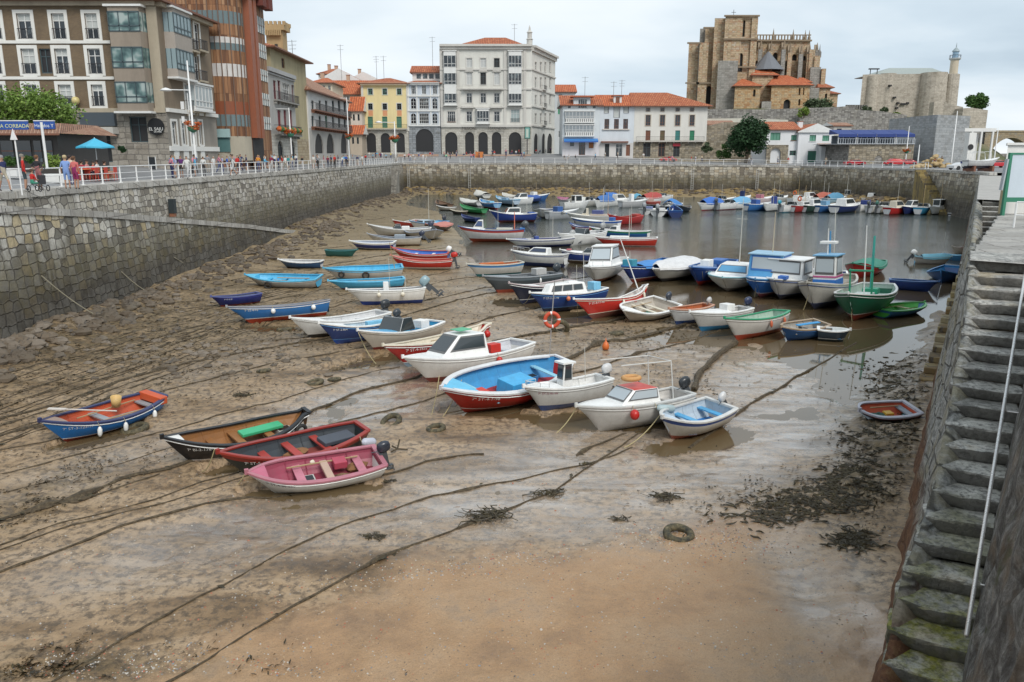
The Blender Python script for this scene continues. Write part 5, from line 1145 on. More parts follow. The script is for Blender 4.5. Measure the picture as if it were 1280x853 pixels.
m3('the blue lined dinghy','white dinghy with blue inside, two seats and white outboard, right of the red-roofed boat',(826,521),(900,503),(.55,.52,.46),(.3,.08,.05),None,(.04,.08,.25),(.64,.64,.62),(.5,.6,.68),(.02,.22,.6),roll=-4,tr=.86,D=.72,bk=.5,hb=.2,full=3.2,seats=(.12,.5),seatc=(.1,.4,.7),motor=(.62,.62,.62),motor_tilt=40,fd=.86,fdc=(.5,.6,.7),extra=mlt(bxn(.3,.55,.75,1.2,.12,.05,(.05,.3,.6),'side_bench'),bxn(.62,.2,.45,.25,.3,.2,(.02,.05,.1),'dark_bag')))
m3('the big red boat','big red boat with white rail and light blue decks around a blue engine box',(546,483),(701,447),(.42,.018,.014),(.4,.03,.02),WHT,None,(.66,.66,.68),(.05,.3,.6),(.4,.02,.02),roll=-9,tr=.35,D=.95,bk=.42,hb=.32,hs=.12,full=2.6,wide=.45,seats=(.14,.7),seatc=(.3,.62,.78),fd=.82,fdc=(.12,.5,.75),text='7ª ST-4-1-98',extra=mlt(bxn(.42,.05,.35,1.2,.8,.5,(.06,.4,.72),'engine_box'),bxn(.76,.15,.78,.9,.4,.12,(.6,.04,.02),'red_float'),X(lambda b,root:gunw(b,root,(.7,.7,.7),.2,.07,.02,.97))))
FAR=[(874,911,264,6.5,WHT,(.4,.03,.05),'white cruiser with big royal blue cover and mast, leftmost of the far row','cover',(.03,.14,.5),3.8),(905,925,263,5,WHT,(.3,.05,.08),'white motorboat with dark outboard right of the blue covered cruiser','motor',DGRY,0),(917,944,262,5,WHT,BLK,'white boat with domed light blue cover in the far row','cover',(.15,.38,.6),0),(943,962,264,5,(.04,.16,.42),(.02,.1,.3),'blue boat with white deck and blue wheel cover in the far row','box',(.03,.1,.35),0),(958,984,265,5.5,WHT,(.05,.05,.08),'white motorboat with grey outboard and navy upright cover','tall',(.03,.06,.25),3.5),(984,1006,266,5,WHT,(.05,.3,.42),'white boat with turquoise waterline left of the dark red one','motor',(.05,.3,.42),0),(1005,1017,266,5,(.35,.03,.03),(.15,.02,.02),'dark red hull with orange ring above it in the far row','ring',ORG,3),(1016,1033,266,5,(.02,.05,.04),BLK,'black green boat with white cabin right of the dark red hull','cab',WHT,0),(1031,1049,266,5,(.03,.12,.32),(.02,.06,.2),'mid blue boat with white deck and light blue box in the far row','box',(.2,.4,.6),3.4),(1048,1087,267,7,(.015,.03,.13),BLK,'long navy cruiser with grey-white superstructure in the far row','cab',WHT,4.5),(1084,1096,265,4.5,WHT,None,'narrow white boat with navy square cover right of the long navy cruiser','box',(.02,.05,.25),0),(1094,1110,267,5,(.6,.6,.55),BLK,'white speedboat with dark outboard, left of its near twin','motor',DGRY,0),(1107,1121,267,5,(.6,.58,.5),BLK,'cream speedboat with green outboard beside the bright red boat','motor',(.05,.15,.12),0),(1120,1137,269,5,(.45,.02,.02),(.3,.02,.02),'bright red boat with cream deck in the far row','cab',CREAM,3.8),(1136,1155,269,5,(.015,.03,.13),BLK,'navy boat with sleek white bow deck in the far row','cab',WHT,0),(1153,1173,269,5,(.05,.35,.6),(.02,.1,.2),'turquoise boat with white deck left of the white wheelhouse boat','screen',WHT,3.2),(1170,1195,269,5.5,LWH,BLK,'white wheelhouse boat with several tall rods at the end of the far row','wheel',WHT,4.2),(1193,1203,270,2.8,(.02,.025,.04),None,'little black dinghy behind the white wheelhouse boat','none',None,0),(1217,1193,262,5,(.32,.02,.03),(.2,.02,.02),'plain dark red boat in the corner below the yellow stairs','none',None,2.5),]
FAR2=[(897,915,257,5,(.3,.32,.35),'grey boat with dark windscreen behind the leftmost far boats','screen',None,2.5),(925,942,255,5,WHT,'white boat with tall navy bag behind the light blue dome','tall',NAVY,2),(948,966,256,5,(.6,.5,.5),'pinkish white boat with figure-like pink bundle aboard','box',(.5,.2,.25),0),(968,990,255,5,(.5,.5,.48),'pale boat with arched white canopy frame behind the navy upright cover','screen',None,3.4),(994,1012,256,5,WHT,'white boat with orange life ring on its cabin roof','ring',ORG,4),(1010,1026,255,5,WHT,'white boat with small cabin behind the black green boat','cab',WHT,3),(1026,1042,255,5,WHT,'white boat with brick red canopy in the second line','cover',(.4,.1,.06),4),(1040,1056,256,5,(.3,.45,.55),'teal grey boat under blue sheet in the second line','cover',(.08,.25,.4),0),(1058,1080,253,6,WHT,'large white cruiser with flybridge behind the long navy cruiser','wheel',WHT,4.8),(1080,1096,253,5,WHT,'white boat with red-white ring left of the pole with red disc','ring',RED,2.5),(1090,1106,256,5,LWH,'white cruiser with rows of dark windows above the twin speedboats','cab',WHT,3.5),(1106,1122,255,5,LWH,'white boat with beige sprayhood, left of the dark canopy','cover',(.5,.48,.42),0),(1119,1133,257,5,(.1,.12,.13),'boat with black bimini canopy behind the bright red boat','cover',(.02,.03,.04),3.4),(1128,1146,255,5,WHT,'white domed boat at the right end of the second line','cover',WHT,0),]
def far_extra(kind,col,mast):
 fs=[]
 if kind=='cover':fs.append(X(covr,col,.1,.8,1.0))
 if kind=='box':fs+=[bxn(.35,0,1.0,.9,1.1,.7,col,'covered_console')]
 if kind=='tall':fs+=[bxn(.4,0,1.0,.6,.7,1.2,col,'upright_cover')]
 if kind=='cab':fs.append(cuddy(.25,.72,.85,col,rf=.7))
 if kind=='wheel':fs.append(whs(.4,.28,1.4,.3,col,glassm=glsm))
 if kind=='screen':fs.append(scr(.55,.5))
 if kind=='ring':
  fs.append(cuddy(.3,.6,.5,WHT))
  def ring(b,root):
   mb=MB();mb.torus(.3,.1,pnt(col,.5,.2),Matrix.Translation((.25*b.L,0,b.D+1.0))@Matrix.Rotation(R(90),4,'Y'),14,6);mb.bd('life_ring',root,world=False,smooth=True)
  fs.append(ring)
 if mast:fs.append(mst(.45,1,mast,r=.03,col=random.choice([(.55,.4,.2),(.6,.58,.52)])))
 return mlt(*fs)
def far_boat(x0,x1,yb,L,hull,bottom,lab,kind,col,mast,grp,k):
 """moored bow or stern on: place by its two visible ends, heading mostly away from the camera"""
 cx=(x0+x1)/2;w=abs(x1-x0);wat=P(cx,yb,0)
 d=wat.y;width=w/1000*d*1.0
 L*=1.18;ang=R(random.uniform(28,50))if width<L*.75 else R(random.uniform(10,22))
 if x1<x0:ang=R(175)
 bk=min(max((width-L*abs(math.cos(ang)))/max(math.sin(ang),.25)/L,.28),.42)
 b=Boat(L,L*bk,1.3 if L>4 else.6,hb=.3,tr=.8)
 dx,dy=math.cos(ang)*L/2,math.sin(ang)*L/2
 s=1 if k%2 else-1
 cx_,cy_=wat.x,wat.y+abs(dy)
 st=(cx_-dx,cy_-dy)if s==1 or abs(dy)<2 else(cx_+dx*0+dx,cy_+dy)
 hd=ang if(s==1 or abs(dy)<2)else ang+math.pi
 if x1<x0:st=(cx_+L/2,cy_);hd=ang
 root=thing('moored_boat',(st[0],st[1],-.3),lab,'boat',grp,(0,0,hd))
 BOATS.append((lab,(x0,yb),(x1,yb),root,b))
 hull_part(b,root,(hull,bottom,None,None));inner_part(b,root,(.6,.61,.62));gunw(b,root,WHT)
 if kind not in('none','wheel'):deck_part(b,root,WHT,.5)
 if kind=='motor':outboard(root,0,0,b.zs(0),col,1.5,5)
 far_extra(kind if kind!='motor' else 'screen',col,mast)(b,root)
for k,(x0,x1,yb,L,hull,bottom,lab,kind,col,mast)in enumerate(FAR):far_boat(x0,x1,yb,L,hull,bottom,lab,kind,col,mast,G3,k)
FARM=[(640,660,254,5,WHT,'white cabin boat between the pale blue boat and the navy-hulled cruiser','cab',WHT,0),(664,680,249,5,(.05,.15,.4),'blue boat with white box behind the white dinghy','box',WHT,2.5),(712,730,259,5,WHT,'white boat with wheelhouse just left of the ketch cabin','wheel',WHT,0),(730,748,256,5,(.6,.6,.55),'pale boat with windscreen behind the long white ketch','screen',None,3),(748,764,257,5,WHT,'white boat with blue canvas behind the ketch stern','cover',(.05,.15,.4),2.5),(768,786,255,5,WHT,'white cabin boat between the two blue covered boats and the red stern','cab',WHT,3),(786,802,257,5,(.5,.5,.5),'grey-white boat with tall white cover near the red stern','tall',WHT,0),(810,826,252,5,WHT,'white boat with red canvas behind the speedboats','cover',(.4,.06,.05),3),(822,838,250,5,WHT,'small white boat with rods left of the small mast boat','screen',None,3.4),(696,712,272,4.5,(.4,.42,.44),'grey boat in shadow left of the blue nosed boat','box',(.04,.12,.35),0),(716,740,306,5.5,WHT,'white boat with grey outboard left of the long red launch','motor',(.35,.36,.36),0)]
for k,(x0,x1,yb,L,hull,lab,kind,col,mast)in enumerate(FARM):far_boat(x0,x1,yb+3,L,hull,None,lab,kind,col,mast,G2,k)
for k,(x0,x1,yb,L,hull,lab,kind,col,mast)in enumerate(FAR2):far_boat(x0,x1,yb,L,hull,None,lab,kind,col,mast,G3,k)
# ================= buildings =================
tile_m=tiles('roof_tiles_orange');tile_b=tiles('roof_tiles_bright',(.5,.12,.04),(.62,.2,.08),(.36,.1,.05));tile_p=tiles('roof_tiles_faded',(.36,.2,.13),(.45,.29,.2),(.25,.17,.12))
tile_r=tiles('roof_tiles_dark_red',(.16,.035,.03),(.2,.05,.045),(.1,.03,.03))
win_g=nm_('window_glass');t=NT(win_g);pos=t.n('ShaderNodeTexCoord').outputs['Object']
gv_=t.noise(pos,.6,3,.6);t.out(t.ramp(gv_,[(.35,(.015,.02,.025)),(.6,(.08,.1,.11)),(.72,(.3,.33,.34))],'CONSTANT'),.06,spec=.9)
DIN=pnt((.02,.02,.022),.6,.1);curtain=pnt((.5,.52,.5),.5,.15)
WWH=pnt((.7,.7,.68),.5,.25);WFD=pnt((.06,.09,.1),.4,.2);WBR=pnt((.2,.08,.045),.5,.3);WGN=pnt((.04,.2,.12),.5,.3);iron=pnt((.035,.035,.04),.5,.2)
ashlar=rbl('pale_ashlar',[(.42,.4,.35),(.55,.53,.47),(.62,.6,.54),(.5,.47,.4)],(.9,.4),mortar=(.25,.23,.2),distort=.02,bstr=.3)
ashlar_w=rbl('warm_ashlar',[(.3,.22,.13),(.42,.33,.2),(.5,.41,.28),(.34,.27,.18)],(.8,.4),mortar=(.2,.16,.1),distort=.06,bstr=.5)
rub_w=rbl('warm_rubble',[(.2,.17,.12),(.34,.29,.21),(.44,.38,.28),(.3,.27,.22)],(.7,.4),mortar=(.16,.14,.11),distort=.12,vor=True)
rub_g=rbl('grey_rubble',[(.18,.17,.16),(.32,.31,.29),(.42,.4,.37),(.27,.26,.25)],(.8,.42),mortar=(.13,.12,.11),distort=.12,vor=True)
class Wall:
 """vertical wall plane from A to B (left to right as seen from outside)"""
 def __init__(s,A,B):
  s.A=V3((A[0],A[1]));s.B=V3((B[0],B[1]));s.d=(s.B-s.A).normalized();s.n=V3((s.d.y,-s.d.x));s.L=(s.B-s.A).length
 def uz(s,px,py):
  u,y,dz=ray(px,py)
  det=u*(-s.d.y)-y*(-s.d.x)
  t=(s.A.x*(-s.d.y)-s.A.y*(-s.d.x))/det
  X_,Y_=u*t,y*t
  return(V3((X_,Y_))-s.A).dot(s.d),CAMZ+dz*t
 def pt(s,u,z,d=0.0):p=s.A+s.d*u+s.n*d;return V3((p.x,p.y,z))
 def box(s,mb,u0,u1,z0,z1,d0,d1,mat):
  T=Matrix(((s.d.x,s.n.x,0,s.A.x),(s.d.y,s.n.y,0,s.A.y),(0,0,1,0),(0,0,0,1)));mb.box(u0,u1,d0,d1,z0,z1,mat,T)
 def rect(s,a,b,c,d):
  """pixel rectangle -> wall rectangle"""
  mx,my=(a+c)/2,(b+d)/2
  return s.uz(a,my)[0],s.uz(c,my)[0],s.uz(mx,d)[1],s.uz(mx,b)[1]
def wmsh(mb,W,z0,z1,holes,mat,u0=0,u1=None,depth=.25,reveal=None):
 """wall with real openings; holes: (u0,u1,z0,z1,arch)"""
 u1=W.L if u1 is None else u1
 hs=[(max(a,u0+.02),min(b,u1-.02),max(c,z0),min(d,z1-.02),ar)for a,b,c,d,ar in holes if b>u0 and a<u1]
 us=sorted(set([u0,u1]+[h[0]for h in hs]+[h[1]for h in hs]));zs=sorted(set([z0,z1]+[h[2]for h in hs]+[h[3]for h in hs]))
 for i in range(len(us)-1):
  run=None
  for j in range(len(zs)-1):
   cu,cz=(us[i]+us[i+1])/2,(zs[j]+zs[j+1])/2
   inside=any(a<cu<b and c<cz<d for a,b,c,d,_ in hs)
   if not inside:
    if run is None:run=zs[j]
   if inside or j==len(zs)-2:
    top=zs[j]if inside else zs[j+1]
    if run is not None and top>run:
     mb.fc([W.pt(us[i],run),W.pt(us[i+1],run),W.pt(us[i+1],top),W.pt(us[i],top)],mat,[(us[i],run),(us[i+1],run),(us[i+1],top),(us[i],top)])
    run=None
 rm=reveal or mat
 for a,b,c,d,ar in hs:
  D=-depth
  if not ar:
   for p,q in(((a,c),(a,d)),((b,d),(b,c)),((a,d),(b,d)),((b,c),(a,c))):
    mb.fc([W.pt(p[0],p[1]),W.pt(p[0],p[1],D),W.pt(q[0],q[1],D),W.pt(q[0],q[1])],rm)
  else:
   r=(b-a)/2;cu=(a+b)/2;rz=min(r,d-c-.1);n=10
   pts=[(cu+r*math.cos(math.pi*k/n),d-rz+rz*math.sin(math.pi*k/n))for k in range(n+1)]
   for k in range(n):
    p,q=pts[k],pts[k+1]
    mb.fc([W.pt(*p),W.pt(p[0],d),W.pt(q[0],d),W.pt(*q)],mat,[(p[0],p[1]),(p[0],d),(q[0],d),(q[0],q[1])])
    mb.fc([W.pt(*q),W.pt(q[0],q[1],D),W.pt(p[0],p[1],D),W.pt(*p)],rm)
   for x_,(p,q)in((a,(c,d-rz)),(b,(d-rz,c))):
    mb.fc([W.pt(x_,p),W.pt(x_,p,D),W.pt(x_,q,D),W.pt(x_,q)],rm)
def wind(bld,W,r,style,depth=.22):
 """a window in the opening r; style: dict(frame, glass, cols, rows, surround, sill, shutter, rail, panel)"""
 a,b,c,d,ar=r;st=style;fr=st.get('frame',WWH);gl=st.get('glass',win_g);dd=-depth+.02
 mb=MB()
 mb.fc([W.pt(a,c,dd),W.pt(b,c,dd),W.pt(b,d,dd),W.pt(a,d,dd)],gl)
 fw=st.get('fw',min(.09,(b-a)*.09));f0,f1=dd+.005,dd+.07
 if fr is not None:
  W.box(mb,a,a+fw,c,d,f0,f1,fr);W.box(mb,b-fw,b,c,d,f0,f1,fr);W.box(mb,a+fw,b-fw,d-fw,d,f0,f1,fr);W.box(mb,a+fw,b-fw,c,c+fw,f0,f1,fr)
  nc,nr=st.get('cols',2),st.get('rows',2)
  for k in range(1,nc):u=a+(b-a)*k/nc;W.box(mb,u-fw*.4,u+fw*.4,c+fw,d-fw,f0,f1-.01,fr)
  for k in range(1,nr):
   z_=c+(d-c)*(k/nr if nr!=2 else st.get('split',.68));W.box(mb,a+fw,b-fw,z_-fw*.35,z_+fw*.35,f0,f1-.02,fr)
 if st.get('blind'):mb.fc([W.pt(a+fw,d-(d-c)*st['blind'],dd+.004),W.pt(b-fw,d-(d-c)*st['blind'],dd+.004),W.pt(b-fw,d-fw,dd+.004),W.pt(a+fw,d-fw,dd+.004)],st.get('blindm',curtain))
 o=mb.bd(st.get('name','window'),bld)
 if st.get('surround'):
  s=st.get('sw',.22);mb=MB();m_=st['surround']
  W.box(mb,a-s,a,c-s*.6,d+s,.0,.07,m_);W.box(mb,b,b+s,c-s*.6,d+s,.0,.07,m_);W.box(mb,a,b,d,d+s,.0,.07,m_);W.box(mb,a,b,c-s*.6-st.get('apron',0),c,.0,.08,m_);mb.bd('window_surround',o)
 if st.get('sill'):mb=MB();W.box(mb,a-.1,b+.1,c-.12,c,0,.16,st['sill']);mb.bd('window_sill',o)
 if st.get('shutter'):
  mb=MB();w_=(b-a)*.48
  if st.get('closed'):W.box(mb,a+.02,b-.02,c+.02,d-.02,-.08,-.03,st['shutter'])
  else:
   W.box(mb,a-w_,a-.02,c,d,.02,.06,st['shutter']);W.box(mb,b+.02,b+w_,c,d,.02,.06,st['shutter'])
  mb.bd('shutter',o)
 if st.get('rail'):mb=MB();rlng(mb,W,a-.05,b+.05,c,c+min(.9,(d-c)*.45),.06,st['rail'],.14);mb.bd('window_railing',o)
 if st.get('panel'):mb=MB();W.box(mb,a,b,c-st.get('ph',1.2),c-.08,-.02,.03,st['panel']);mb.bd('panel',o)
 return o
def rlng(mb,W,u0,u1,z0,z1,d,mat,gap=.16,r=.014):
 W.box(mb,u0,u1,z1-.03,z1+.02,d-.02,d+.03,mat);W.box(mb,u0,u1,z0+.04,z0+.07,d-.01,d+.02,mat)
 n=max(1,int((u1-u0)/gap))
 for k in range(n+1):u=u0+(u1-u0)*k/n;W.box(mb,u-r,u+r,z0,z1,d-r,d+r,mat)
def balc(bld,W,u0,u1,z,out,slabm,railm,h=1.0,gap=.2):
 mb=MB();W.box(mb,u0,u1,z-.18,z,0,out,slabm)
 for k in range(int((u1-u0)/1.6)+1):
  u=u0+.2+(u1-u0-.4)*k/max(1,int((u1-u0)/1.6));W.box(mb,u-.08,u+.08,z-.5,z-.18,0,out*.6,slabm)
 o=mb.bd('balcony',bld);mb=MB();rlng(mb,W,u0+.03,u1-.03,z,z+h,out-.06,railm,gap,.012)
 for u in(u0+.03,u1-.03):W.box(mb,u-.015,u+.015,z+h-.03,z+h+.02,0,out-.06,railm);W.box(mb,u-.012,u+.012,z,z+h,out*.5-.01,out*.5+.01,railm)
 mb.bd('railing',o);return o
def bay(bld,W,u0,u1,z0,z1,out,body,frame,glass,floors,base=.0):
 """glazed gallery standing out from the wall; floors: list of (zsill, zhead)"""
 mb=MB();cut=out*.5
 def ring(z_):return[W.pt(u0,z_,0),W.pt(u0+cut*.4,z_,out),W.pt(u1-cut*.4,z_,out),W.pt(u1,z_,0)]
 zz=[z0];
 for a,b in floors:zz+=[a,b]
 zz.append(z1)
 rs=[ring(z_)for z_ in zz];mb.grid(rs,body,matf=lambda i,j:glass if i%2==1 else body)
 mb.fc(rs[-1],body);mb.fc(rs[0][::-1],body)
 o=mb.bd('bay_window',bld);mb=MB()
 for a,b in floors:
  for z_ in(a,b,a+(b-a)*.28):
   W.box(mb,u0+cut*.4-.03,u1-cut*.4+.03,z_-.05,z_+.05,out-.03,out+.05,frame)
  n=max(3,int((u1-u0)/.8))
  for k in range(n+1):u=u0+cut*.4+(u1-u0-cut*.8)*k/n;W.box(mb,u-.04,u+.04,a,b,out-.03,out+.05,frame)
  for e in((u0,cut*.4),(u1,-cut*.4)):
   for q in(0,.5,1):u=e[0]+e[1]*q;W.box(mb,u-.03,u+.03,a,b,out*q-.02,out*q+.04,frame)
 mb.bd('bay_frame',o)
 for z_ in[z0]+[z1]:
  mb=MB();W.box(mb,u0-.12,u1+.12,z_-.1,z_+.08,0,out+.15,WWH);mb.bd('bay_moulding',o)
 return o
def band(bld,W,z,h,out,mat,u0=0,u1=None,name='cornice'):
 mb=MB();W.box(mb,u0,W.L if u1 is None else u1,z,z+h,0,out,mat);return mb.bd(name,bld)
def hrf(bld,poly,z,rise,over,mat,ridge=None,name='roof',eave=.18,und=None):
 """poly: footprint corners counter-clockwise; ridge: two points (or one) at z+rise"""
 c=sum((V3(p[:2])for p in poly),V3((0,0)))/len(poly)
 ov=[]
 n=len(poly)
 for i in range(n):
  p=V3(poly[i][:2]);a=(p-V3(poly[i-1][:2])).normalized();b=(p-V3(poly[(i+1)%n][:2])).normalized();ov.append(p+(a+b)*over)
 r=[V3(q[:2])for q in ridge]
 mb=MB()
 for i in range(n):
  p,q=ov[i],ov[(i+1)%n]
  rp=min(r,key=lambda k:(k-p).length);rq=min(r,key=lambda k:(k-q).length)
  d=(q-p).normalized()
  def uv(v,zz):w=v-p;u=w.dot(d);h=math.sqrt(max(0,w.length_squared-u*u)+(zz-z)**2);return(u,h)
  pts=[(p,z),(q,z),(rq,z+rise)]+([(rp,z+rise)]if(rp-rq).length>.01 else[])
  mb.fc([(a.x,a.y,zz)for a,zz in pts],mat,[uv(a,zz)for a,zz in pts])
  mb.fc([(p.x,p.y,z-eave),(q.x,q.y,z-eave),(q.x,q.y,z),(p.x,p.y,z)],und or WBR)
 mb.fc([(a.x,a.y,z-eave)for a in ov][::-1],und or WBR)
 return mb.bd(name,bld)
def gable_roof(bld,A,B_,depth,z,rise,over,mat,name='roof',front=False):
 """ridge parallel to the wall A-B unless front=True (gable faces the viewer)"""
 W=Wall(A,B_);mb=MB();L=W.L
 if not front:
  e0,e1=W.pt(-over,z,over),W.pt(L+over,z,over);r0,r1=W.pt(-over,z+rise,-depth/2),W.pt(L+over,z+rise,-depth/2);b0,b1=W.pt(-over,z,-depth-over),W.pt(L+over,z,-depth-over)
  sl=math.hypot(depth/2+over,rise)
  mb.fc([e0,e1,r1,r0],mat,[(0,0),(L,0),(L,sl),(0,sl)]);mb.fc([b1,b0,r0,r1],mat,[(0,0),(L,0),(L,sl),(0,sl)])
  mb.fc([e0,r0,b0],WWH);mb.fc([e1,b1,r1],WWH)
  dz=V3((0,0,-.2));mb.fc([e0+dz,e1+dz,e1,e0],WBR);mb.fc([e0+dz,b0+dz,b1+dz,e1+dz],WBR)
 else:
  e0,e1=W.pt(-over,z,over),W.pt(L+over,z,over);m0,m1=W.pt(L/2,z+rise,over),W.pt(L/2,z+rise,-depth);b0,b1=W.pt(-over,z,-depth),W.pt(L+over,z,-depth)
  sl=math.hypot(L/2,rise)
  mb.fc([e0,m0,m1,b0],mat,[(0,0),(0,sl),(depth,sl),(depth,0)]);mb.fc([m0,e1,b1,m1],mat,[(0,sl),(0,0),(depth,0),(depth,sl)])
  dz=V3((0,0,-.18));mb.fc([e0+dz,m0+dz,m0,e0],WWH);mb.fc([m0+dz,e1+dz,e1,m0],WWH);mb.fc([e0+dz,e1+dz,m0+dz],WWH)
  mb.fc([e0+dz,b0+dz,m1+dz,m0+dz],WBR);mb.fc([e1+dz,m0+dz,m1+dz,b1+dz],WBR)
 return mb.bd(name,bld)
def chimney(bld,p,w,z0,z1,mat,name='chimney'):
 mb=MB();mb.box(p[0]-w/2,p[0]+w/2,p[1]-w/2,p[1]+w/2,z0,z1,mat);mb.box(p[0]-w/2-.08,p[0]+w/2+.08,p[1]-w/2-.08,p[1]+w/2+.08,z1,z1+.12,tile_m);mb.bd(name,bld)
def aerial(px,py0,py1,Y,lab,kind=0):
 p=PY(px,py1,Y);q=PY(px,py0,Y);H=q.z-p.z;mb=MB();m_=pnt((.2,.2,.2),.5,.2)
 mb.tb([(p.x,Y,p.z-1),(p.x,Y,q.z)],.05,m_,5)
 for k in range(3 if kind==0 else 2):
  z_=q.z-.25-.6*k*(1 if kind==0 else 1.5);mb.tb([(p.x-.8+.15*k,Y,z_),(p.x+.8-.1*k,Y,z_+.05)],.025,m_,4)
  for j in range(5):x=p.x-.6+j*.28;mb.tb([(x,Y-.3,z_+.02),(x,Y+.3,z_+.02)],.015,m_,4)
 o=mb.bd('television_aerial',org=(p.x,Y,p.z));tag(o,lab,'aerial','television aerials on the roofs')
def bldg(name,loc,label,group='houses around the harbour',cat='building'):return thing(name,loc,label,cat,group)
def shell(b,Ws,z0,z1,mats,holes=None,depth=.25,back=True,matb=None):
 """outer walls as parts; Ws list of Wall, holes per wall"""
 for i,W in enumerate(Ws):
  mb=MB();wmsh(mb,W,z0,z1,(holes or{}).get(i,[]),mats[i]if isinstance(mats,list)else mats,depth=depth);mb.bd('wall',b)
def core(b,poly,z0,z1,mat,name='back_walls',inset=.24):
 """closed body just behind the facade so openings have something dark behind them"""
 c=sum((V3(p[:2])for p in poly),V3((0,0)))/len(poly)
 pp=[]
 n=len(poly)
 for i in range(n):
  p=V3(poly[i][:2]);a=(p-V3(poly[i-1][:2])).normalized();b2=(p-V3(poly[(i+1)%n][:2])).normalized();pp.append(p-(a+b2)*inset)
 mb=MB();mb.prism(pp,z0,z1,mat);return mb.bd(name,b)
brick=nm_('brown_brick');t=NT(brick);uv=t.n('ShaderNodeTexCoord').outputs['UV']
br=t.n('ShaderNodeTexBrick',Vector=uv,Color1=(.19,.125,.065,1),Color2=(.14,.09,.05,1),Mortar=(.2,.17,.13,1),Scale=1.0,**{'Mortar_Size':.012,'Brick_Width':.26,'Row_Height':.09})
t.out(t.mix(t.ramp(t.noise(uv,.5,5,.7),[(.4,0),(.7,.5)]),br.outputs['Color'],(.08,.06,.04)),.9,br.outputs['Fac'],.3,.01)
stoneA=rbl('brown_base_stone',[(.2,.18,.15),(.32,.29,.25),(.4,.37,.32),(.26,.23,.19)],(1.0,.5),mortar=(.12,.11,.1),distort=.08)
sand_s=plas((.42,.36,.27),.5)
YA=77.0
cA=PY(203.5,100,YA);xA=cA.x;A0=V3((-66,YA));A1=V3((xA,YA));A2=V3((xA+.3,89.0))
zbA=6.6;zA=PY(100,4,YA).z
bA=bldg('apartment_block',(-50,YA,7.4),'brown brick apartment block with white window surrounds and a glazed bay, at far left')
WA=Wall(A0,A1);WS=Wall(A1,A2)
def R_(W,a,b,c,d,arch=False):
 r=W.rect(a,b,c,d);return(r[0],r[1],r[2],r[3],arch)
wins=[]
for a,b,c,d in[(-20,17,1,49),(22,17,39.5,49),(65.5,17,81.5,49),(107,17,122.5,49),(-14,61,1,92.5),(27.5,61,44.5,92.5),(69.5,61,85.5,92.5),(110.5,61,126.5,92.5),(-11,106,5,133),(31.5,106,47.5,133),(74,106,90,133),(115,106,129.5,133)]:
 wins.append(R_(WA,a,b,c,d))
dk=R_(WA,50,61,64,92)
gd=[R_(WA,108,163,139,203),R_(WA,162.5,146,184,178),R_(WA,84,148,96,170),R_(WA,50,163,80,203),R_(WA,10,163,40,203)]
aw=R_(WA,103,141,146,158)
z_g=WA.uz(100,139)[1]
mb=MB();wmsh(mb,WA,z_g,zA,wins+[dk],brick);mb.bd('wall',bA)
mb=MB();wmsh(mb,WA,zbA,z_g,gd,stoneA);mb.bd('ground_floor_wall',bA)
surr=plas((.72,.71,.67),.25)
for r in wins:wind(bA,WA,r,dict(surround=surr,sw=.3,cols=2,rows=2,split=.72,rail=iron,apron=.1,blind=random.choice([0,.3,.6])or None))
wind(bA,WA,dk,dict(frame=WFD,glass=DIN))
for r in gd:wind(bA,WA,r,dict(frame=WFD,glass=DIN,cols=2,rows=2),.25)
mb=MB();WA.box(mb,aw[0],aw[1],aw[2],aw[3],.0,.5,pnt((.06,.075,.09),.3,.3));WA.box(mb,aw[0]-.1,aw[1]+.1,aw[2]-.7,aw[2]-.1,.02,1.2,plas((.5,.48,.44),.3));mb.bd('shop_awning',bA)
for y in(53,98):z_=WA.uz(60,y)[1];band(bA,WA,z_-.12,.26,.12,surr,u1=WA.uz(139,60)[0],name='string_course')
band(bA,WA,z_g-.15,.4,.14,sand_s,name='string_course');band(bA,WA,zA-.25,.5,.35,sand_s)
r=R_(WA,192,20,203,200);mb=MB();WA.box(mb,r[0],WA.L,z_g,zA-.3,.0,.12,sand_s);mb.bd('corner_pilaster',bA)
fl=[(17,41),(61,86),(104,129)]
baygl=nm_('bay_glass');t=NT(baygl);t.out(t.ramp(t.noise(t.n('ShaderNodeTexCoord').outputs['Object'],.9,2,.5),[(.4,(.03,.07,.07)),(.52,(.12,.2,.19)),(.62,(.34,.4,.38))]),.1,spec=.8)
bu0,bu1=WA.uz(139.5,30)[0],WA.uz(187,70)[0]
bay(bA,WA,bu0,bu1,WA.uz(160,141)[1],WA.uz(160,9)[1],1.0,plas((.3,.25,.2),.5),WFD,baygl,[(WA.uz(165,b)[1],WA.uz(165,a)[1])for a,b in fl[::-1]])
zS=zA;wsn=[]
for a,c in((231.5,238),(243,249)):
 for b,d in((30,62),(70,100),(107,138)):wsn.append(R_(WS,a,b,c,d))
gsn=[R_(WS,a,152,c,181)for a,c in((215,221),(227,233),(238.5,243.5),(248.5,253))]
zg2=WS.uz(230,141)[1]
mb=MB();wmsh(mb,WS,zg2,zS,wsn,plas((.22,.17,.12),.5));mb.bd('wall',bA)
mb=MB();wmsh(mb,WS,zbA,zg2,gsn,plas((.3,.27,.23),.5));mb.bd('ground_floor_wall',bA)
for r in wsn:wind(bA,WS,r,dict(surround=surr,sw=.25));balc(bA,WS,r[0]-.4,r[1]+.4,r[2]-.05,.7,sand_s,iron,.95,.14)
for r in gsn:wind(bA,WS,r,dict(surround=surr,sw=.22,cols=2,apron=1.2))
band(bA,WS,WS.uz(235,189)[1],.45,.15,surr,name='string_course');band(bA,WS,zg2-.12,.35,.3,surr,name='string_course');band(bA,WS,zS-.25,.5,.5,sand_s)
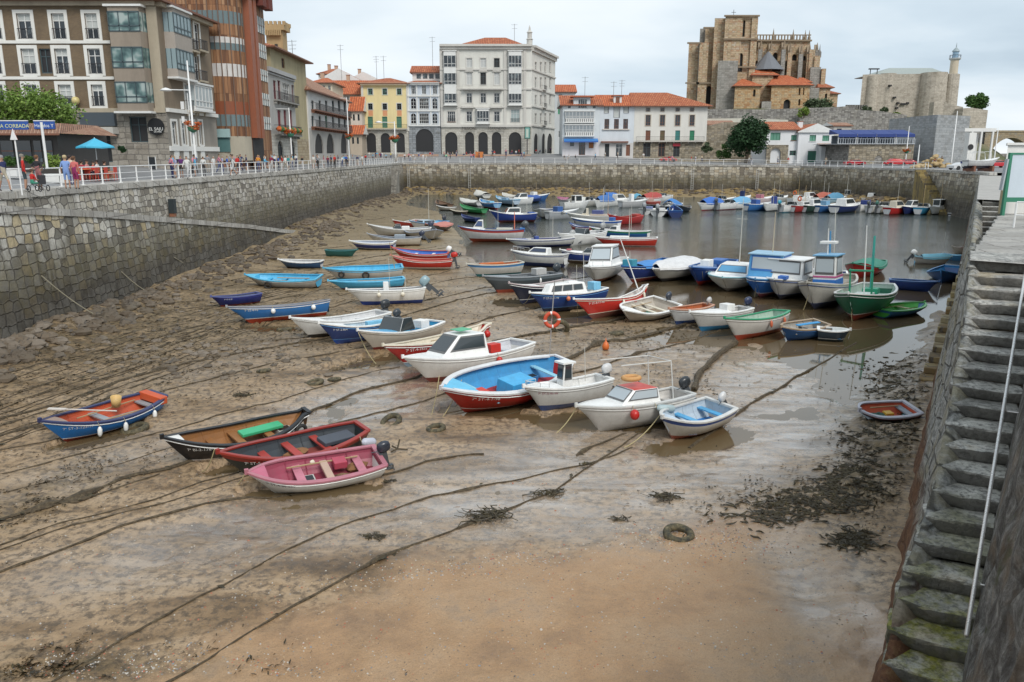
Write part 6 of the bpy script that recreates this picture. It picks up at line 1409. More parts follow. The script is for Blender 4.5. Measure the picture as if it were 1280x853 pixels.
bay(bA,WS,WS.uz(205.5,50)[0]+.05,WS.uz(229,50)[0],WS.uz(215,98)[1],WS.uz(215,13)[1],.9,plas((.36,.32,.28),.5),WFD,pnt((.24,.32,.34),.12,.2),[(WS.uz(215,b)[1],WS.uz(215,a)[1])for a,b in((63,87),(20,43))])
bay(bA,WS,WS.uz(233,120)[0],WS.uz(256,120)[0],WS.uz(245,139)[1],WS.uz(245,106)[1],.8,WWH,WWH,pnt((.4,.45,.46),.15,.2),[(WS.uz(245,134)[1],WS.uz(245,109)[1])])
core(bA,[A0,A1,A2,(-66,89)],zbA,zA,plas((.25,.2,.15),.4))
hrf(bA,[A0,A1,A2,(-66,89)],zA+.3,2.2,.9,tile_p,ridge=[(-60,83),(xA-6,83)])
c_=WA.uz(196,158.5);rr_=(WA.uz(206.3,158)[0]-c_[0]);sg=thing('round_sign',WA.pt(c_[0],c_[1],.15),'round black hanging sign with white lettering on the stone corner','sign')
T=frT(WA.pt(c_[0],c_[1],.14),(1,0,0),(0,0,1));mb=MB();mb.lt([(0.01,.1),(rr_,.1),(rr_,-.02)],pnt((.012,.012,.014),.4,.1),28,T);mb.bd('disc',sg)
lw=pnt((.75,.75,.72),.5,.1)
txm('EL SAJU',rr_*.52,lw,sg,frT(WA.pt(c_[0],c_[1]-rr_*.3,.25),(1,0,0),(0,0,1)));txm('DE MAR',rr_*.26,lw,sg,frT(WA.pt(c_[0]+rr_*.2,c_[1]-rr_*.62,.25),(1,0,0),(0,0,1)))
for(px,py,lab)in((98,126.5,'round ochre globe lamp on the brick facade above the doorway'),):
 p=WA.uz(px,py);g=thing('wall_lamp',WA.pt(p[0],p[1],.5),lab,'lamp');mb=MB();q=WA.pt(p[0],p[1],.5);mb.blob(q,(.36,.36,.36),pnt((.6,.5,.22),.3,.2),14,10);mb.bd('globe',g,smooth=True);mb=MB();mb.tb([WA.pt(p[0],p[1]-.45,0),WA.pt(p[0],p[1]-.45,.5),WA.pt(p[0],p[1]-.3,.5)],.04,iron,6);mb.bd('bracket',g)
wood_c=nm_('weathered_wood_cladding');t=NT(wood_c);uv=t.n('ShaderNodeTexCoord').outputs['UV']
mp=t.n('ShaderNodeMapping',Vector=uv,Scale=(1.0,.12,1)).outputs[0]
br=t.n('ShaderNodeTexBrick',{'offset':0.0},Vector=uv,Color1=(0,0,0,1),Color2=(1,1,1,1),Mortar=(0,0,0,1),Scale=1.0,**{'Mortar_Size':.02,'Brick_Width':.32,'Row_Height':3.0})
tn=t.math('ADD',t.math('MULTIPLY',br.outputs['Color'],.5),t.math('MULTIPLY',t.noise(mp,2.0,6,.7),.6))
t.out(t.ramp(tn,[(.25,(.1,.045,.025)),(.45,(.2,.09,.04)),(.65,(.3,.15,.07)),(.85,(.38,.24,.14))]),.7,br.outputs['Fac'],.5,.03)
orange_w=pnt((.26,.07,.025),.5,.5);pil_m=pnt((.3,.095,.045),.5,.4)
xB=-29.4;YB=90.5
B_pts=[V3((PY(257,100,YB).x-6,YB)),V3((xB-2.4,YB))]
cB=V3((xB-2.4,YB+2.4))
for k in range(1,7):a=-math.pi/2+math.pi/2*k/6;B_pts.append(cB+V3((2.4*math.cos(a),2.4*math.sin(a))))
yB2=93.2;B_pts.append(V3((xB,yB2)))
bB=bldg('apartment_block',(xB-4,YB+3,7.4),'reddish wood clad apartment block with rounded corner and ribbon windows')
zB0=6.5;zB1=PY(300,-14,YB+2).z
def zb_(py,px=290):return PY(px,py,YB+.6).z
segs=[(201,170.5,'g'),(170.5,158,'o'),(158,143.5,'w'),(143.5,127,'o2'),(127,111,'o'),(111,96,'c'),(96,80,'s'),(80,63,'c'),(63,54,'w'),(54,46.5,'s'),(46.5,30,'c'),(30,14,'w'),(14,-14,'c')]
zl_=[(zb_(a),zb_(b),k)for a,b,k in segs]
gs_plain=plas((.42,.38,.3),.4);glass_d=pnt((.14,.19,.2),.12,.25)
shut_w=pnt((.62,.6,.58),.5,.3)
acc=0
for za_,zc_,k in zl_:
 mb=MB();acc=0
 mt={'g':gs_plain,'o':wood_c,'o2':orange_w,'c':wood_c,'w':glass_d,'s':shut_w}[k]
 for p,q in zip(B_pts[:-1],B_pts[1:]):
  L=(q-p).length;ins=.12 if k in 'ws' else 0
  mb.fc([(p.x,p.y,za_),(q.x,q.y,za_),(q.x,q.y,zc_),(p.x,p.y,zc_)],mt,[(acc,za_),(acc+L,za_),(acc+L,zc_),(acc,zc_)]);acc+=L
 mb.bd({'g':'ground_floor_wall','o':'wood_cladding','o2':'wood_cladding','c':'wood_cladding','w':'ribbon_window','s':'white_shutters'}[k],bB)
mb=MB();mbn=MB();fm=pnt((.16,.1,.07),.5,.3)
def along(dist):
 for p,q in zip(B_pts[:-1],B_pts[1:]):
  L=(q-p).length
  if dist<=L:return p+(q-p)*(dist/L),(q-p).normalized()
  dist-=L
 return B_pts[-1],(B_pts[-1]-B_pts[-2]).normalized()
tot=sum((q-p).length for p,q in zip(B_pts[:-1],B_pts[1:]))
dd_=.3
while dd_<tot:
 p,d=along(dd_);T=Matrix(((d.x,d.y,0,p.x),(d.y,-d.x,0,p.y),(0,0,1,0),(0,0,0,1)))
 mb.box(-.05,.05,0,.09,zl_[1][0],zB1,fm,T)
 for za_,zc_,k in zl_:
  if k in 'ws':mbn.box(.5,.56,0,.06,za_,zc_,fm,T)
 dd_+=1.08
mb.bd('cover_strips',bB);mbn.bd('window_mullions',bB)
WBf=Wall(B_pts[0],B_pts[1])
r=WBf.rect(270,172,288,190);mb=MB();WBf.box(mb,r[0],r[1],r[2],r[3],.02,.08,pnt((.1,.2,.2),.15,.2));WBf.box(mb,r[0]-.1,r[1]+.1,r[3],r[3]+.9,.02,.3,pnt((.35,.5,.5),.3,.2));mb.bd('shop_window',bB)
WB2=Wall((xB,yB2),(xB,100.9))
u1_,u2_=0,WB2.L
mb=MB();wmsh(mb,WB2,zB0,zB1,[],wood_c);mb.bd('wood_cladding',bB)
for a,b in((.0,1.2),(1.7,2.7)):
 mb=MB();WB2.box(mb,a,b,zb_(172),zB1,.0,.7,pil_m);mb.bd('pilaster',bB)
mb=MB();WB2.box(mb,.2,4.0,zB0,zb_(172),.0,.1,DIN);mb.bd('entrance',bB)
for py0,py1 in((25,44),(57,74),(88,102),(117,132),(146,162)):
 r=(3.2,WB2.L-.3,WB2.uz(330,py1)[1],WB2.uz(330,py0)[1]);mb=MB();WB2.box(mb,r[0],r[1],r[2],r[3],.01,.05,glass_d)
 for k in range(6):u=r[0]+(r[1]-r[0])*k/5;WB2.box(mb,u-.07,u+.07,r[2],r[3],.05,.12,WWH)
 WB2.box(mb,r[0],r[1],(r[2]+r[3])/2-.05,(r[2]+r[3])/2+.05,.05,.1,fm);mb.bd('window',bB)
core(bB,[B_pts[0],B_pts[1],(xB-.3,YB+2.6),(xB-.1,100.8),(-60,100.8),(-60,YB+.3)],zB0,zB1,plas((.3,.15,.1),.4),inset=.3)
mb=MB();wmsh(mb,Wall((xB,100.9),(-45,100.9)),zB0,zB1,[],plas((.3,.15,.1),.4));mb.bd('wall',bB)
hr=[V3((-61,YB-.4)),V3((xB-1.5,YB-.4)),V3((xB+.9,YB+1.5)),V3((xB+.9,101.2)),V3((-61,101.2))]
mb=MB();inn=[V3((-58,YB+3)),V3((xB-3.5,YB+3)),V3((xB-2.2,YB+4)),V3((xB-2.2,99)),V3((-58,99))]
for i in range(5):
 p,q,r1,r0=hr[i],hr[(i+1)%5],inn[(i+1)%5],inn[i];L=(q-p).length
 mb.fc([(p.x,p.y,zB1-.4),(q.x,q.y,zB1-.4),(r1.x,r1.y,zB1+4.5),(r0.x,r0.y,zB1+4.5)],tile_r,[(0,0),(L,0),(L,5.5),(0,5.5)])
mb.fc([(p.x,p.y,zB1+4.5)for p in inn],tile_r);mb.bd('mansard_roof',bB)
for k,(a,b)in enumerate(((3.3,4.7),(5.6,7.2))):
 mb=MB();WB2.box(mb,a,b,zB1-1.0,zB1+1.2,.4,1.3,tile_r);WB2.box(mb,a-.1,b+.1,zB1+1.2,zB1+1.4,.3,1.5,WWH);mb.bd('dormer',bB)
def hous(label,A,B_,depth,z0,z1,mat,wins,roof=None,base=None,zbase=None,doors=(),name='house',roofm=None,extra=None,side_mats=None,side_wins=(),rise=2.2,over=.6,ridge_frac=.5,group='houses around the harbour',style=None):
 W=Wall(A,B_);n=W.n;A_,Bb=V3(A[:2]),V3(B_[:2]);A2_,B2_=A_-n*depth,Bb-n*depth
 b=bldg(name,(A_.x*.5+Bb.x*.5,A_.y*.5+Bb.y*.5,z0+.3),label,group)
 Wr_=Wall(Bb,B2_);Wl_=Wall(A2_,A_)
 hol=[r for r,s in wins]+[r for r,s in doors]
 zb=zbase if zbase is not None else z0
 mb=MB();wmsh(mb,W,zb,z1,[h for h in hol if h[3]>zb+.3 and(h[2]>zb-.5)],mat);mb.bd('wall',b)
 if zbase is not None:
  mb=MB();wmsh(mb,W,z0,zb,[h for h in hol if h[3]<=zb+.3],base or mat);mb.bd('ground_floor_wall',b)
 for r,s in list(wins)+list(doors):wind(b,W,r,{**(style or{}),**s})
 for WW,sw in((Wr_,side_wins),(Wl_,())):
  mb=MB();wmsh(mb,WW,z0,z1,[r for r,s in sw],side_mats or mat);mb.bd('side_wall',b)
  for r,s in sw:wind(b,WW,r,s)
 core(b,[A_,Bb,B2_,A2_],z0,z1-.05,side_mats or mat)
 if roof=='gable':gable_roof(b,A_,Bb,depth,z1,rise,over,roofm or tile_m)
 elif roof=='front':gable_roof(b,A_,Bb,depth,z1,rise,over,roofm or tile_m,front=True)
 elif roof=='hip':
  i_=min(depth/2,W.L*.45);c0,c1=W.pt(i_,0,-depth/2),W.pt(W.L-i_,0,-depth/2);hrf(b,[A_,Bb,B2_,A2_],z1+.1,rise,over,roofm or tile_m,ridge=[c0,c1])
 elif roof=='ridgehipR':
  c0,c1=W.pt(-.2,0,-depth/2),W.pt(W.L-depth*.55,0,-depth/2);hrf(b,[A_,Bb,B2_,A2_],z1+.1,rise,over,roofm or tile_m,ridge=[c0,c1])
 if extra:extra(b,W)
 return b,W
def X_at(px,py,Y):return PY(px,py,Y).x
xC=-30.2
def ycol(px,x):return abs(x)*1000/(640-px)/.974
yc0,yc1=102.0*1.005,ycol(372.5,xC)
WC=Wall((xC,yc0+10),(xC,yc1))
WCr=lambda*a,**k:R_(WC,*a,**k)
redw=pnt((.2,.04,.05),.5,.3)
yc0=ycol(340,xC)
WC=Wall((xC,yc0),(xC,yc1));zC=WC.uz(355,91)[1]
w_=[(R_(WC,a,101,c,124),dict(frame=redw,cols=2))for a,c in((342,345.5),(347.5,351))]+[(R_(WC,353.5,105,362,126),dict(frame=WWH,cols=4,rows=3)),(R_(WC,365,107,368.5,128),dict(frame=redw))]
w_+=[(R_(WC,a,138,c,160),dict(frame=redw,glass=redw,cols=2))for a,c in((347.5,351.5),(355,358.5),(362,365.5))]
d_=[(R_(WC,a,176,c,200,True),dict(frame=WFD,glass=DIN))for a,c in((347.5,354),(362.5,369))]
def exC(b,W):
 balc(b,W,W.uz(343,160)[0],W.uz(369.5,160)[0],W.uz(356,168.5)[1],.9,plas((.3,.29,.27),.4),iron,1.1)
 balc(b,W,W.uz(342,125)[0],W.uz(369,125)[0],W.uz(356,127.5)[1],.6,plas((.3,.29,.27),.4),iron,1.0)
 band(b,W,zC-.5,.5,.4,plas((.4,.4,.4),.3));band(b,W,W.uz(356,99)[1],.2,.2,plas((.4,.4,.4),.3),name='string_course')
 mb=MB()
 for k in range(14):u=W.L*(.05+.9*k/14);mb.blob(W.pt(u,W.uz(356,163)[1],.9),(.35,.5,.3),leafm if k%3 else flowerm,7,5,.3)
 mb.bd('flower_boxes',b)
hous('grey stone house with red window frames, narrow arches and a flowered balcony',(xC,yc0),(xC,yc1),14,6.6,zC,plas((.42,.41,.39),.5),w_,None,ashlar,WC.uz(356,169)[1],d_,extra=exC)
xD=-31.2;yd0,yd1=ycol(372.8,xD),ycol(388,xD);
WD=Wall((xD,yd0),(xD,yd1));zD=WD.uz(375,76)[1];yw=plas((.42,.36,.22),.6)
wD=[(R_(WD,378,84,381,95),dict(frame=WBR,glass=DIN)),(R_(WD,378,114,381,123),dict(frame=WBR,glass=DIN)),(R_(WD,374,143,378,160),dict(frame=redw,glass=redw))]
bD,_=hous('tall yellowish stone house with orange hipped roof beside the battlemented tower',(xD,yd0-11),(xD,yd1),16,6.6,zD,yw,wD,'hip',ashlar_w,10.8,[(R_(WD,373.5,176,381,200,True),dict(frame=None,glass=DIN))],roofm=tile_m,rise=2.6,over=1.0)
pt0,pt1=PY(333.5,60,130),PY(354,60,130);wt=pt1.x-pt0.x;zt0,zt1=6.6,PY(345,38,130).z
bT=bldg('battlemented_tower',(pt0.x+wt/2,130,7),'ochre battlemented tower top rising behind the wood clad block',cat='tower')
ocm=plas((.46,.33,.17),.5)
mb=MB();mb.box(pt0.x,pt1.x,130,130+wt,zt0,zt1,ocm);mb.bd('wall',bT)
zt2=PY(345,32,130).z;mb=MB();mb.box(pt0.x-.45,pt1.x+.45,129.55,130+wt+.45,zt1,zt2,ocm)
for k in range(9):u=pt0.x+wt*(k+.5)/9;mb.box(u-.1,u+.1,129.4,129.56,zt1-.8,zt1+.003,ocm)
mb.bd('parapet',bT);mb=MB();zt3=PY(345,27,130).z
for k in range(6):
 u=pt0.x-.4+(wt+.8)*k/5.0
 mb.box(u-.22,u+.22,129.55,129.95,zt2,zt3,ocm);mb.box(u-.22,u+.22,130+wt,130+wt+.4,zt2,zt3,ocm)
for k in range(1,5):
 v=129.7+(wt+.6)*k/5
 for x in(pt0.x-.45,pt1.x+.05):mb.box(x,x+.4,v-.22,v+.22,zt2,zt3,ocm)
mb.bd('merlons',bT)
mb=MB();mb.box(pt0.x+wt*.5,pt0.x+wt*.68,129.93,130.0,zt1-3.2,zt1-2.0,DIN);mb.bd('window',bT)
xE=-31.0;ye0,ye1=ycol(388.3,xE),ycol(437.5,xE);WE=Wall((xE,ye0),(xE,ye1));zE=WE.uz(412,121.5)[1]
wE=[(R_(WE,a-1.4,126,a+1.4,140),dict(frame=WFD,cols=2,shutter=None))for a in(391,400,408,416.5,424,431)]
wE+=[(R_(WE,a-1.4,145,a+1.4,160),dict(frame=WFD if i!=2 else WGN,cols=2))for i,a in enumerate((391,400,408,416.5,424,431))]
dE=[(R_(WE,a,167,c,192,True),dict(frame=None,glass=DIN))for a,c in((393.5,404),(408,418),(426,434))]
def exE(b,W):
 for py in(142,161.5):balc(b,W,W.uz(388.5,py)[0]+.3,W.L-.4,W.uz(412,py)[1],.8,WBR,iron,1.0)
hous('low white house with two long balconies above dark arches',(xE,ye0),(xE,ye1),13,6.6,zE,plas((.62,.61,.59),.35),wE,'hip',plas((.42,.4,.37),.5),WE.uz(412,163.5)[1],dE,roofm=tile_p,rise=4.2,over=.8,extra=exE)
for i,(x0,x1,ytop,ybase,Y,lab,colr,rm,ri)in enumerate([(437,452,168,192,196,'low house with green balcony under an orange roof, squeezed left of the yellow house',(.45,.38,.3),tile_b,2.2),(438,452,139,170,199,'narrow pale house with bright orange roof behind the left edge of the yellow house',(.6,.55,.48),tile_b,3.5)]):
 a=X_at(x0,ytop,Y);c=X_at(x1,ytop,Y);zt=PY(450,ytop,Y).z;W=Wall((a,Y),(c,Y))
 ws=[(R_(W,x0+3+k*6,ytop+4,x0+5.5+k*6,ytop+12),dict(frame=WFD,cols=2))for k in range(2)]
 hous(lab,(a,Y),(c,Y),6,6.8,zt,plas(colr,.4),ws,'gable',rise=ri,roofm=rm,over=.5)
SKYL=[(401,447,100,86,215,(.62,.62,.6),'front',tile_b,'white gabled house on the skyline behind the low white house'),(388,415,104,95,190,(.6,.52,.4),'hip',tile_b,'cream house with red roof just right of the yellowish stone house on the skyline'),(413,470,118,98,205,(.62,.6,.55),'gable',tile_b,'long bright red roof left of the yellow arcaded house'),(430,480,104,90,228,(.6,.6,.58),'front',tile_m,'white gable with dark red roof peeking over the yellow house'),(398,425,93,84,238,(.62,.6,.56),'hip',tile_m,'farthest orange hipped roof on the left skyline')]
for x0,x1,ye,yr,Y,colr,kd,rm,lab in SKYL:
 a,c=X_at(x0,ye,Y),X_at(x1,ye,Y);ze=PY((x0+x1)/2,ye,Y).z;ri=PY((x0+x1)/2,yr,Y).z-ze
 W=Wall((a,Y),(c,Y));ws=[(R_(W,x0+(x1-x0)*(k+.5)/4-1.5,ye+3,x0+(x1-x0)*(k+.5)/4+1.5,ye+9),dict(frame=WWH))for k in range(4)]
 b_,_=hous(lab,(a,Y),(c,Y),12,7,ze,plas(colr,.35),ws,kd,rise=max(ri,1.2),roofm=rm,over=.6)
 chimney(b_,(a+(c-a)*.3,Y+6),.8,ze+max(ri,1)*.6,ze+max(ri,1)+1.2,plas((.5,.35,.25),.4))
YF=203.0
def zF(px,py):return PY(px,py,YF).z
a,c=X_at(452.5,150,YF),X_at(510,150,YF);W=Wall((a,YF),(c,YF));cream=plas((.72,.6,.32),.25);orp=pnt((.62,.28,.14),.6,.2)
wF=[]
for x in(463,481,499):
 wF+=[(R_(W,x-2.8,111,x+2.8,118.6),dict(frame=WGN,cols=2,surround=plas((.6,.58,.52),.3),sw=.2)),(R_(W,x-2.8,129.6,x+2.8,137.4),dict(frame=WFD,cols=2,panel=orp,ph=1.45,surround=plas((.6,.58,.52),.3),sw=.2)),(R_(W,x-3.2,146,x+3.2,160),dict(frame=WGN,glass=pnt((.1,.2,.14),.4,.3),cols=4))]
dF=[(R_(W,x0,166.5,x1,191,True),dict(frame=None,glass=DIN))for x0,x1 in((458.5,470),(476,488),(495.7,506))]
def exF(b,W):
 balc(b,W,.3,W.L-.2,W.uz(481,161.2)[1],.9,plas((.5,.48,.44),.3),iron,1.0);band(b,W,W.uz(481,107)[1],.6,.7,plas((.6,.5,.35),.3))
 for px in(452.5,508.5):u=W.uz(px,140)[0];mb=MB();W.box(mb,u,u+.5,W.uz(481,164)[1],W.uz(481,107)[1],.0,.1,plas((.62,.6,.55),.3));mb.bd('corner_strip',b)
hous('pale yellow house with three arches and terracotta panels under its windows',(a,YF),(c,YF),16,6.5,zF(481,104.8),cream,wF,'hip',ashlar,W.uz(481,162.6)[1],dF,roofm=tile_m,rise=1.9,over=.9,extra=exF)
a,c=X_at(510.3,150,YF),X_at(550.3,150,YF);W=Wall((a,YF),(c,YF));blu=plas((.55,.6,.66),.3);gst=rbl('blue_grey_stone',[(.2,.22,.24),(.3,.33,.36),(.38,.41,.44)],(.9,.45),distort=.05)
wG=[]
for x in(516.8,530,543.6):
 wG+=[(R_(W,x-2.8,107,x+2.8,118),dict(frame=WWH,cols=3,rows=2,sill=WWH))]
 wd=3.4 if x!=530 else 6
 wG+=[(R_(W,x-wd,123,x+wd,136.5,x!=530),dict(frame=WWH,cols=2 if x!=530 else 5,rows=3,sill=WWH)),(R_(W,x-wd,142,x+wd,155,x!=530),dict(frame=WWH,cols=2 if x!=530 else 5,rows=3,sill=WWH))]
dG=[(R_(W,519.8,161.3,541.8,190,True),dict(frame=None,glass=DIN))]
def exG(b,W):
 for py in(121,139.5,158):band(b,W,W.uz(530,py)[1],.35,.3,WWH,name='string_course')
 band(b,W,W.uz(530,106)[1],.5,.7,WWH)
 for px in(511,521.5,538.5,549):u=W.uz(px,135)[0];mb=MB();W.box(mb,u-.15,u+.15,W.uz(530,157)[1],W.uz(530,106)[1],.0,.14,WWH);mb.bd('pilaster',b)
 a_,b_=W.uz(513,95)[0],W.L;q0,q1=W.pt(a_,0,-4),W.pt(b_,0,-4);z0_,z1_=zF(530,100),PY(530,90.5,YF+4).z
 mb=MB();mb.box(q0.x,q1.x,q0.y,q0.y+8,z0_,z1_,WWH);mb.bd('top_storey',b)
 W2=Wall((q0.x,q0.y),(q1.x,q1.y));mb=MB()
 for k in range(4):u=W2.L*(.15+.22*k);W2.box(mb,u,u+1.1,z1_-1.5,z1_-.4,.0,.06,win_g)
 mb.bd('window',b);gable_roof(b,(q0.x,q0.y),(q1.x,q1.y),8,z1_,1.9,.6,tile_m)
hous('narrow bluish house with white glazed galleries above one wide arch',(a,YF),(c,YF),16,6.5,zF(530,104.6),blu,wG,'hip',gst,W.uz(530,158.5)[1],dG,roofm=tile_m,rise=1.7,over=.7,extra=exG)
a,c=X_at(550.8,120,YF),X_at(664.5,120,YF);W=Wall((a,YF),(c,YF));hw=plas((.66,.65,.6),.3);zH=zF(600,59)
xs=X_at(693.5,130,226);HS=Wall((c,YF),(xs,226))
wH=[]
rows_=[(69,84.5),(91,106.5),(116.5,129),(139.5,152.5)]
balm=plas((.58,.56,.52),.3)
for i,(b0,b1)in enumerate(rows_):
 for j,(x0,x1)in enumerate(((583,590),(600.5,607.5),(617.5,624.5))):
  if i==3 and j==1:continue
  op=(i,j)in((0,2),(1,1));wH.append((R_(W,x0,b0+(4 if i==0 else 0),x1,b1),dict(frame=WFD if op else WWH,glass=DIN if op else(pnt((.5,.51,.5),.3,.2)if i<2 else win_g),cols=2,surround=balm,sw=.22)))
wH.append((R_(W,559.5,139.5,569,152.5),dict(frame=WWH,cols=4,surround=balm,sill=WBR,rail=iron)));wH.append((R_(W,638.5,137,649.5,153),dict(frame=WWH,glass=pnt((.35,.42,.42),.2,.2),cols=3,surround=balm,rail=iron)))
dH=[(R_(W,x0,165.3,x1,193,True),dict(frame=None,glass=DIN))for x0,x1 in((556.5,571.8),(581.4,592.6),(598,609.7),(614.8,626.6),(636,651.6))]
sideH=[]
for(b0,b1)in((78,90),(97,110),(119,131),(142,154)):
 for x in(669.5,676,681.5,687.5):sideH.append((R_(HS,x-1.1,b0,x+1.1,b1),dict(frame=WWH,cols=2,surround=balm,sw=.15)))
for x0,x1 in((667.5,672.5),(677.5,681.5),(684,690.5)):sideH.append((R_(HS,x0,167,x1,192,True),dict(frame=None,glass=DIN)))
wshade=pnt((.4,.44,.46),.12,.2)
def exH(b,W):
 for(x0,x1,tops)in((554.5,571,(64,132)),(635,652.5,(64,132))):
  bay(b,W,W.uz(x0,100)[0],W.uz(x1,100)[0],W.uz(562,tops[1])[1],W.uz(562,tops[0])[1],.9,WWH,WWH,win_g,[(W.uz(562,d)[1],W.uz(562,c_)[1])for c_,d in((117.5,129),(92,106),(70,84.5))])
 bay(b,W,W.uz(595.5,145)[0],W.uz(612,145)[0],W.uz(604,155)[1],W.uz(604,136)[1],.9,WWH,WWH,win_g,[(W.uz(604,152)[1],W.uz(604,139)[1])])
 for py,h,o_,n_ in((62,.9,.5,'cornice'),(58.5,.5,1.0,'cornice'),(88,.35,.3,'string_course'),(112.5,.35,.3,'string_course'),(135,.3,.25,'string_course'),(159,.6,.4,'string_course')):band(b,W,W.uz(604,py)[1],h,o_,balm,name=n_)
 balc(b,W,W.uz(578,110)[0],W.uz(628,110)[0],W.uz(604,111.5)[1],1.1,balm,balm,1.0)
 for x0,x1 in((577.5,592),(613.5,628.5)):balc(b,W,W.uz(x0,134)[0],W.uz(x1,134)[0],W.uz(604,134.4)[1],.9,balm,balm,1.0)
 for px in(552,573,631.5,656):u=W.uz(px,110)[0];mb=MB();W.box(mb,u-.35,u+.35,W.uz(604,158)[1],W.uz(604,61)[1],.0,.18,balm);mb.bd('pilaster',b)
 for r,s in wH[:9]:
  if abs(r[2]-W.uz(586,106.5)[1])<1.2:mb=MB();u0,u1,z_=r[0]-.4,r[1]+.4,r[3]+.35;mb.fc([W.pt(u0,z_,.25),W.pt(u1,z_,.25),W.pt((u0+u1)/2,z_+.7,.25)],balm);W.box(mb,u0,u1,z_-.15,z_,0,.3,balm);mb.bd('pediment',b)
 for y,h,o_ in((74.5,.9,.5),):band(b,HS,zH-.9,.9,.5,balm);band(b,HS,zH-.1,.5,1.0,balm)
 for py in(93.5,115.5,137,160):band(b,HS,HS.uz(680,py)[1],.35,.3,balm,name='string_course')
 for px,py in((678,112.5),(678,134.5),(678,156.5)):u,z_=HS.uz(px,py);balc(b,HS,u-1.6,u+1.6,z_,.9,balm,iron,1.0)
 q=PY(662,56,YF+.8);mb=MB();T=Matrix.Translation((q.x,q.y,0));z0_,z1_=PY(662,57,YF).z,PY(662,31,YF).z;h=z1_-z0_
 mb.lt([(.7,z0_),(.7,z0_+h*.3),(.9,z0_+h*.32),(.55,z0_+h*.36),(.55,z0_+h*.62),(.75,z0_+h*.64),(.3,z0_+h*.75),(.2,z0_+h*.9),(.03,z1_)],balm,10,T);mb.bd('pinnacle',b,smooth=False)
 tx=pnt((.06,.055,.05),.6,.2)
 for s,x0,x1 in(('MESON',577,595),('MARINERO',609,634)):
  u0,u1=W.uz(x0,160)[0],W.uz(x1,160)[0];txm(s,(u1-u0)/len(s)*1.42,tx,b,frT(W.pt((u0+u1)/2,W.uz(604,161)[1],.62),(1,0,0),(0,0,1)),depth=.05)
bH,_=hous('big white five storey building with glazed bays, red hipped roof and arcade',(a,YF),(c,YF),20,6.5,zH,hw,wH,None,ashlar,W.uz(604,160.5)[1],dH,extra=exH)
for o_ in[o for o in bH.children if o.name.startswith('side_wall')or o.name.startswith('back_walls')]:bpy.data.objects.remove(o_)
mb=MB();wmsh(mb,HS,6.5,zH,[r for r,s in sideH],hw);mb.bd('side_wall',bH)
for r,s in sideH:wind(bH,HS,r,s)
polyH=[V3((a,YF)),V3((c,YF)),V3((xs,226)),V3((a,226))]
core(bH,polyH,6.5,zH-.05,hw)
mb=MB();mb.fc([(p.x,p.y,zH+.42)for p in polyH],balm);mb.bd('roof_terrace',bH)
rx0,rx1=X_at(566,57,YF+3),X_at(661,57,YF+3)
hrf(bH,[V3((rx0,YF+2.5)),V3((rx1,YF+2.5)),V3((rx1+3,224)),V3((rx0,224))],zH+.5,PY(618,46.5,YF+10).z-zH-.5,.0,tile_m,ridge=[(X_at(606,47,YF+10),YF+11),(X_at(632,47,YF+10),YF+11)])
q=PY(659,166,YF-3);sg=thing('picture_panel',(q.x,q.y,QG(q.x,q.y)),'tall green framed picture panel on a post before the big white building','sign')
q1,q2=PY(655.5,158.5,YF-3),PY(663,174,YF-3);mb=MB();mb.box(q1.x,q2.x,q.y,q.y+.2,q2.z,q1.z,pnt((.05,.09,.06),.4,.2));mb.box(q1.x+.2,q2.x-.2,q.y-.02,q.y,q2.z+.2,q1.z-.2,pnt((.18,.4,.36),.3,.4));mb.bd('panel',sg)
mb=MB();mb.box(q.x-.3,q.x+.3,q.y-.05,q.y-.02,q2.z+.4,q1.z-.6,pnt((.5,.58,.5),.4,.3));mb.bd('figure_relief',sg);mb=MB();mb.box(q.x-.12,q.x+.12,q.y,q.y+.2,QG(q.x,q.y)-.2,q2.z,iron);mb.bd('post',sg)
Y=232;a,c=X_at(693,150,Y),X_at(718,150,Y);W=Wall((a,Y),(c,Y))
wI=[(R_(W,698,y0,702.5,y1),dict(frame=WWH,cols=2))for y0,y1 in((118,126),(134,142),(164,172))]+[(R_(W,697.5,131,703,143),dict(frame=WGN,glass=pnt((.05,.3,.15),.4,.3)))]
hous('pale side-street house with a green shutter, just right of the big white building',(a,Y),(c,Y),12,6.8,PY(700,115,Y).z,plas((.6,.63,.64),.35),wI[:1]+wI[2:],'gable',rise=2.4,roofm=tile_b)
YJ=194.0
def zJ(px,py):return PY(px,py,YJ).z
a,c=X_at(703.3,160,YJ),X_at(749.6,160,YJ);W=Wall((a,YJ),(c,YJ));jw=plas((.62,.66,.68),.3)
wJ=[(R_(W,710,132,713.5,135.5),dict(frame=WFD,cols=1,rows=1)),(R_(W,741,132,744.5,135.5),dict(frame=WFD,cols=1,rows=1))]
dJ=[(R_(W,712.5,177,717.5,183),dict(frame=WFD)),(R_(W,723.5,177,731.5,194),dict(frame=WBR,cols=2)),(R_(W,736,177,742,185.5),dict(frame=WBR,glass=pnt((.45,.16,.04),.5,.3)))]
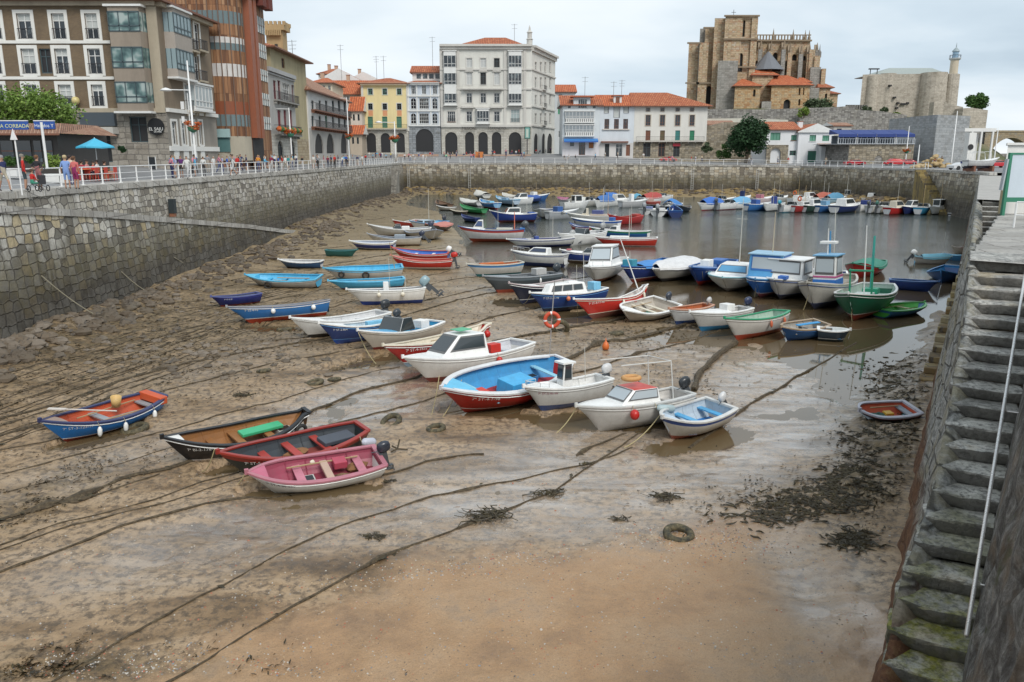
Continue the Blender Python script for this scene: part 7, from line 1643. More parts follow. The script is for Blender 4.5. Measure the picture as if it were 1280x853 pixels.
def exJ(b,W):
 for(t0,t1)in((139,153.5),(156,170.5)):
  bay(b,W,W.uz(706,150)[0],W.uz(742.5,150)[0],W.uz(724,t1)[1],W.uz(724,t0)[1],.6,WWH,WWH,pnt((.25,.28,.3),.12,.3),[(W.uz(724,t1-5.5)[1],W.uz(724,t0+1)[1])])
  mb=MB()
  for k in range(14):u=W.uz(707+k*2.6,150)[0];W.box(mb,u-.06,u+.06,W.uz(724,t1-1)[1],W.uz(724,t1-4.6)[1],.6,.66,DIN)
  mb.bd('gallery_balusters',b)
 u0,u1=W.uz(704.5,174)[0],W.uz(747,174)[0];mb=MB();z0_,z1_=W.uz(724,176.3)[1],W.uz(724,173.3)[1]
 mb.fc([W.pt(u0,z1_,.05),W.pt(u1,z1_,.05),W.pt(u1,z0_,1.8),W.pt(u0,z0_,1.8)],pnt((.04,.2,.5),.6,.3));mb.fc([W.pt(u0,z0_,1.8),W.pt(u1,z0_,1.8),W.pt(u1,z0_-.35,1.82),W.pt(u0,z0_-.35,1.82)],pnt((.03,.12,.4),.6,.3));mb.bd('awning',b)
 d0,d1=W.uz(717,125)[0],W.uz(738,125)[0];mb=MB();W.box(mb,d0,d1,zJ(724,133),zJ(724,122),-1.5,.15,jw);
 for k in range(2):u=d0+(d1-d0)*(.3+.25*k);W.box(mb,u,u+.9,zJ(724,135),zJ(724,124.5),.15,.2,win_g);W.box(mb,u+.42,u+.48,zJ(724,135),zJ(724,124.5),.2,.24,WWH)
 mb.bd('dormer',b);mb=MB();W.box(mb,d0-.7,d1+.7,zJ(724,122),zJ(724,121),-3,.9,tile_b);mb.bd('dormer_roof',b)
hous('white house with two glazed gallery floors over a blue awning',(a,YJ),(c,YJ),13,6.5,zJ(724,131.5),jw,wJ,'gable',plas((.66,.64,.66),.3),W.uz(724,173)[1],dJ,roofm=tile_m,rise=2.6,over=.7,extra=exJ)
a,c=X_at(749.7,160,YJ),X_at(792.4,160,YJ);W=Wall((a,YJ),(c,YJ))
wK=[(R_(W,755.5,133.5,760.5,141.5),dict(frame=WWH,glass=curtain,surround=DIN,sw=.08)),(R_(W,767.5,133.5,774.5,147),dict(frame=WWH,glass=curtain,cols=1,surround=DIN,sw=.08)),(R_(W,780,133.5,785.5,141.5),dict(frame=WWH,glass=curtain,surround=DIN,sw=.08))]
wK+=[(R_(W,x-3,149,x+3,161.5),dict(frame=WBR,cols=3,rows=2,split=.35))for x in(758.5,770.5,782)]
dK=[(R_(W,756,180,761.5,196),dict(frame=WFD,glass=DIN)),(R_(W,769.5,180,778,196),dict(frame=WWH,cols=2)),(R_(W,782.5,181,787.5,195),dict(frame=WBR,glass=WBR))]
def exK(b,W):
 band(b,W,W.uz(770,162.7)[1],.25,.3,plas((.6,.55,.5),.3),W.uz(753,160)[0],W.uz(787,160)[0],'balcony_ledge')
 band(b,W,W.uz(770,178.5)[1],.3,.9,WBR,W.uz(751,178)[0],W.uz(785,178)[0],'shop_canopy')
 d0,d1=W.uz(768,125)[0],W.uz(778,125)[0];mb=MB();W.box(mb,d0,d1,zJ(772,129),zJ(772,120),-3,-1.2,WWH);W.box(mb,d0+.5,d1-.5,zJ(772,128),zJ(772,121),-1.2,-1.1,WBR);W.box(mb,d0-.4,d1+.4,zJ(772,120),zJ(772,118.8),-3.4,-.9,tile_m);mb.bd('dormer',b)
hous('pale blue-white house with brown windows and a red framed roof dormer',(a,YJ),(c,YJ),13,6.5,zJ(770,132.5),plas((.62,.66,.7),.3),wK,'gable',plas((.6,.58,.56),.3),W.uz(770,179)[1],dK,roofm=tile_b,rise=2.9,over=.7,extra=exK)
a,c=X_at(792.5,160,YJ),X_at(883.6,160,YJ);W=Wall((a,YJ),(c,YJ));lwall=plas((.68,.66,.61),.25)
wL=[]
for i,x in enumerate((810,828,847,865)):
 wL+=[(R_(W,x-2.4,135.2,x+2.4,139.6),dict(frame=WBR,cols=2,rows=1,surround=plas((.5,.47,.42),.3),sw=.15)),(R_(W,x-3.1,144,x+3.1,157.5),dict(frame=WBR,cols=2,rows=2,split=.3,surround=plas((.55,.5,.42),.3),sw=.2)),(R_(W,x-3,163.3,x+3,175.7),dict(frame=(WBR,WBR,WGN,WGN)[i],glass=(WBR,pnt((.12,.13,.06),.4,.3),pnt((.06,.25,.28),.4,.3),pnt((.03,.25,.12),.4,.3))[i],cols=4))]
dL=[(R_(W,804,179,813,196),dict(frame=WFD,glass=DIN)),(R_(W,823,179,831,196),dict(frame=WBR,glass=DIN)),(R_(W,841.5,183,849.5,196),dict(frame=WFD,glass=DIN))]
def exL(b,W):
 balc(b,W,.6,W.L-.6,W.uz(840,176.6)[1],.9,plas((.55,.52,.47),.4),iron,1.0,.25)
 r=R_(W,841,179.5,850,183);mb=MB();W.box(mb,r[0],r[1],r[2],r[3],.02,.2,pnt((.4,.02,.04),.4,.2));mb.bd('red_shop_sign',b)
hous('long cream house with four rows of shuttered windows under a striped orange roof',(a,YJ),(c,YJ),15,6.5,zJ(840,133.2),lwall,wL,'ridgehipR',rub_w,W.uz(840,177.5)[1],dL,roofm=tile_m,rise=PY(830,116.5,YJ+7.5).z-zJ(830,133.2),over=1.0,extra=exL)
for args in((731,96,118,198,'television aerial above the white gallery house'),(767,102,117,200,'left one of the two aerials over the orange striped roofs'),(777,100,117,201,'right one of the two aerials over the orange striped roofs'),(541,46,84,208,'tall aerial above the narrow bluish house'),(471,70,98,208,'left aerial over the yellow house'),(480,70,97,209,'right, bushier aerial over the yellow house'),(427,56,96,200,'tall thin aerial over the low white house'),(643,30,50,214,'thin mast on the red hipped roof of the big white building'),(366,50,72,140,'aerial on the roof of the yellowish stone house')):
 aerial(args[0],args[1],args[2],args[3],args[4],kind=random.choice([0,1]))
YN=186.0
zN0=6.4
a,c=X_at(957,180,YN),X_at(997.5,180,YN);W=Wall((a,YN),(c,YN));nw=plas((.72,.73,.74),.2);gshut=pnt((.12,.3,.22),.5,.3)
wN=[(R_(W,963,166,975.5,175.5),dict(frame=WGN,glass=gshut,cols=3,rows=1)),(R_(W,989,169,996,175.5),dict(frame=WGN,glass=gshut,cols=2,sill=WBR))]
dN=[(R_(W,987,188.5,995,194.5),dict(frame=WGN,glass=win_g,cols=2))]
def exN(b,W):
 r=R_(W,957,182,984,204);mb=MB();hole=R_(W,962,185.5,975,204,True)
 W3=Wall(W.pt(r[0],0,.5).xy,W.pt(r[1],0,.5).xy);wmsh(mb,W3,zN0,r[3],[(hole[0]-r[0],hole[1]-r[0],zN0+.3,hole[3],True)],rub_w);W.box(mb,r[0],r[1],r[3],r[3]+.1,0,.55,rub_w);mb.bd('stone_porch',b)
bN=bldg('house',((a+c)/2+4,YN,7),'white quayside house with green windows, gabled wing and stone arched porch')
def nhouse(A,B_,depth,z0,z1,wins,kind,rise,over,rm=tile_m):
 W=Wall(A,B_);A2_,B2_=W.A-W.n*depth,W.B-W.n*depth;mb=MB();wmsh(mb,W,z0,z1,[r for r,s in wins],nw);mb.bd('wall',bN)
 for r,s in wins:wind(bN,W,r,s)
 core(bN,[W.A,W.B,B2_,A2_],z0,z1-.05,nw);
 mb=MB();wmsh(mb,Wall(W.B,B2_),z0,z1,[],nw);wmsh(mb,Wall(A2_,W.A),z0,z1,[],nw);mb.bd('side_wall',bN)
 gable_roof(bN,A,B_,depth,z1,rise,over,rm,front=(kind=='front'));return W
nhouse((a,YN),(c,YN),11,zN0,PY(977,162,YN).z,wN+dN,'g',1.9,.5)
exN(bN,W)
a2,c2=X_at(997.6,180,YN-1),X_at(1041,180,YN-1);W=Wall((a2,YN-1),(c2,YN-1))
w2=[(R_(W,1012,169,1020,176.5),dict(frame=WGN,glass=gshut,cols=2,sill=WWH)),(R_(W,1028,169.5,1036.5,176.5),dict(frame=WGN,glass=gshut,cols=3)),(R_(W,1009.5,189,1020,203),dict(frame=WGN,glass=pnt((.05,.16,.12),.4,.3),cols=2))]
nhouse((a2,YN-1),(c2,YN-1),11,zN0,PY(1019,165,YN).z,w2,'front',PY(1026,154.7,YN).z-PY(1019,165,YN).z,.4)
W=Wall((X_at(1024,190,YN-2),YN-3.2),(X_at(1059,190,YN-2),YN-3.2));zx=PY(1040,183,YN-3).z;mb=MB();w3=[(R_(W,1027,189.5,1035,195.5),dict(frame=iron,glass=win_g,cols=4)),(R_(W,1043,189.5,1051,195.5),dict(frame=iron,glass=win_g,cols=4))]
wmsh(mb,W,zN0,zx,[r for r,s in w3],nw);mb.bd('wall',bN)
for r,s in w3:wind(bN,W,r,s)
core(bN,[W.A,W.B,W.B+V3((0,6)),W.A+V3((0,6))],zN0,zx-.03,nw,inset=.1)
mb=MB();e0,e1=W.pt(-.3,zx,.4),W.pt(W.L+.3,zx,.4);mb.fc([e0,e1,e1+V3((0,3,.7)),e0+V3((0,3,.7))],tile_p,[(0,0),(9,0),(9,3),(0,3)]);W.box(mb,-.3,W.L+.3,zx-.2,zx-.01,0,.4,WWH);mb.bd('roof',bN)
chimney(bN,(X_at(1000,155,YN+4),YN+4),1.0,PY(1000,162,YN+4).z,PY(1000,152.5,YN+4).z,nw)
# ================= hill, church, castle =================
hillm=nm_('hill_scrub');t=NT(hillm);pos=t.n('ShaderNodeNewGeometry').outputs['Position']
h1=t.noise(pos,.15,6,.7);h2=t.noise(pos,1.2,5,.7)
t.out(t.mix(t.ramp(h2,[(.4,0),(.7,.7)]),t.ramp(h1,[(.35,(.07,.09,.03)),(.55,(.16,.15,.08)),(.7,(.26,.23,.16))]),(.05,.06,.02)),.95,h2,.8,.3)
def hill_z(x,y):
 px=640+1000*x/(.974*y)
 top=np.interp(px,[700,790,860,900,1050,1100,1200,1240,1290],[7,8,14,21.5,22.0,20,18,10,3])
 s=float(sstep(241,247,y));s0=float(sstep(205,238,y))
 return 5.5+min(top-5.5,7)*s0*(1-s)+(top-5.5)*s
xs_=np.linspace(0,260,60);yg=np.concatenate([np.linspace(198,250,22),np.linspace(256,420,14)])
XX,YY=np.meshgrid(xs_,yg);ZZ=np.zeros_like(XX)
for i in range(XX.shape[0]):
 for j in range(XX.shape[1]):
  ZZ[i,j]=hill_z(XX[i,j],YY[i,j])+(float(vnoise(np.array(XX[i,j]*.15),np.array(YY[i,j]*.15)))-.5)*1.2
o=grid_mesh('castle_hill',XX,YY,ZZ,hillm);o['kind']='structure';o['label']='scrubby hill carrying the church and the castle'
chm=rbl('church_stone',[(.3,.19,.1),(.5,.37,.22),(.6,.48,.32),(.46,.25,.13),(.56,.49,.38)],(1.2,.55),mortar=(.18,.14,.1),distort=.06,bstr=.6)
church_g=rbl('church_grey_stone',[(.24,.23,.21),(.34,.33,.3),(.42,.4,.37)],(1.2,.55),mortar=(.15,.14,.13),distort=.08)
church_o=rbl('church_orange_stone',[(.42,.21,.09),(.54,.33,.15),(.62,.46,.27),(.42,.32,.2)],(1.0,.5),mortar=(.2,.15,.1),distort=.1)
YC=262.0
ch=bldg('gothic_church',(PY(940,130,YC).x,YC,21),'big tawny gothic church with square tower, buttresses and orange annex roofs on the hill','hilltop buildings','church')
def Cx(px,Y=YC,py=90):return PY(px,py,Y).x
def Cz(py,Y=YC,px=930):return PY(px,py,Y).z
ZB=18.0
def blk(px0,px1,pytop,Yf,dep,mat,name='wall',pyb=None,skew=0,holes=(),ztop=None):
 x0,x1=Cx(px0,Yf),Cx(px1,Yf);zt=ztop or Cz(pytop,Yf,(px0+px1)/2);zb=ZB if pyb is None else Cz(pyb,Yf)
 F0,F1=V3((x0,Yf+max(0,-skew))),V3((x1,Yf+max(0,skew)));Bk1,Bk0=F1+V3((dep*.25,dep)),F0+V3((dep*.25,dep))
 mb=MB();W=Wall(F0,F1);hs=[(max(.1,W.uz(a,(b+d)/2)[0]),min(W.L-.1,W.uz(c,(b+d)/2)[0]),max(zb,W.uz((a+c)/2,d)[1]),min(zt-.3,W.uz((a+c)/2,b)[1]),ar)for a,b,c,d,ar in holes]
 wmsh(mb,W,zb,zt,hs,mat,depth=.9)
 for p,q in((F1,Bk1),(Bk1,Bk0),(Bk0,F0)):L=(q-p).length;mb.fc([(p.x,p.y,zb),(q.x,q.y,zb),(q.x,q.y,zt),(p.x,p.y,zt)],mat,[(0,zb),(L,zb),(L,zt),(0,zt)])
 mb.fc([(p.x,p.y,zt)for p in(F0,F1,Bk1,Bk0)],mat,[(p.x,p.y)for p in(F0,F1,Bk1,Bk0)])
 o=mb.bd(name,ch)
 for h in hs:mb=MB();mb.fc([W.pt(h[0],h[2],-.85),W.pt(h[1],h[2],-.85),W.pt(h[1],h[3],-.85),W.pt(h[0],h[3],-.85)],DIN);mb.bd('window',ch)
 return W,zb,zt
def ledge(px0,px1,py,Yf,h=.5,o_=.5,mat=None):
 x0,x1=Cx(px0,Yf),Cx(px1,Yf);mb=MB();z_=Cz(py,Yf,(px0+px1)/2);mb.box(x0-o_,x1+o_,Yf-o_,Yf+.4,z_-h/2,z_+h/2,mat or chm);mb.bd('ledge',ch)
blk(859.5,872,53.5,YC+5,10,chm);blk(872,878.5,54,YC+3,8,church_g,'buttress');blk(879,893,34.5,YC+4,10,chm,holes=[(882,108,890,130,True)])
blk(873,884,53.5,YC+2,8,chm,'buttress');blk(890,903,23,YC+1.5,10,chm,'buttress')
blk(872.5,891,36,YC+6,12,church_g)
blk(903,943,20.5,YC,12,chm,'tower',holes=[(923.5,25.5,926.7,46,True),(928.5,25.5,931.5,46,True),(922,66.5,928.5,90,True),(938.8,55,940,58,False)])
blk(903,924,19,YC-.6,3,chm,'buttress',pyb=82);blk(897,922,76,YC-1.4,3,church_g,'buttress');blk(936,943.5,22,YC-.7,4,chm,'buttress')
for a,b,c in((903,943.5,20),(903,943.5,49),(901,943.5,84),(872,903,104),(859,873,54),(859,873,104),(878,892,35)):ledge(a,b,c,YC-.8 if a>895 else YC+2,.45,.35)
blk(920,952,106,YC-5,8,church_o,'round_annex',holes=[(941.5,112,944.5,121,True)])
def croof(px0,px1,pye,pyr,Yf,dep,mat=None,hipx=(.3,.7)):
 x0,x1=Cx(px0,Yf),Cx(px1,Yf);z0_,z1_=Cz(pye,Yf,(px0+px1)/2),Cz(pyr,Yf+dep/2,(px0+px1)/2)
 hrf(ch,[V3((x0,Yf)),V3((x1,Yf)),V3((x1+1,Yf+dep)),V3((x0+1,Yf+dep))],z0_,max(z1_-z0_,1),.7,mat or tile_b,ridge=[(x0+(x1-x0)*hipx[0],Yf+dep*.6),(x0+(x1-x0)*hipx[1],Yf+dep*.6)])
croof(920,952,107.5,98.5,YC-5,8,hipx=(.4,.5))
blk(943,1010,49.5,YC+16,14,chm,'nave',holes=[(966,66,972,80,True),(990,68,996,82,True),(1003,70,1008,84,True)])
ledge(943,1010,51,YC+15.6,.5,.4)
mb=MB();x=Cx(943,YC+16);x1_=Cx(1010,YC+16);zt=Cz(49.5,YC+16)
k=0
while x<x1_:mb.box(x,x+.35,YC+15.7,YC+16.1,zt,zt+1.2,chm);x+=1.0
mb.box(Cx(943,YC+16),x1_,YC+15.7,YC+16.1,zt+1.2,zt+1.5,chm);mb.bd('parapet',ch)
blk(944,1008,76,YC+8,8,chm,'aisle',holes=[(950,80,954,90,True)])
for i,(px,py0)in enumerate(((949,62),(962,64),(978,62),(986,66),(1000,68),(1010,68),(1019,66))):
 blk(px-2.6,px+2.6,py0,YC+4.5,4,chm if i%2 else church_g,'buttress')
 p0=V3((Cx(px,YC+8),YC+8,Cz(py0+3,YC+8)));p1=V3((Cx(px-2,YC+16),YC+16,Cz(py0-10,YC+16)));mb=MB()
 rows_a=[]
 for k in range(7):
  f=k/6;c_=p0.lerp(p1,f);c_.z-=1.2*math.sin(f*math.pi/2)*(1-f)*1.5;rows_a.append([c_+V3((-.5,0,0)),c_+V3((.5,0,0)),c_+V3((.5,0,-1.0)),c_+V3((-.5,0,-1.0))])
 mb.grid(rows_a,chm,closed=True);mb.bd('flying_buttress',ch)
 mb=MB();T=Matrix.Translation((Cx(px,YC+6),YC+6,Cz(py0,YC+5)));mb.lt([(.7,0),(.65,.8),(.45,1.0),(.25,2.2),(.02,3.2)],chm,6,T);mb.bd('pinnacle',ch)
for px,py in((963.5,50),(988,51),(1003,52),(1008,52)):
 mb=MB();T=Matrix.Translation((Cx(px,YC+16),YC+16,Cz(py,YC+16)));mb.lt([(.5,0),(.5,1.2),(.3,1.6),(.15,2.6),(.02,3.6)],chm,6,T);mb.bd('pinnacle',ch)
mb=MB();T=Matrix.Translation((Cx(960,YC+3),YC+4,Cz(88,YC+3)));mb.lt([(5.2,0),(.3,5.6),(.02,5.7)],pnt((.16,.17,.19),.7,.4),12,T);mb.bd('slate_cone_roof',ch)
for i,(a,b,c)in enumerate(((1010,1017,62),(1017,1024,70),(1013,1026,84),(1027,1032.5,86))):blk(a,b,c,YC+4-i*.7,9,chm if i!=2 else church_g)
for px,py in((1018.5,66),(1022.5,66)):mb=MB();T=Matrix.Translation((Cx(px,YC+5),YC+5,Cz(py+6,YC+5)));mb.lt([(.6,0),(.6,1.6),(.2,2.2),(.02,4)],church_g,6,T);mb.bd('pinnacle',ch)
blk(941,967,92,YC-2,8,chm);croof(941,972,94,86,YC-2,7)
mb=MB();blk(955,967,127,YC-7,5,church_g)
blk(966,1014,106,YC-6,12,church_o,'chapel',holes=[(979.5,124.5,988,137.5,True),(998.5,110,1000.5,119,True),(1004,110,1005.5,119,True),(998,124,1000.5,132,True)]);croof(964,1016,106.5,94,YC-6,12,hipx=(.25,.6))
blk(1010,1026,110,YC-3,9,church_g);croof(1000,1014,103,97,YC-1,6)
blk(1026,1040,109,YC-1,10,chm,holes=[(1031,117,1034,127,True)]);croof(1026,1042,109.5,103,YC-1,9,tile_m);blk(1040,1050,117,YC+1,9,chm);croof(1040,1050.5,117,113.5,YC+1,8,tile_m)
mb=MB();q=V3((Cx(918,YC),YC+5,Cz(20,YC)));mb.tb([q,q+V3((0,0,2.6))],.08,iron,5);mb.tb([q+V3((-.7,0,1.8)),q+V3((.7,0,1.8))],.07,iron,5);mb.bd('cross',ch)
def lwal(label,pts,mat,base,name='retaining_wall',thick=1.0,cat='wall',cap=None):
 """pts: (px, py_top, Y)"""
 mb=MB();q=[PY(*p)for p in pts];acc=0
 for a,b in zip(q[:-1],q[1:]):
  L=(b-a).length
  mb.fc([(a.x,a.y,base),(b.x,b.y,base),tuple(b),tuple(a)],mat,[(acc,base),(acc+L,base),(acc+L,b.z),(acc,a.z)])
  mb.fc([tuple(a),tuple(b),(b.x,b.y+thick,b.z),(a.x,a.y+thick,a.z)],cap or mat,[(acc,0),(acc+L,0),(acc+L,1),(acc,1)])
  mb.fc([(b.x,b.y+thick,base),(a.x,a.y+thick,base),(a.x,a.y+thick,a.z),(b.x,b.y+thick,b.z)],mat,[(0,base),(L,base),(L,a.z),(0,a.z)]);acc+=L
 for e,s in((q[0],0),(q[-1],1)):pp=[(e.x,e.y,base),(e.x,e.y+thick,base),(e.x,e.y+thick,e.z),(e.x,e.y,e.z)];mb.fc(pp if s else pp[::-1],mat,[(0,base),(1,base),(1,e.z),(0,e.z)])
 c_=q[len(q)//2];o=mb.bd(name,org=(c_.x,c_.y,base));tag(o,label,cat);return o
lwal('rubble terrace wall running under the church platform',[(884,136.5,245),(950,137,244),(985,136,243),(1045,134,242),(1070,132,242)],rub_g,12)
lwal('pale rendered garden wall between the cream house and the white house roofs',[(883,148.5,222),(930,148,221),(985,150,219)],plas((.6,.58,.5),.4),8)
lwal('rough warm wall beside the dark green tree',[(883,158,206),(905,153,206),(925,153,205),(960,158,204)],rub_w,6)
a,c=X_at(884,150,214),X_at(918,150,214);hous('low stone house with a red tiled roof left of the dark green tree',(a,214),(c,214),8,7,PY(900,156,214).z,rub_w,[],'gable',rise=1.2,roofm=tile_p,over=.4)
lwal('high terrace wall with small openings left of the castle',[(1000,150,232),(1040,139,233),(1066,137.5,233),(1100,139,233),(1134,144,233)],rub_g,8)
mb=MB();q0,q1=PY(1058,137,262),PY(1086,134,262);mb.box(q0.x,q1.x,262,263,16,q0.z,church_g)
n_=9
for k in range(n_):x=q0.x+(q1.x-q0.x)*k/n_;mb.box(x,x+(q1.x-q0.x)/n_*.55,262,263,q0.z,q0.z+1.4,church_g)
o=mb.bd('battlement_wall',org=(q0.x,262,16));tag(o,'low crenellated wall between the church and the castle','wall')
YK=290.0
cas=bldg('castle',(PY(1140,140,YK).x,YK,20),'pale stone castle with round buttresses and greenish roof on the hill','hilltop buildings','castle')
cast_m=rbl('castle_stone',[(.4,.35,.29),(.54,.48,.4),(.62,.56,.47),(.46,.41,.34)],(1.1,.5),mortar=(.24,.21,.18),distort=.12,bstr=.5)
kx=lambda px,Y=YK:PY(px,110,Y).x
kz=lambda py,Y=YK,px=1140:PY(px,py,Y).z
mb=MB();mb.prism([V3((kx(1083),YK+4)),V3((kx(1196),YK)),V3((kx(1197),YK+24)),V3((PY(1090,110,YK+24).x,YK+24))],14,kz(92),cast_m);mb.bd('wall',cas)
for px,w,pyt,Yc,mt in((1090,7,94,YK+4,cast_m),(1108,10,90.5,YK+5.5,cast_m),(1166,15,91,YK+1,cast_m),(1189,8,93,YK+1,cast_m)):
 mb=MB();c_=V3((kx(px,Yc),Yc));r=w*Yc*.974/1000*(1 if w!=9.5 else 1);rows=[];zz=[14,kz(110),kz(pyt)]
 for i,z_ in enumerate(zz):rr_=r*(1.15 if i==0 else(1.03 if i==1 else 1));rows.append([(c_.x+rr_*math.cos(a),c_.y+rr_*math.sin(a),z_)for a in[2*math.pi*k/20 for k in range(21)]])
 for i in range(2):
  for k in range(20):u0,u1=r*2*math.pi*k/20,r*2*math.pi*(k+1)/20;mb.fc([rows[i][k],rows[i][k+1],rows[i+1][k+1],rows[i+1][k]],mt,[(u0,zz[i]),(u1,zz[i]),(u1,zz[i+1]),(u0,zz[i+1])])
 mb.fc(rows[-1][:-1],mt);mb.bd('round_buttress',cas)
hrf(cas,[V3((kx(1100),YK+5)),V3((kx(1184),YK+2)),V3((kx(1184),YK+20)),V3((kx(1098),YK+20))],kz(91.5),kz(84.5,YK+8)-kz(91.5),.3,pnt((.34,.38,.36),.8,.4),ridge=[(kx(1125),YK+10),(kx(1180),YK+10)])
mb=MB()
for px,py in((1126,129),(1131,130),(1134,130),(1121,122),(1114,107),(1138,129),(1125,135)):x,z_=kx(px,YK+1),kz(py,YK+1);mb.box(x-.4,x+.4,YK+1.5,YK+3.2,z_-.3,z_+.3,DIN)
mb.bd('holes',cas)
mb=MB();x,z_=kx(1098),kz(91);
for dx in(-1.2,1.2):mb.tb([(x+dx,YK+5,z_-1),(x+dx,YK+5,z_+1.8)],.15,iron,4)
mb.box(x-1.8,x+1.8,YK+4.6,YK+5.4,z_+1.5,z_+1.9,iron);mb.bd('roof_frame',cas)
lh=bldg('lighthouse',(kx(1189.7),YK+6,kz(92)),'slim pale lighthouse with blue-grey lantern rising from the castle','hilltop buildings','lighthouse')
T=Matrix.Translation((kx(1189.5,YK+6),YK+6,0));z0_,z1_=kz(95,YK+6),kz(76,YK+6);rs=4.6*.29
mb=MB();mb.lt([(rs*1.08,z0_-6),(rs,z1_)],plas((.6,.52,.4),.4),18,T);mb.bd('tower_shaft',lh,smooth=True)
mb=MB();mb.lt([(rs,z1_),(rs*1.45,z1_+.5),(rs*1.45,z1_+.8),(0.01,z1_+.8)],plas((.5,.52,.52),.3),18,T);mb.bd('gallery',lh)
mb=MB()
for k in range(12):a=2*math.pi*k/12;mb.tb([(kx(1189.5,YK+6)+rs*1.35*math.cos(a),YK+6+rs*1.35*math.sin(a),z1_+.8),(kx(1189.5,YK+6)+rs*1.35*math.cos(a),YK+6+rs*1.35*math.sin(a),z1_+1.8)],.05,iron,4)
mb.torus(rs*1.35,.05,iron,T@Matrix.Translation((0,0,z1_+1.8)),18,4);mb.bd('railing',lh)
mb=MB();mb.lt([(rs*.75,z1_+.8),(rs*.75,z1_+3.0)],pnt((.25,.38,.5),.1,.2),12,T);mb.bd('lantern_glass',lh)
mb=MB();mb.lt([(rs*.95,z1_+3.0),(rs*.8,z1_+3.4),(rs*.35,z1_+4.1),(.15,z1_+4.4),(.15,z1_+4.8),(.02,z1_+6)],pnt((.3,.36,.38),.4,.3),12,T);mb.bd('lantern_roof',lh,smooth=True)
lwal('stepped outer wall of the castle reaching right towards the arch bridge',[(1168,128,268),(1180,127,268),(1190,131,267),(1204,134,266)],cast_m,8,thick=3)
lwal('bastion wall with a big bush growing above it',[(1204,135.5,262),(1216,135,262),(1235,138,262)],cast_m,4,thick=10)
ash_b=rbl('bluish_ashlar',[(.24,.26,.27),(.33,.35,.36),(.4,.42,.43),(.28,.3,.31)],(1.2,.5),mortar=(.2,.2,.2),distort=.03,bstr=.3)
YG=172.0
gw=bldg('ashlar_building',(PY(1170,180,YG).x,YG,6.6),'large windowless grey ashlar building below the castle','buildings right of the far quay')
g0,g1,g2,g3=PY(1134,180,YG+10),PY(1168,180,YG),PY(1209,180,YG+6),PY(1209,180,YG+20)
for(p,q,py0,py1)in((g0,g1,144,143.5),(g1,g2,143.5,148)):
 zt0,zt1=PY(1150,145,YG+5).z,PY(1180,144.5,YG+3).z;mb=MB();W=Wall(p.xy,q.xy)
 hs=[(W.uz(1184.5,155)[0],W.uz(1189,155)[0],W.uz(1187,156.5)[1],W.uz(1187,151.5)[1],False),(W.uz(1197,155)[0],W.uz(1204,155)[0],W.uz(1200,156.5)[1],W.uz(1200,150.5)[1],False)]if p is g1 else[(W.uz(1157.5,200)[0],W.uz(1165,200)[0],6.4,W.uz(1160,194)[1],False)]
 wmsh(mb,W,5.8,zt0,hs,ash_b);mb.bd('wall',gw)
 for h in hs:wind(gw,W,h,dict(frame=WFD,glass=DIN,cols=1,rows=1))
core(gw,[g0.xy,g1.xy,g2.xy,g3.xy,V3((g0.x,g3.y))],5.8,PY(1150,145,YG+5).z-.05,ash_b,inset=.05)
mb=MB();W=Wall(g1.xy,g2.xy);r=(W.uz(1193,165)[0],W.uz(1208,165)[0]);
q0=PY(1210,160,YG+5)
YR=170.0
rt=bldg('restaurant_terrace',(PY(1100,190,YR).x,YR,6.6),'restaurant terrace with navy blue awnings on a high rubble wall','buildings right of the far quay')
w0,w1=PY(1061,190,YR),PY(1142,190,YR);W=Wall(w0.xy,w1.xy);zt=W.uz(1100,180.5)[1]
arch=R_(W,1093,194.5,1103,206,True);mb=MB();wmsh(mb,W,5.8,zt,[arch],rub_w);mb.bd('wall',rt);wind(rt,W,arch,dict(frame=None,glass=rub_g))
core(rt,[w0.xy,w1.xy,w1.xy+V3((4,18)),w0.xy+V3((0,18))],5.8,zt-.03,rub_g,inset=.1)
mb=MB();r0,r1=W.uz(1047,175)[0],W.uz(1143,175)[0];W.box(mb,r0,r1,zt,zt+.1,-14,.4,pnt((.5,.52,.54),.5,.3));mb.bd('terrace_floor',rt)
mb=MB();rlng(mb,W,r0,r1,zt+.1,zt+1.1,.3,pnt((.55,.6,.65),.4,.2),.5,.03);mb.bd('railing',rt)
za,zb_a=W.uz(1095,163.5)[1],W.uz(1095,171)[1];awm=pnt((.012,.04,.2),.6,.25)
for k in range(4):
 u0,u1=r0+(r1-r0)*k/4+.05,r0+(r1-r0)*(k+1)/4-.05;mb=MB()
 mb.fc([W.pt(u0,za+.3,-5),W.pt(u1,za+.3,-5),W.pt(u1,zb_a+.5,.2),W.pt(u0,zb_a+.5,.2)],awm);mb.fc([W.pt(u0,zb_a+.5,.2),W.pt(u1,zb_a+.5,.2),W.pt(u1,zb_a-.1,.22),W.pt(u0,zb_a-.1,.22)],awm);mb.fc([W.pt(u0,za+.3,-5),W.pt(u0,zb_a+.5,.2),W.pt(u0,zb_a+.5,-5)],awm)
 for u in(u0+.1,u1-.1):W.box(mb,u-.05,u+.05,zt,zb_a+.4,.05,.12,WWH)
 mb.bd('awning',rt)
mb=MB();W.box(mb,r0+1,r1-1,zt+.1,zb_a+.3,-6,-5.8,pnt((.1,.12,.14),.2,.3))
for k in range(12):u=r0+1+(r1-r0-2)*k/11;W.box(mb,u-.06,u+.06,zt+.1,zb_a+.3,-5.8,-5.7,WWH)
mb.bd('glazed_front',rt)
a,c=X_at(1042,165,196),X_at(1064,165,196);hous('low pale building with dark openings at the left end of the blue awnings',(a,196),(c,196),8,6.5,PY(1052,157,196).z,plas((.5,.48,.44),.5),[(R_(Wall((a,196),(c,196)),1046,161,1052,166),dict(frame=WFD,glass=DIN))],'gable',rise=.8,roofm=tile_p,over=.3)
YQ=230.0
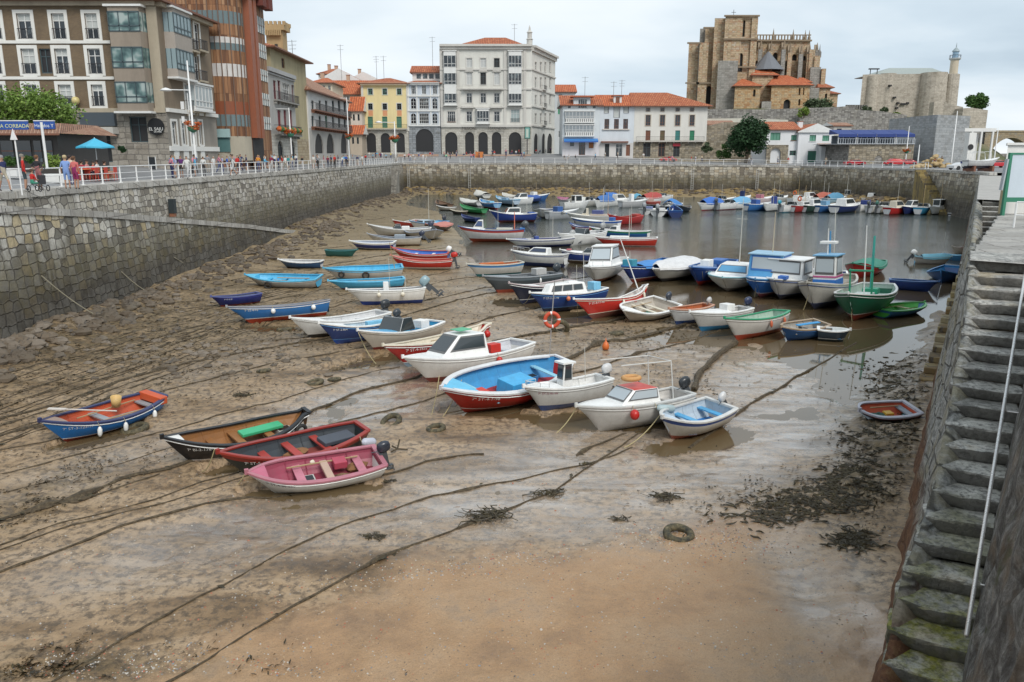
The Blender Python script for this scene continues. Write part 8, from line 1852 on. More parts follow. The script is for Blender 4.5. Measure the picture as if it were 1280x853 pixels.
br_=bldg('arch_bridge',(PY(1262,180,YQ).x,YQ,0),'old stone arch bridge open to the sky at the right edge','buildings right of the far quay','bridge')
p0,p1=PY(1232,166,YQ),PY(1300,166,YQ);W=Wall(p0.xy,p1.xy);zt=W.uz(1262,165.5)[1]
a_=(W.uz(1238.5,190)[0],W.uz(1286,190)[0]);cz_,zc=W.uz(1262,172.5)[1],0
brm=rbl('bridge_stone',[(.3,.22,.13),(.42,.33,.2),(.36,.3,.2),(.3,.27,.22)],(.9,.45),mortar=(.2,.16,.1),distort=.1)
mb=MB();n=20;cu,r=(a_[0]+a_[1])/2,(a_[1]-a_[0])/2;h_=r*.98;z_s=cz_-h_
for D in(0.0,-4.0):
 for k in range(n):
  t0,t1=math.pi*(1-k/n),math.pi*(1-(k+1)/n);u0,u1=cu+r*math.cos(t0),cu+r*math.cos(t1);z0_,z1_=z_s+h_*math.sin(t0),z_s+h_*math.sin(t1)
  mb.fc([W.pt(u0,z0_,D),W.pt(u1,z1_,D),W.pt(u1,zt,D),W.pt(u0,zt,D)],brm,[(u0,z0_),(u1,z1_),(u1,zt),(u0,zt)])
  if D==0:mb.fc([W.pt(u0,z0_,0),W.pt(u0,z0_,-4),W.pt(u1,z1_,-4),W.pt(u1,z1_,0)],brm,[(u0,0),(u0,4),(u1,4),(u1,0)])
 for x0_,x1_ in((-.01,a_[0]),(a_[1],W.L)):mb.fc([W.pt(x0_,-2,D),W.pt(x1_,-2,D),W.pt(x1_,zt,D),W.pt(x0_,zt,D)],brm,[(x0_,-2),(x1_,-2),(x1_,zt),(x0_,zt)])
 for x_,zz0 in((a_[0],z_s),(a_[1],z_s)):
  if D==0:mb.fc([W.pt(x_,-2,0),W.pt(x_,-2,-4),W.pt(x_,zz0,-4),W.pt(x_,zz0,0)],brm,[(0,0),(4,0),(4,8),(0,8)])
W.box(mb,0,W.L,zt,zt+.5,-4.1,.15,brm);mb.bd('arch_wall',br_)
q0,q1=PY(1215,180,232),PY(1233,180,232);mb=MB();mb.prism([V3((q0.x,232)),V3((q1.x+1,231)),V3((q1.x+1,238)),V3((q0.x,240))],-1,PY(1225,163,232).z,rub_g);mb.bd('abutment',br_)
lwal('dark breakwater wall seen through the arch',[(1228,192.2,250),(1320,192.2,255)],rub_g,-1,thick=4)
def far_tree(px,pyc,Y,rx,rz,n,size,mat,label,gz,seed,name='tree',**k):
 c_=PY(px,pyc,Y);sx=Y*.974/1000;tree((c_.x,Y,c_.z),gz,(rx*sx,rx*sx*.9,rz*sx),n,size,mat,label,name,seed=seed,**k)
far_tree(934,169,182,25,23.5,7500,.34,leafd,'dense dark green tree on the quay left of the white house',6.7,3,clumps=30,trunk_r=.4)
far_tree(1019,135,247,20,12,3600,.4,leafo,'rounded olive green tree beside the church annex',19,5,clumps=20)
far_tree(1005,141,240,7,7,900,.3,leafy,'small yellow-green shrub left of the olive tree by the church',17,6,clumps=8)
far_tree(1221.5,127,266,13.5,11,2600,.4,leafm,'round bush growing on the bastion right of the castle',18,7,clumps=16)
for i,(px,py,r_,lab)in enumerate(((1120,146,5,'scrub bush under the middle of the castle wall'),(1106,137,4,'small scrub tuft under the left castle buttress'),(1085,137,6,'olive scrub left of the castle'),(1060,153,5,'low scrub beside the blue awnings'),(905,190,9,'dark shrub at the foot of the dark green tree'),(885,184,6,'grey-green shrub against the rough warm wall'))):
 c_=PY(px,py,236 if i<4 else 186);s_=c_.y*.974/1000;bush((c_.x,c_.y,c_.z),(r_*s_*1.3,r_*s_,r_*s_),700,.3,(leafy,leafo,leafo,leafm,leafm,leafo)[i],lab,11+i)
 # ================= street furniture, people, vehicles =================
railm=pnt((.75,.75,.74),.4,.2)
def poly_len(P_):return sum(math.hypot(b[0]-a[0],b[1]-a[1])for a,b in zip(P_[:-1],P_[1:]))
def walk(P_,step):
 out=[];carry=0
 for a,b in zip(P_[:-1],P_[1:]):
  L=math.hypot(b[0]-a[0],b[1]-a[1]);d=carry
  while d<L:out.append((a[0]+(b[0]-a[0])*d/L,a[1]+(b[1]-a[1])*d/L));d+=step
  carry=d-L
 out.append(P_[-1]);return out
def quay_rail(P_,step,label,h=1.05,inset=0,post_r=.045):
 pts=[V3((x,y,QG(x,y)+.02))for x,y in walk(P_,step)]
 c_=pts[len(pts)//2];g=thing('railing',tuple(c_),label,'railing','white railings along the quays')
 mb=MB();n_=0
 me=None
 for p in pts:
  if me is None:
   pm=MB();pm.tb([(0,0,0),(0,0,h)],[post_r*1.25,post_r],railm,8);pm.box(-.09,.09,-.09,.09,0,.05,railm);o=pm.bd('post',g,world=False);me=o.data
  else:o=bpy.data.objects.new('post',me);C.objects.link(o);o.parent=g
  o.location=p-c_
 for zz,r in((h,.04),(h*.6,.022),(h*.25,.022)):
  mb=MB();mb.tb([p+V3((0,0,zz))for p in pts],r,railm,6);mb.bd('rail',g)
quay_rail([(-25.55,18),(-25.55,95)],2.35,'white railing on the left promenade, nearer half')
quay_rail([(-25.55,95),(-25.55,186)],2.6,'white railing on the left promenade, farther half')
quay_rail([(-25,187.7),(25,178)],2.7,'white railing in front of the arcaded houses')
quay_rail([(25,178),(60.5,170.8)],2.9,'white railing before the cream house and the white house')
quay_rail([(60.9,169),(66.6,131)],2.9,'white railing before the restaurant terrace')
def lamp(px,pyt,pyb,label,arm=-1,Y=None,flower=None,baskets=True,x=None):
 b=PQ(px,pyb)if Y is None else None
 if Y is not None:q=PY(px,pyb,Y);b=V3((q.x,Y,QG(q.x,Y)))
 top=PY(px,pyt,b.y).z;g=thing('street_lamp',tuple(b),label,'street lamp','white street lamps along the quays');H=top-b.z
 mb=MB();mb.tb([(b.x,b.y,b.z),(b.x,b.y,b.z+1.2),(b.x,b.y,top)],[.16,.12,.06],railm,8);mb.bd('pole',g,smooth=True)
 if arm:
  L=2.0;z_=top-.15 if pyt>80 else PY(px,113,b.y).z
  mb=MB();mb.tb([(b.x,b.y,z_),(b.x+arm*L,b.y,z_+.05)],.05,railm,6);mb.bd('arm',g)
  mb=MB();mb.lt([(.05,.22),(.3,.14),(.5,0),(.45,-.06),(.05,-.1)],railm,14,Matrix.Translation((b.x+arm*(L+.1),b.y,z_)));mb.bd('lamp_head',g,smooth=True)
 if flower is not None:
  z_=PY(px,flower,b.y).z;f=thing('flower_basket',(b.x,b.y,z_),'basket of orange flowers hanging on '+label[2:]if label.startswith('a ')else 'orange flower basket on the '+label,'flower basket','hanging flower baskets')
  mb=MB();crw(mb,(b.x,b.y,z_+.15),(.8,.8,.42),420,.12,flowerm,8,int(px));mb.bd('flowers',f)
  mb=MB();mb.lt([(.1,-.5),(.4,-.3),(.5,0)],WGN,10,Matrix.Translation((b.x,b.y,z_)));mb.bd('basket',f)
 return g
g1_=lamp(246,76,217,'tall white lamp post before the brick block and wooden block',-1,flower=159)
lamp(365.5,135,210,'white lamp post before the grey red-windowed house',-1,flower=167)
lamp(437,122,205,'white lamp post right of the low white arcaded house',-1,flower=171)
lamp(494.5,152,201,'white lamp post before the pale yellow house',-1,flower=174)
lamp(627,146,201,'white lamp post before the big white building',-1,flower=176)
lamp(761,160,201,'white lamp post before the pale blue-white house',-1)
lamp(893,150,202,'white lamp post left of the dark green tree',0,flower=182)
lamp(1015,183,204,'short white lamp post before the white house door',0,flower=185)
lamp(1131.5,158,206,'white lamp post before the rubble terrace wall',0,flower=189)
lamp(1147,181,205,'thin leaning white post beside the red car',0,Y=150)
lamp(1189,139,204,'tall slim white pole before the grey ashlar building',0,Y=140)
lamp(1242,160,205,'thin white pole beside the arch bridge',0,Y=150)
p=PQ(234,213);f=thing('hanging_sign',(-25.6,p.y,10),'small white signs and ochre globe beside the tall lamp post','sign')
mb=MB()
for(px,py,w_,h_)in((228,132,5,10),(229,150,4,9)):q=PY(px,py,p.y);mb.box(q.x-w_*.03,q.x+w_*.03,q.y-.05,q.y+.05,q.z-h_*.035,q.z+h_*.035,railm)
q=PY(231,128,p.y);mb.tb([(q.x+.3,q.y,QG(q.x,q.y)),(q.x+.3,q.y,q.z+.8)],.04,railm,6);mb.bd('sign_board',f)
ZL=7.45
YKi=57.0
kx0,kx1=PY(-60,190,YKi).x,PY(73,190,YKi).x
ki=bldg('kiosk',((kx0+kx1)/2,YKi,ZL),'low dark kiosk with blue sign boards above a tiled canopy at the left edge','buildings of the left promenade','kiosk')
W=Wall((kx0,YKi),(kx1,YKi));zk=W.uz(40,167)[1]
mb=MB();W.box(mb,0,W.L,ZL-.5,zk,-7,-.05,pnt((.05,.045,.04),.5,.3));mb.bd('wall',ki)
for x0,x1 in((2,17),(22,39),(43,52),(56,66)):
 r=R_(W,x0,176,x1,203);mb=MB();W.box(mb,r[0],r[1],max(r[2],ZL),r[3],-.03,.01,win_g);W.box(mb,r[0],r[1],(r[2]+r[3])/2,(r[2]+r[3])/2+.06,.01,.05,WBR);mb.bd('window',ki)
mb=MB();e0,e1=W.uz(-60,167)[0],W.uz(86,166)[0];z1_=W.uz(40,163)[1];z0_=W.uz(40,167.5)[1]
mb.fc([W.pt(e0,z0_,1.2),W.pt(e1,z0_,1.2),W.pt(e1-1,z1_+.5,-1),W.pt(e0,z1_+.5,-1)],tile_p,[(0,0),(14,0),(14,2),(0,2)]);mb.fc([W.pt(e0,z0_-.12,1.2),W.pt(e1,z0_-.12,1.2),W.pt(e1,z0_,1.2),W.pt(e0,z0_,1.2)],WBR);mb.fc([W.pt(e1,z0_,1.2),W.pt(e1,z0_,-7),W.pt(e1-1,z1_+.5,-6),W.pt(e1-1,z1_+.5,-1)],tile_p,[(0,0),(8,0),(8,2),(0,2)]);mb.fc([W.pt(e0,z1_+.5,-1),W.pt(e1-1,z1_+.5,-1),W.pt(e1-1,z1_+.5,-6),W.pt(e0,z1_+.5,-6)],tile_p);mb.bd('tiled_canopy',ki)
blue_s=pnt((.02,.08,.34),.4,.2)
for x0,x1,s,colr,y0,y1 in((-14,39,'LA CORBADA',(.65,.68,.35),152,162.5),(47,72,'Helados Y',(.7,.75,.75),152,161.5)):
 r=R_(W,x0,y0,x1,y1);mb=MB();W.box(mb,r[0],r[1],r[2],r[3],.3,.45,blue_s);W.box(mb,r[0],r[1],r[3],r[3]+.06,.28,.47,railm);o=mb.bd('sign_board',ki)
 txm(s,(r[3]-r[2])*.62,pnt(colr,.5,.1),ki,frT(W.pt((r[0]+r[1])/2+(.5 if x0<0 else 0),(r[2]+r[3])/2-.05,.46),(1,0,0),(0,0,1)))
tc_=PY(33,141,66);tree((tc_.x,66,tc_.z),ZL-.5,(4.0,2.8,2.1),9000,.14,leafl,'broad light green tree over the kiosk, in front of the brick block',seed=21,clumps=34,trunk_r=.2)
tc_=PY(82,168,68);tree((tc_.x,68,tc_.z),ZL-.5,(1.5,1.2,1.9),2200,.14,leafy,'narrow yellow-green tree right of the kiosk',seed=22,clumps=12,trunk_r=.12)
for px,py,r_,m_,lab in((13,201,8,leafm,'clipped bush behind the man in navy at the far left'),(65,202,10,leafy,'round yellow-green bush in front of the kiosk'),(152,187,4.5,leafd,'small dark bush in a white urn by the stone wall'),(36,199,6,leafm,'bush behind the red-shirted people')):
 q=PY(px,py,53);s_=53*.974/1000;bush((q.x,53,q.z),(r_*s_,r_*s_,r_*s_),1100,.07,m_,lab,int(px))
def planter(px0,px1,py0,py1,Y,lab,m_=None):
 a,b=PY(px0,py1,Y),PY(px1,py0,Y);mb=MB();zb=QG(a.x,Y);mb.box(a.x,b.x,Y,Y+.7,zb,zb+.5,m_ or plas((.7,.7,.68),.2));o=mb.bd('planter',org=(a.x,Y,zb),bevel=.03);tag(o,lab,'planter','low planters before the kiosk')
planter(-20,20,211,222,50,'long white planter at the far left edge');planter(55,74,210,221,50,'short white planter left of the woman in blue');planter(72,82,205,212,50,'small beige planter box');planter(106,138,217,219,56,'low terracotta and beige bench-like planter',plas((.5,.3,.2),.3))
def parasol(px,pyt,Y,r,label,col):
 q=PY(px,pyt,Y);zb=QG(q.x,Y);g=thing('parasol',(q.x,Y,zb),label,'parasol');mb=MB();n=8
 rows=[[(q.x+rr*math.cos(2*math.pi*k/n),Y+rr*math.sin(2*math.pi*k/n),q.z-dz-(.06 if k%2 and rr>.1 else 0))for k in range(n)]for rr,dz in((.03,0),(r*.5,.22*r),(r,.42*r),(r,.5*r))]
 mb.grid(rows,pnt(col,.6,.2),closed=True);mb.bd('canopy',g);mb=MB();mb.tb([(q.x,Y,zb),(q.x,Y,q.z+.05)],.03,railm,6);mb.lt([(.35,0),(.35,.08),(.05,.1)],railm,12,Matrix.Translation((q.x,Y,zb)));mb.bd('pole',g)
parasol(118,173,58,1.3,'turquoise parasol over the red café chairs',(.06,.42,.62))
q=PQ(24,241);q=V3((PY(24,215,37).x,37,QG(-25.4,37)));sg=thing('warning_sign',tuple(q),'triangular traffic sign on a white post seen from the side behind the railing','traffic sign')
mb=MB();zt=PY(22,163,37).z;mb.tb([q,(q.x,q.y,zt)],.035,railm,8);mb.bd('post',sg)
mb=MB();a=V3((q.x,q.y-.05,zt));w_=.17
for off in(0,.02):
 mb.fc([(a.x-w_,a.y-off,zt-.42),(a.x+w_,a.y-off,zt-.42),(a.x,a.y-off,zt+.08)],pnt((.72,.72,.72),.4,.1)if off else pnt((.6,.1,.05),.4,.1))
mb.bd('sign_plate',sg)
mb=MB();a,b=PY(51.5,153,46),PY(59,210,46);mb.tb([a,b],.07,railm,8);o=mb.bd('leaning_pole',org=(b.x,46,7));tag(o,'leaning white flag pole before the kiosk','pole')
redp=pnt((.5,.05,.03),.5,.2)
def cafe_chair(loc,rot,label,m_=redp,grp='café chairs'):
 g=thing('cafe_chair',loc,label,'chair',grp,(0,0,rot));mb=MB();mb.box(-.22,.22,-.22,.22,.42,.46,m_);mb.bd('seat',g,world=False);mb=MB();mb.box(-.22,.22,.19,.23,.46,.88,m_);mb.bd('backrest',g,world=False)
 for sx in(-.19,.19):
  for sy in(-.19,.19):mb=MB();mb.box(sx-.02,sx+.02,sy-.02,sy+.02,0,.42,m_);mb.bd('leg',g,world=False)
def cafe_table(loc,label,m_=WWH,grp='café tables'):
 g=thing('cafe_table',loc,label,'table',grp);mb=MB();mb.box(-.38,.38,-.38,.38,.72,.76,m_);mb.bd('tabletop',g,world=False,bevel=.01);mb=MB();mb.tb([(0,0,0),(0,0,.72)],.03,iron,6);mb.lt([(.25,0),(.22,.04),(.02,.05)],iron,10);mb.bd('pedestal',g,world=False)
k_=0
for(px,Y,s_)in((104,54,'under the turquoise parasol, left'),(116,55,'under the turquoise parasol, middle'),(128,56,'right of the turquoise parasol pole')):
 q=PY(px,210,Y);z_=QG(q.x,Y);cafe_table((q.x,Y,z_),'café table with orange cloth '+s_,pnt((.6,.2,.06),.5,.2))
 for j,(dx,dy,rt_,w_)in enumerate(((-.65,0,1.57,'left'),(.65,0,-1.57,'right'),(0,-.65,3.14,'front'))):cafe_chair((q.x+dx,Y+dy,z_),rt_,'red café chair at the %s side of the table %s'%(w_,s_))
q=PY(190,200,74);g=thing('menu_board',(q.x,74,QG(q.x,74)),'dark menu board with white edges standing by the stone corner','menu board');mb=MB();zb=QG(q.x,74);mb.box(q.x-.3,q.x+.3,73.95,74,zb,zb+1.1,pnt((.02,.025,.03),.4,.2));mb.bd('board',g);mb=MB()
for s in(-.32,.3):mb.box(q.x+s,q.x+s+.05,73.93,74.02,zb,zb+1.15,WWH)
mb.bd('board_frame',g)
q=PY(214.5,259,66);g=thing('litter_bin',(-24.1,57.5,4.2),'dark bin hanging on the quay wall','bin');bx_=PY(214.5,258,62);zc_=bx_.z
xw=-24.55;yw_=58.3;zt,zb=PY(214.5,249,yw_).z,PY(214.5,271,yw_).z;g.location=(xw,yw_,zb)
mb=MB();mb.box(xw-.1,xw+.3,yw_-.22,yw_+.22,zb+.25,zt,pnt((.02,.03,.035),.5,.3));mb.bd('bin_body',g);mb=MB();mb.box(xw-.1,xw+.25,yw_-.18,yw_+.18,zb,zb+.25,pnt((.25,.1,.05),.6,.4));mb.bd('bin_foot',g)
POSES={}
def make_pose(kind):
 J={};
 def body(J,E,Rr):
  me=bpy.data.meshes.new('p');names=list(J);me.from_pydata([J[n]for n in names],[(names.index(a),names.index(b))for a,b in E],[])
  o=bpy.data.objects.new('p',me);C.objects.link(o);sk=o.modifiers.new('skin','SKIN');sb=o.modifiers.new('sub','SUBSURF');sb.levels=1
  for i,n in enumerate(names):r=Rr[n];me.skin_vertices[0].data[i].radius=(r,r*.85)if not isinstance(r,tuple)else r;me.skin_vertices[0].data[i].use_root=(n=='pelvis')
  bpy.context.view_layer.update();ev=bpy.data.meshes.new_from_object(o.evaluated_get(bpy.context.evaluated_depsgraph_get()));bpy.data.objects.remove(o);return ev
 sit=kind=='sit';walkp=kind=='walk';
 hz=.48 if sit else.95
 J={'pelvis':(0,0,hz),'spine':(0,.0,hz+.22),'chest':(0,0,hz+.42),'neck':(0,0,hz+.55),'head0':(0,-.02,hz+.62),'head':(0,-.02,hz+.72),'crown':(0,0,hz+.79)}
 Rr={'pelvis':(.15,.11),'spine':(.135,.1),'chest':(.165,.11),'neck':.055,'head0':.075,'head':.098,'crown':.07}
 E=[('pelvis','spine'),('spine','chest'),('chest','neck'),('neck','head0'),('head0','head'),('head','crown')]
 for s,L in((1,'l'),(-1,'r')):
  st=(.28*s if walkp else.02*s)
  if sit:J['hip'+L]=(.09*s,0,hz-.02);J['knee'+L]=(.11*s,-.42,hz+.0);J['ankle'+L]=(.11*s,-.42,.1);J['toe'+L]=(.11*s,-.56,.05)
  else:J['hip'+L]=(.09*s,0,hz-.06);J['knee'+L]=(.1*s,-.04-st*.6,.5);J['ankle'+L]=(.1*s,-st+(.05 if walkp and s<0 else 0),.09+(.05 if walkp and s<0 else 0));J['toe'+L]=(.11*s,-st-.13,.045)
  J['sho'+L]=(.17*s,0,hz+.47);el=(.24*s,.03+st*.5,hz+.2);wr=(.24*s,-.05+st*.9,hz-.03)
  if kind=='hips':el=(.33*s,.06,hz+.22);wr=(.19*s,-.06,hz+.06)
  if kind=='rail':el=(.25*s,-.15,hz+.24);wr=(.2*s,-.4,hz+.2)
  if sit:el=(.24*s,-.08,hz+.2);wr=(.16*s,-.32,hz+.16)
  J['elb'+L]=el;J['wri'+L]=wr;d=V3(wr)-V3(el);d.normalize();J['hand'+L]=tuple(V3(wr)+d*.11)
  Rr.update({'hip'+L:.095,'knee'+L:.062,'ankle'+L:.042,'toe'+L:.04,'sho'+L:.06,'elb'+L:.042,'wri'+L:.03,'hand'+L:(.035,.022)})
  E+=[('pelvis','hip'+L),('hip'+L,'knee'+L),('knee'+L,'ankle'+L),('ankle'+L,'toe'+L),('chest','sho'+L),('sho'+L,'elb'+L),('elb'+L,'wri'+L),('wri'+L,'hand'+L)]
 me=body(J,E,Rr)
 segs=[(a,b)for a,b in E];lab=[]
 for p in me.polygons:
  c_=p.center;best=None
  for a,b in segs:
   A,B_=V3(J[a]),V3(J[b]);ab=B_-A;t_=max(0,min(1,(c_-A).dot(ab)/max(ab.length_squared,1e-6)));d=(c_-A-ab*t_).length
   if best is None or d<best[0]:best=(d,a,b,t_)
  lab.append(best)
 POSES[kind]=(me,lab,hz)
 return POSES[kind]
pplc={}
def person_mesh(kind,shirt,legs,hair,shorts,sleeves,dress=False):
 if kind not in POSES:make_pose(kind)
 me0,lab,hz=POSES[kind];me=me0.copy();me.name='person'
 skin=pnt((.42,.24,.16),.6,.1);ms=[skin,pnt(shirt,.8,.2),pnt(legs,.8,.2),pnt(hair,.7,.1),pnt((.06,.05,.05),.6,.2)]
 me.materials.clear();[me.materials.append(m)for m in ms]
 for p,(d,a,b,t_)in zip(me.polygons,lab):
  z_=p.center.z;m=1
  if a.startswith(('knee','ankle'))or(a.startswith('hip')):m=2
  if shorts and(a.startswith('knee')or(a.startswith('hip')and t_>.8)):m=0
  if a.startswith('ankle'):m=4
  if a=='pelvis':m=2 if not dress else 1
  if dress and a.startswith('hip'):m=1
  if a.startswith('elb'):m=1 if sleeves else 0
  if a.startswith('wri'):m=0
  if a in('neck','head0'):m=0
  if a=='head':m=3
  if a=='head0' and(p.center.y>.03):m=3
  if a=='chest' and b=='neck' and t_>.7:m=0
  p.material_index=m
  p.use_smooth=True
 return me
def person(px,py,Y,label,shirt,legs=(.05,.06,.1),kind='stand',fc=180,hair=(.03,.02,.015),shorts=False,sleeves=False,h=1.0,z=None,dress=False,grp='people on the promenade',seat=0):
 q=PY(px,py,Y);zz=QG(q.x,Y)if z is None else z
 me=person_mesh(kind,shirt,legs,hair,shorts,sleeves,dress)
 if kind in('stand','walk','rail','hips'):h=h*1.0
 o=bpy.data.objects.new('person',me);C.objects.link(o);o.location=(q.x,Y,zz+seat);o.rotation_euler=(0,0,R(fc));o.scale=(h,h,h);tag(o,label,'person',grp)
 if Y<62:
  mb=MB();hz=POSES[kind][2];mb.blob((0,-.118,hz+.675),(.014,.02,.02),pnt((.42,.24,.16),.6,.1),6,4)
  for s in(-1,1):mb.blob((s*.034,-.1,hz+.7),(.012,.008,.007),DIN,6,4);mb.blob((s*.096,0,hz+.68),(.012,.022,.03),pnt((.42,.24,.16),.6,.1),6,4)
  mb.box(-.022,.022,-.106,-.1,hz+.64,hz+.646,pnt((.3,.1,.08),.6,.1))
  f=mb.bd('facial_features',o,world=False)
  mb=MB();mb.lt([(.1,hz+.7),(.108,hz+.76),(.085,hz+.82),(.02,hz+.845)],pnt(hair,.8,.1),12,Matrix.Translation((0,.012,0)));mb.bd('hair',o,world=False,smooth=True)
 return o
N_=(.02,.03,.1);REDS=(.5,.02,.015)
person(5,225,40.5,'person in navy jacket and pale shorts walking, leftmost on the promenade',N_,(.4,.36,.28),'walk',60,(.25,.25,.25),True,True)
person(31,225,42,'person in big bright red shirt behind the railing, beside the seated child',REDS,(.03,.05,.06),'stand',120,(.2,.18,.15),True,True,1.03)
person(41,228,41,'child in red shirt and green shorts sitting low on a pushchair',REDS,(.05,.3,.2),'sit',150,(.08,.04,.02),True,False,.85,grp='people on the promenade')
person(49,225,43.5,'person in black top and patterned shorts right of the red shirts',(.015,.015,.02),(.3,.12,.12),'hips',170,(.15,.07,.03),True)
person(84,226,43.5,'woman in light blue dress at the railing',(.2,.32,.62),(.2,.32,.62),'stand',200,(.45,.35,.2),True,False,dress=True)
person(95,226,43.0,'person in coral top and magenta bag right of the blue dress',(.55,.14,.13),(.25,.02,.1),'stand',170,(.12,.06,.03),True,False,.97)
person(89,218,49,'person with pale top behind the woman in the light blue dress',(.6,.5,.4),(.1,.1,.2),'stand',170,(.03,.02,.02),False)
for i,(px,Y,lab,c1)in enumerate(((102,54.2,'person in dark red sitting at the leftmost café table',(.3,.02,.04)),(109,55.5,'person in pink sitting under the turquoise parasol',(.5,.2,.2)),(117,54.8,'person in bright red sitting in the middle of the café group',REDS),(122,56.5,'person in white sitting behind the red-dressed group',(.6,.58,.56)),(131,56.5,'person in black sitting rightmost at the café tables',(.02,.02,.02)))):
 person(px,212,Y,lab,c1,(.05,.05,.08),'sit',random.choice([90,180,270]),seat=.0)
q=PY(42,228,40.4);zq=QG(q.x,40.4);g=thing('pushchair',(q.x,40.4,zq),'dark pushchair with thin wheels carrying the child in red','pushchair');mb=MB()
mb.box(q.x-.2,q.x+.2,40.6,41.1,zq+.35,zq+.4,iron);mb.box(q.x-.2,q.x+.2,41.1,41.14,zq+.4,zq+.8,iron);mb.tb([(q.x-.2,40.8,zq+.95),(q.x-.2,41.2,zq+1.15),(q.x+.2,41.2,zq+1.15),(q.x+.2,40.8,zq+.95)],.02,iron,6);mb.bd('frame_seat',g)
for dx in(-.28,.28):
 for dy in(.05,.75):mb=MB();mb.torus(.14,.025,DIN,Matrix.Translation((q.x+dx,40.35+dy,zq+.16))@Matrix.Rotation(R(90),4,'Y'),14,5);mb.tb([(q.x+dx,40.35+dy,zq+.16),(q.x+dx*.7,40.55,zq+.38)],.015,iron,5);mb.bd('wheel',g)
crowd_cols={'white':(.62,.62,.6),'navy':N_,'red':REDS,'sky blue':(.12,.4,.6),'orange':(.6,.25,.03),'purple':(.1,.02,.14),'maroon':(.2,.02,.05),'grey':(.25,.26,.28),'pink':(.55,.22,.28),'yellow':(.6,.5,.08),'blue':(.03,.1,.42),'mint green':(.2,.55,.35),'black':(.02,.02,.02),'teal':(.02,.25,.25),'beige':(.5,.42,.3),'striped':(.35,.35,.5)}
def pl_(cn,ln,pw,plc):
 for s_ in('person in %s top and %s %s %s'%(cn,ln,pw,plc),'person in %s top %s %s'%(cn,pw,plc),'person in %s top %s'%(cn,plc),'%s-topped person %s'%(cn,plc)):
  if len(s_.split())<=16:return s_
 return s_
def crowd(lst,place,grp):
 for i,(px,Y,cn,pose,sh)in enumerate(lst):
  pose_w={'walk':'walking','stand':'standing','hips':'standing hands on hips','rail':'leaning on the railing','sit':'sitting'}[pose]
  legs=random.Random(int(px)*7+i).choice([(.04,.05,.09),(.4,.36,.3),(.08,.1,.2),(.03,.03,.03),(.5,.5,.5)]);ln={(.04,.05,.09):'dark trousers',(.4,.36,.3):'beige',(.08,.1,.2):'blue jeans',(.03,.03,.03):'black',(.5,.5,.5):'white'}[legs]
  if ln in('beige','black','white'):ln+=' shorts' if sh else ' trousers'
  elif sh:ln=ln.replace('trousers','shorts').replace('jeans','denim shorts')
  person(px,205,Y,pl_(cn,ln,pose_w,place[i]),crowd_cols[cn],legs,pose,random.Random(i*13+int(px)).choice([0,60,120,180,240,300])if pose!='rail' else 90,random.Random(i).choice([(.03,.02,.015),(.12,.06,.03),(.3,.28,.26),(.35,.24,.1)]),sh,random.Random(i+3).random()>.6,random.Random(i+9).uniform(.92,1.04),grp=grp)
GP='people on the promenade'
crowd([(219,63,'striped','stand',True),(226,64,'purple','hips',True),(233.5,62.5,'white','walk',False),(243.5,68,'sky blue','stand',True),(254,69,'white','stand',False),(267,76,'white','stand',False),(274,77,'pink','walk',False),(278,78,'striped','stand',False),(284,76,'blue','stand',False),(291,71,'white','walk',True),(297,78,'red','stand',True),(323,84,'orange','stand',False),(331,83.5,'sky blue','rail',False),(339.5,84,'maroon','stand',False)],['left of a purple-topped person near the lamp post','between striped and white tops near the lamp post','directly left of the tall lamp post','behind the tall lamp post','just right of the tall lamp post','at the left of the group by the wooden block','in the group by the wooden block','amid the group by the wooden block','at the centre of the group by the wooden block','by the railing before the wooden block','at the right of the group by the wooden block','below the yellow shop doorway','below the yellow shop doorway','right of two railing watchers'],GP)
crowd([(348,92,'blue','stand',False),(352.5,91,'red','hips',True),(357,90,'white','walk',False),(360,96,'teal','stand',True),(365,97,'beige','stand',False),(378,104,'black','stand',False),(392,104,'white','stand',True),(397.5,103,'grey','walk',False),(405,112,'pink','stand',True),(410,110,'maroon','stand',False),(414,112,'navy','hips',False),(418.5,107,'red','stand',False),(428,118,'white','stand',False),(433,121,'blue','walk',False),(434,128,'yellow','stand',True),(441,132,'grey','stand',False),(447,134,'navy','stand',True),(453,138,'white','walk',True)],['before the narrow stone arches','right of a blue-topped person by the stone arches','left of the second lamp post','beside the second lamp post','right of the second lamp post','in the dark arch of the grey house','left below the low white house','leaning into a stride below the low white house','in the crowd left of the arches of the low white house','in the crowd under the middle arch of the low white house','beside a maroon top under the low white house','alone in red before the low white house','left of the third lamp post','beside the third lamp post','behind the third lamp post','right of the third lamp post','farther right of the third lamp post','near the left corner of the yellow house'],GP)
crowd([(462,190,'white','walk',True),(470,192,'navy','stand',True),(475,191,'red','stand',False),(478,193,'white','stand',False),(483,190,'sky blue','walk',False),(489,194,'yellow','stand',False),(498,195,'beige','sit',False),(506,195,'pink','sit',False),(513,190,'white','walk',False),(519,191,'grey','stand',True),(524,192,'blue','stand',False),(529,190,'white','stand',False),(533,191,'beige','stand',True),(538,194,'red','stand',False),(541,193,'purple','walk',False)],['at the left end of the crowd before the yellow house','before the left arch of the yellow house','between the left and middle arches of the yellow house','before the middle arch of the yellow house','right of the middle arch of the yellow house','beside the lamp post of the yellow house','at the right arch of the yellow house','by the corner of the bluish house','before the left pier of the bluish house','left of the wide arch','at the left of the wide arch','at the middle of the wide arch','just right of the middle of the wide arch','at the right of the wide arch','at the right pier of the wide arch'],GP)
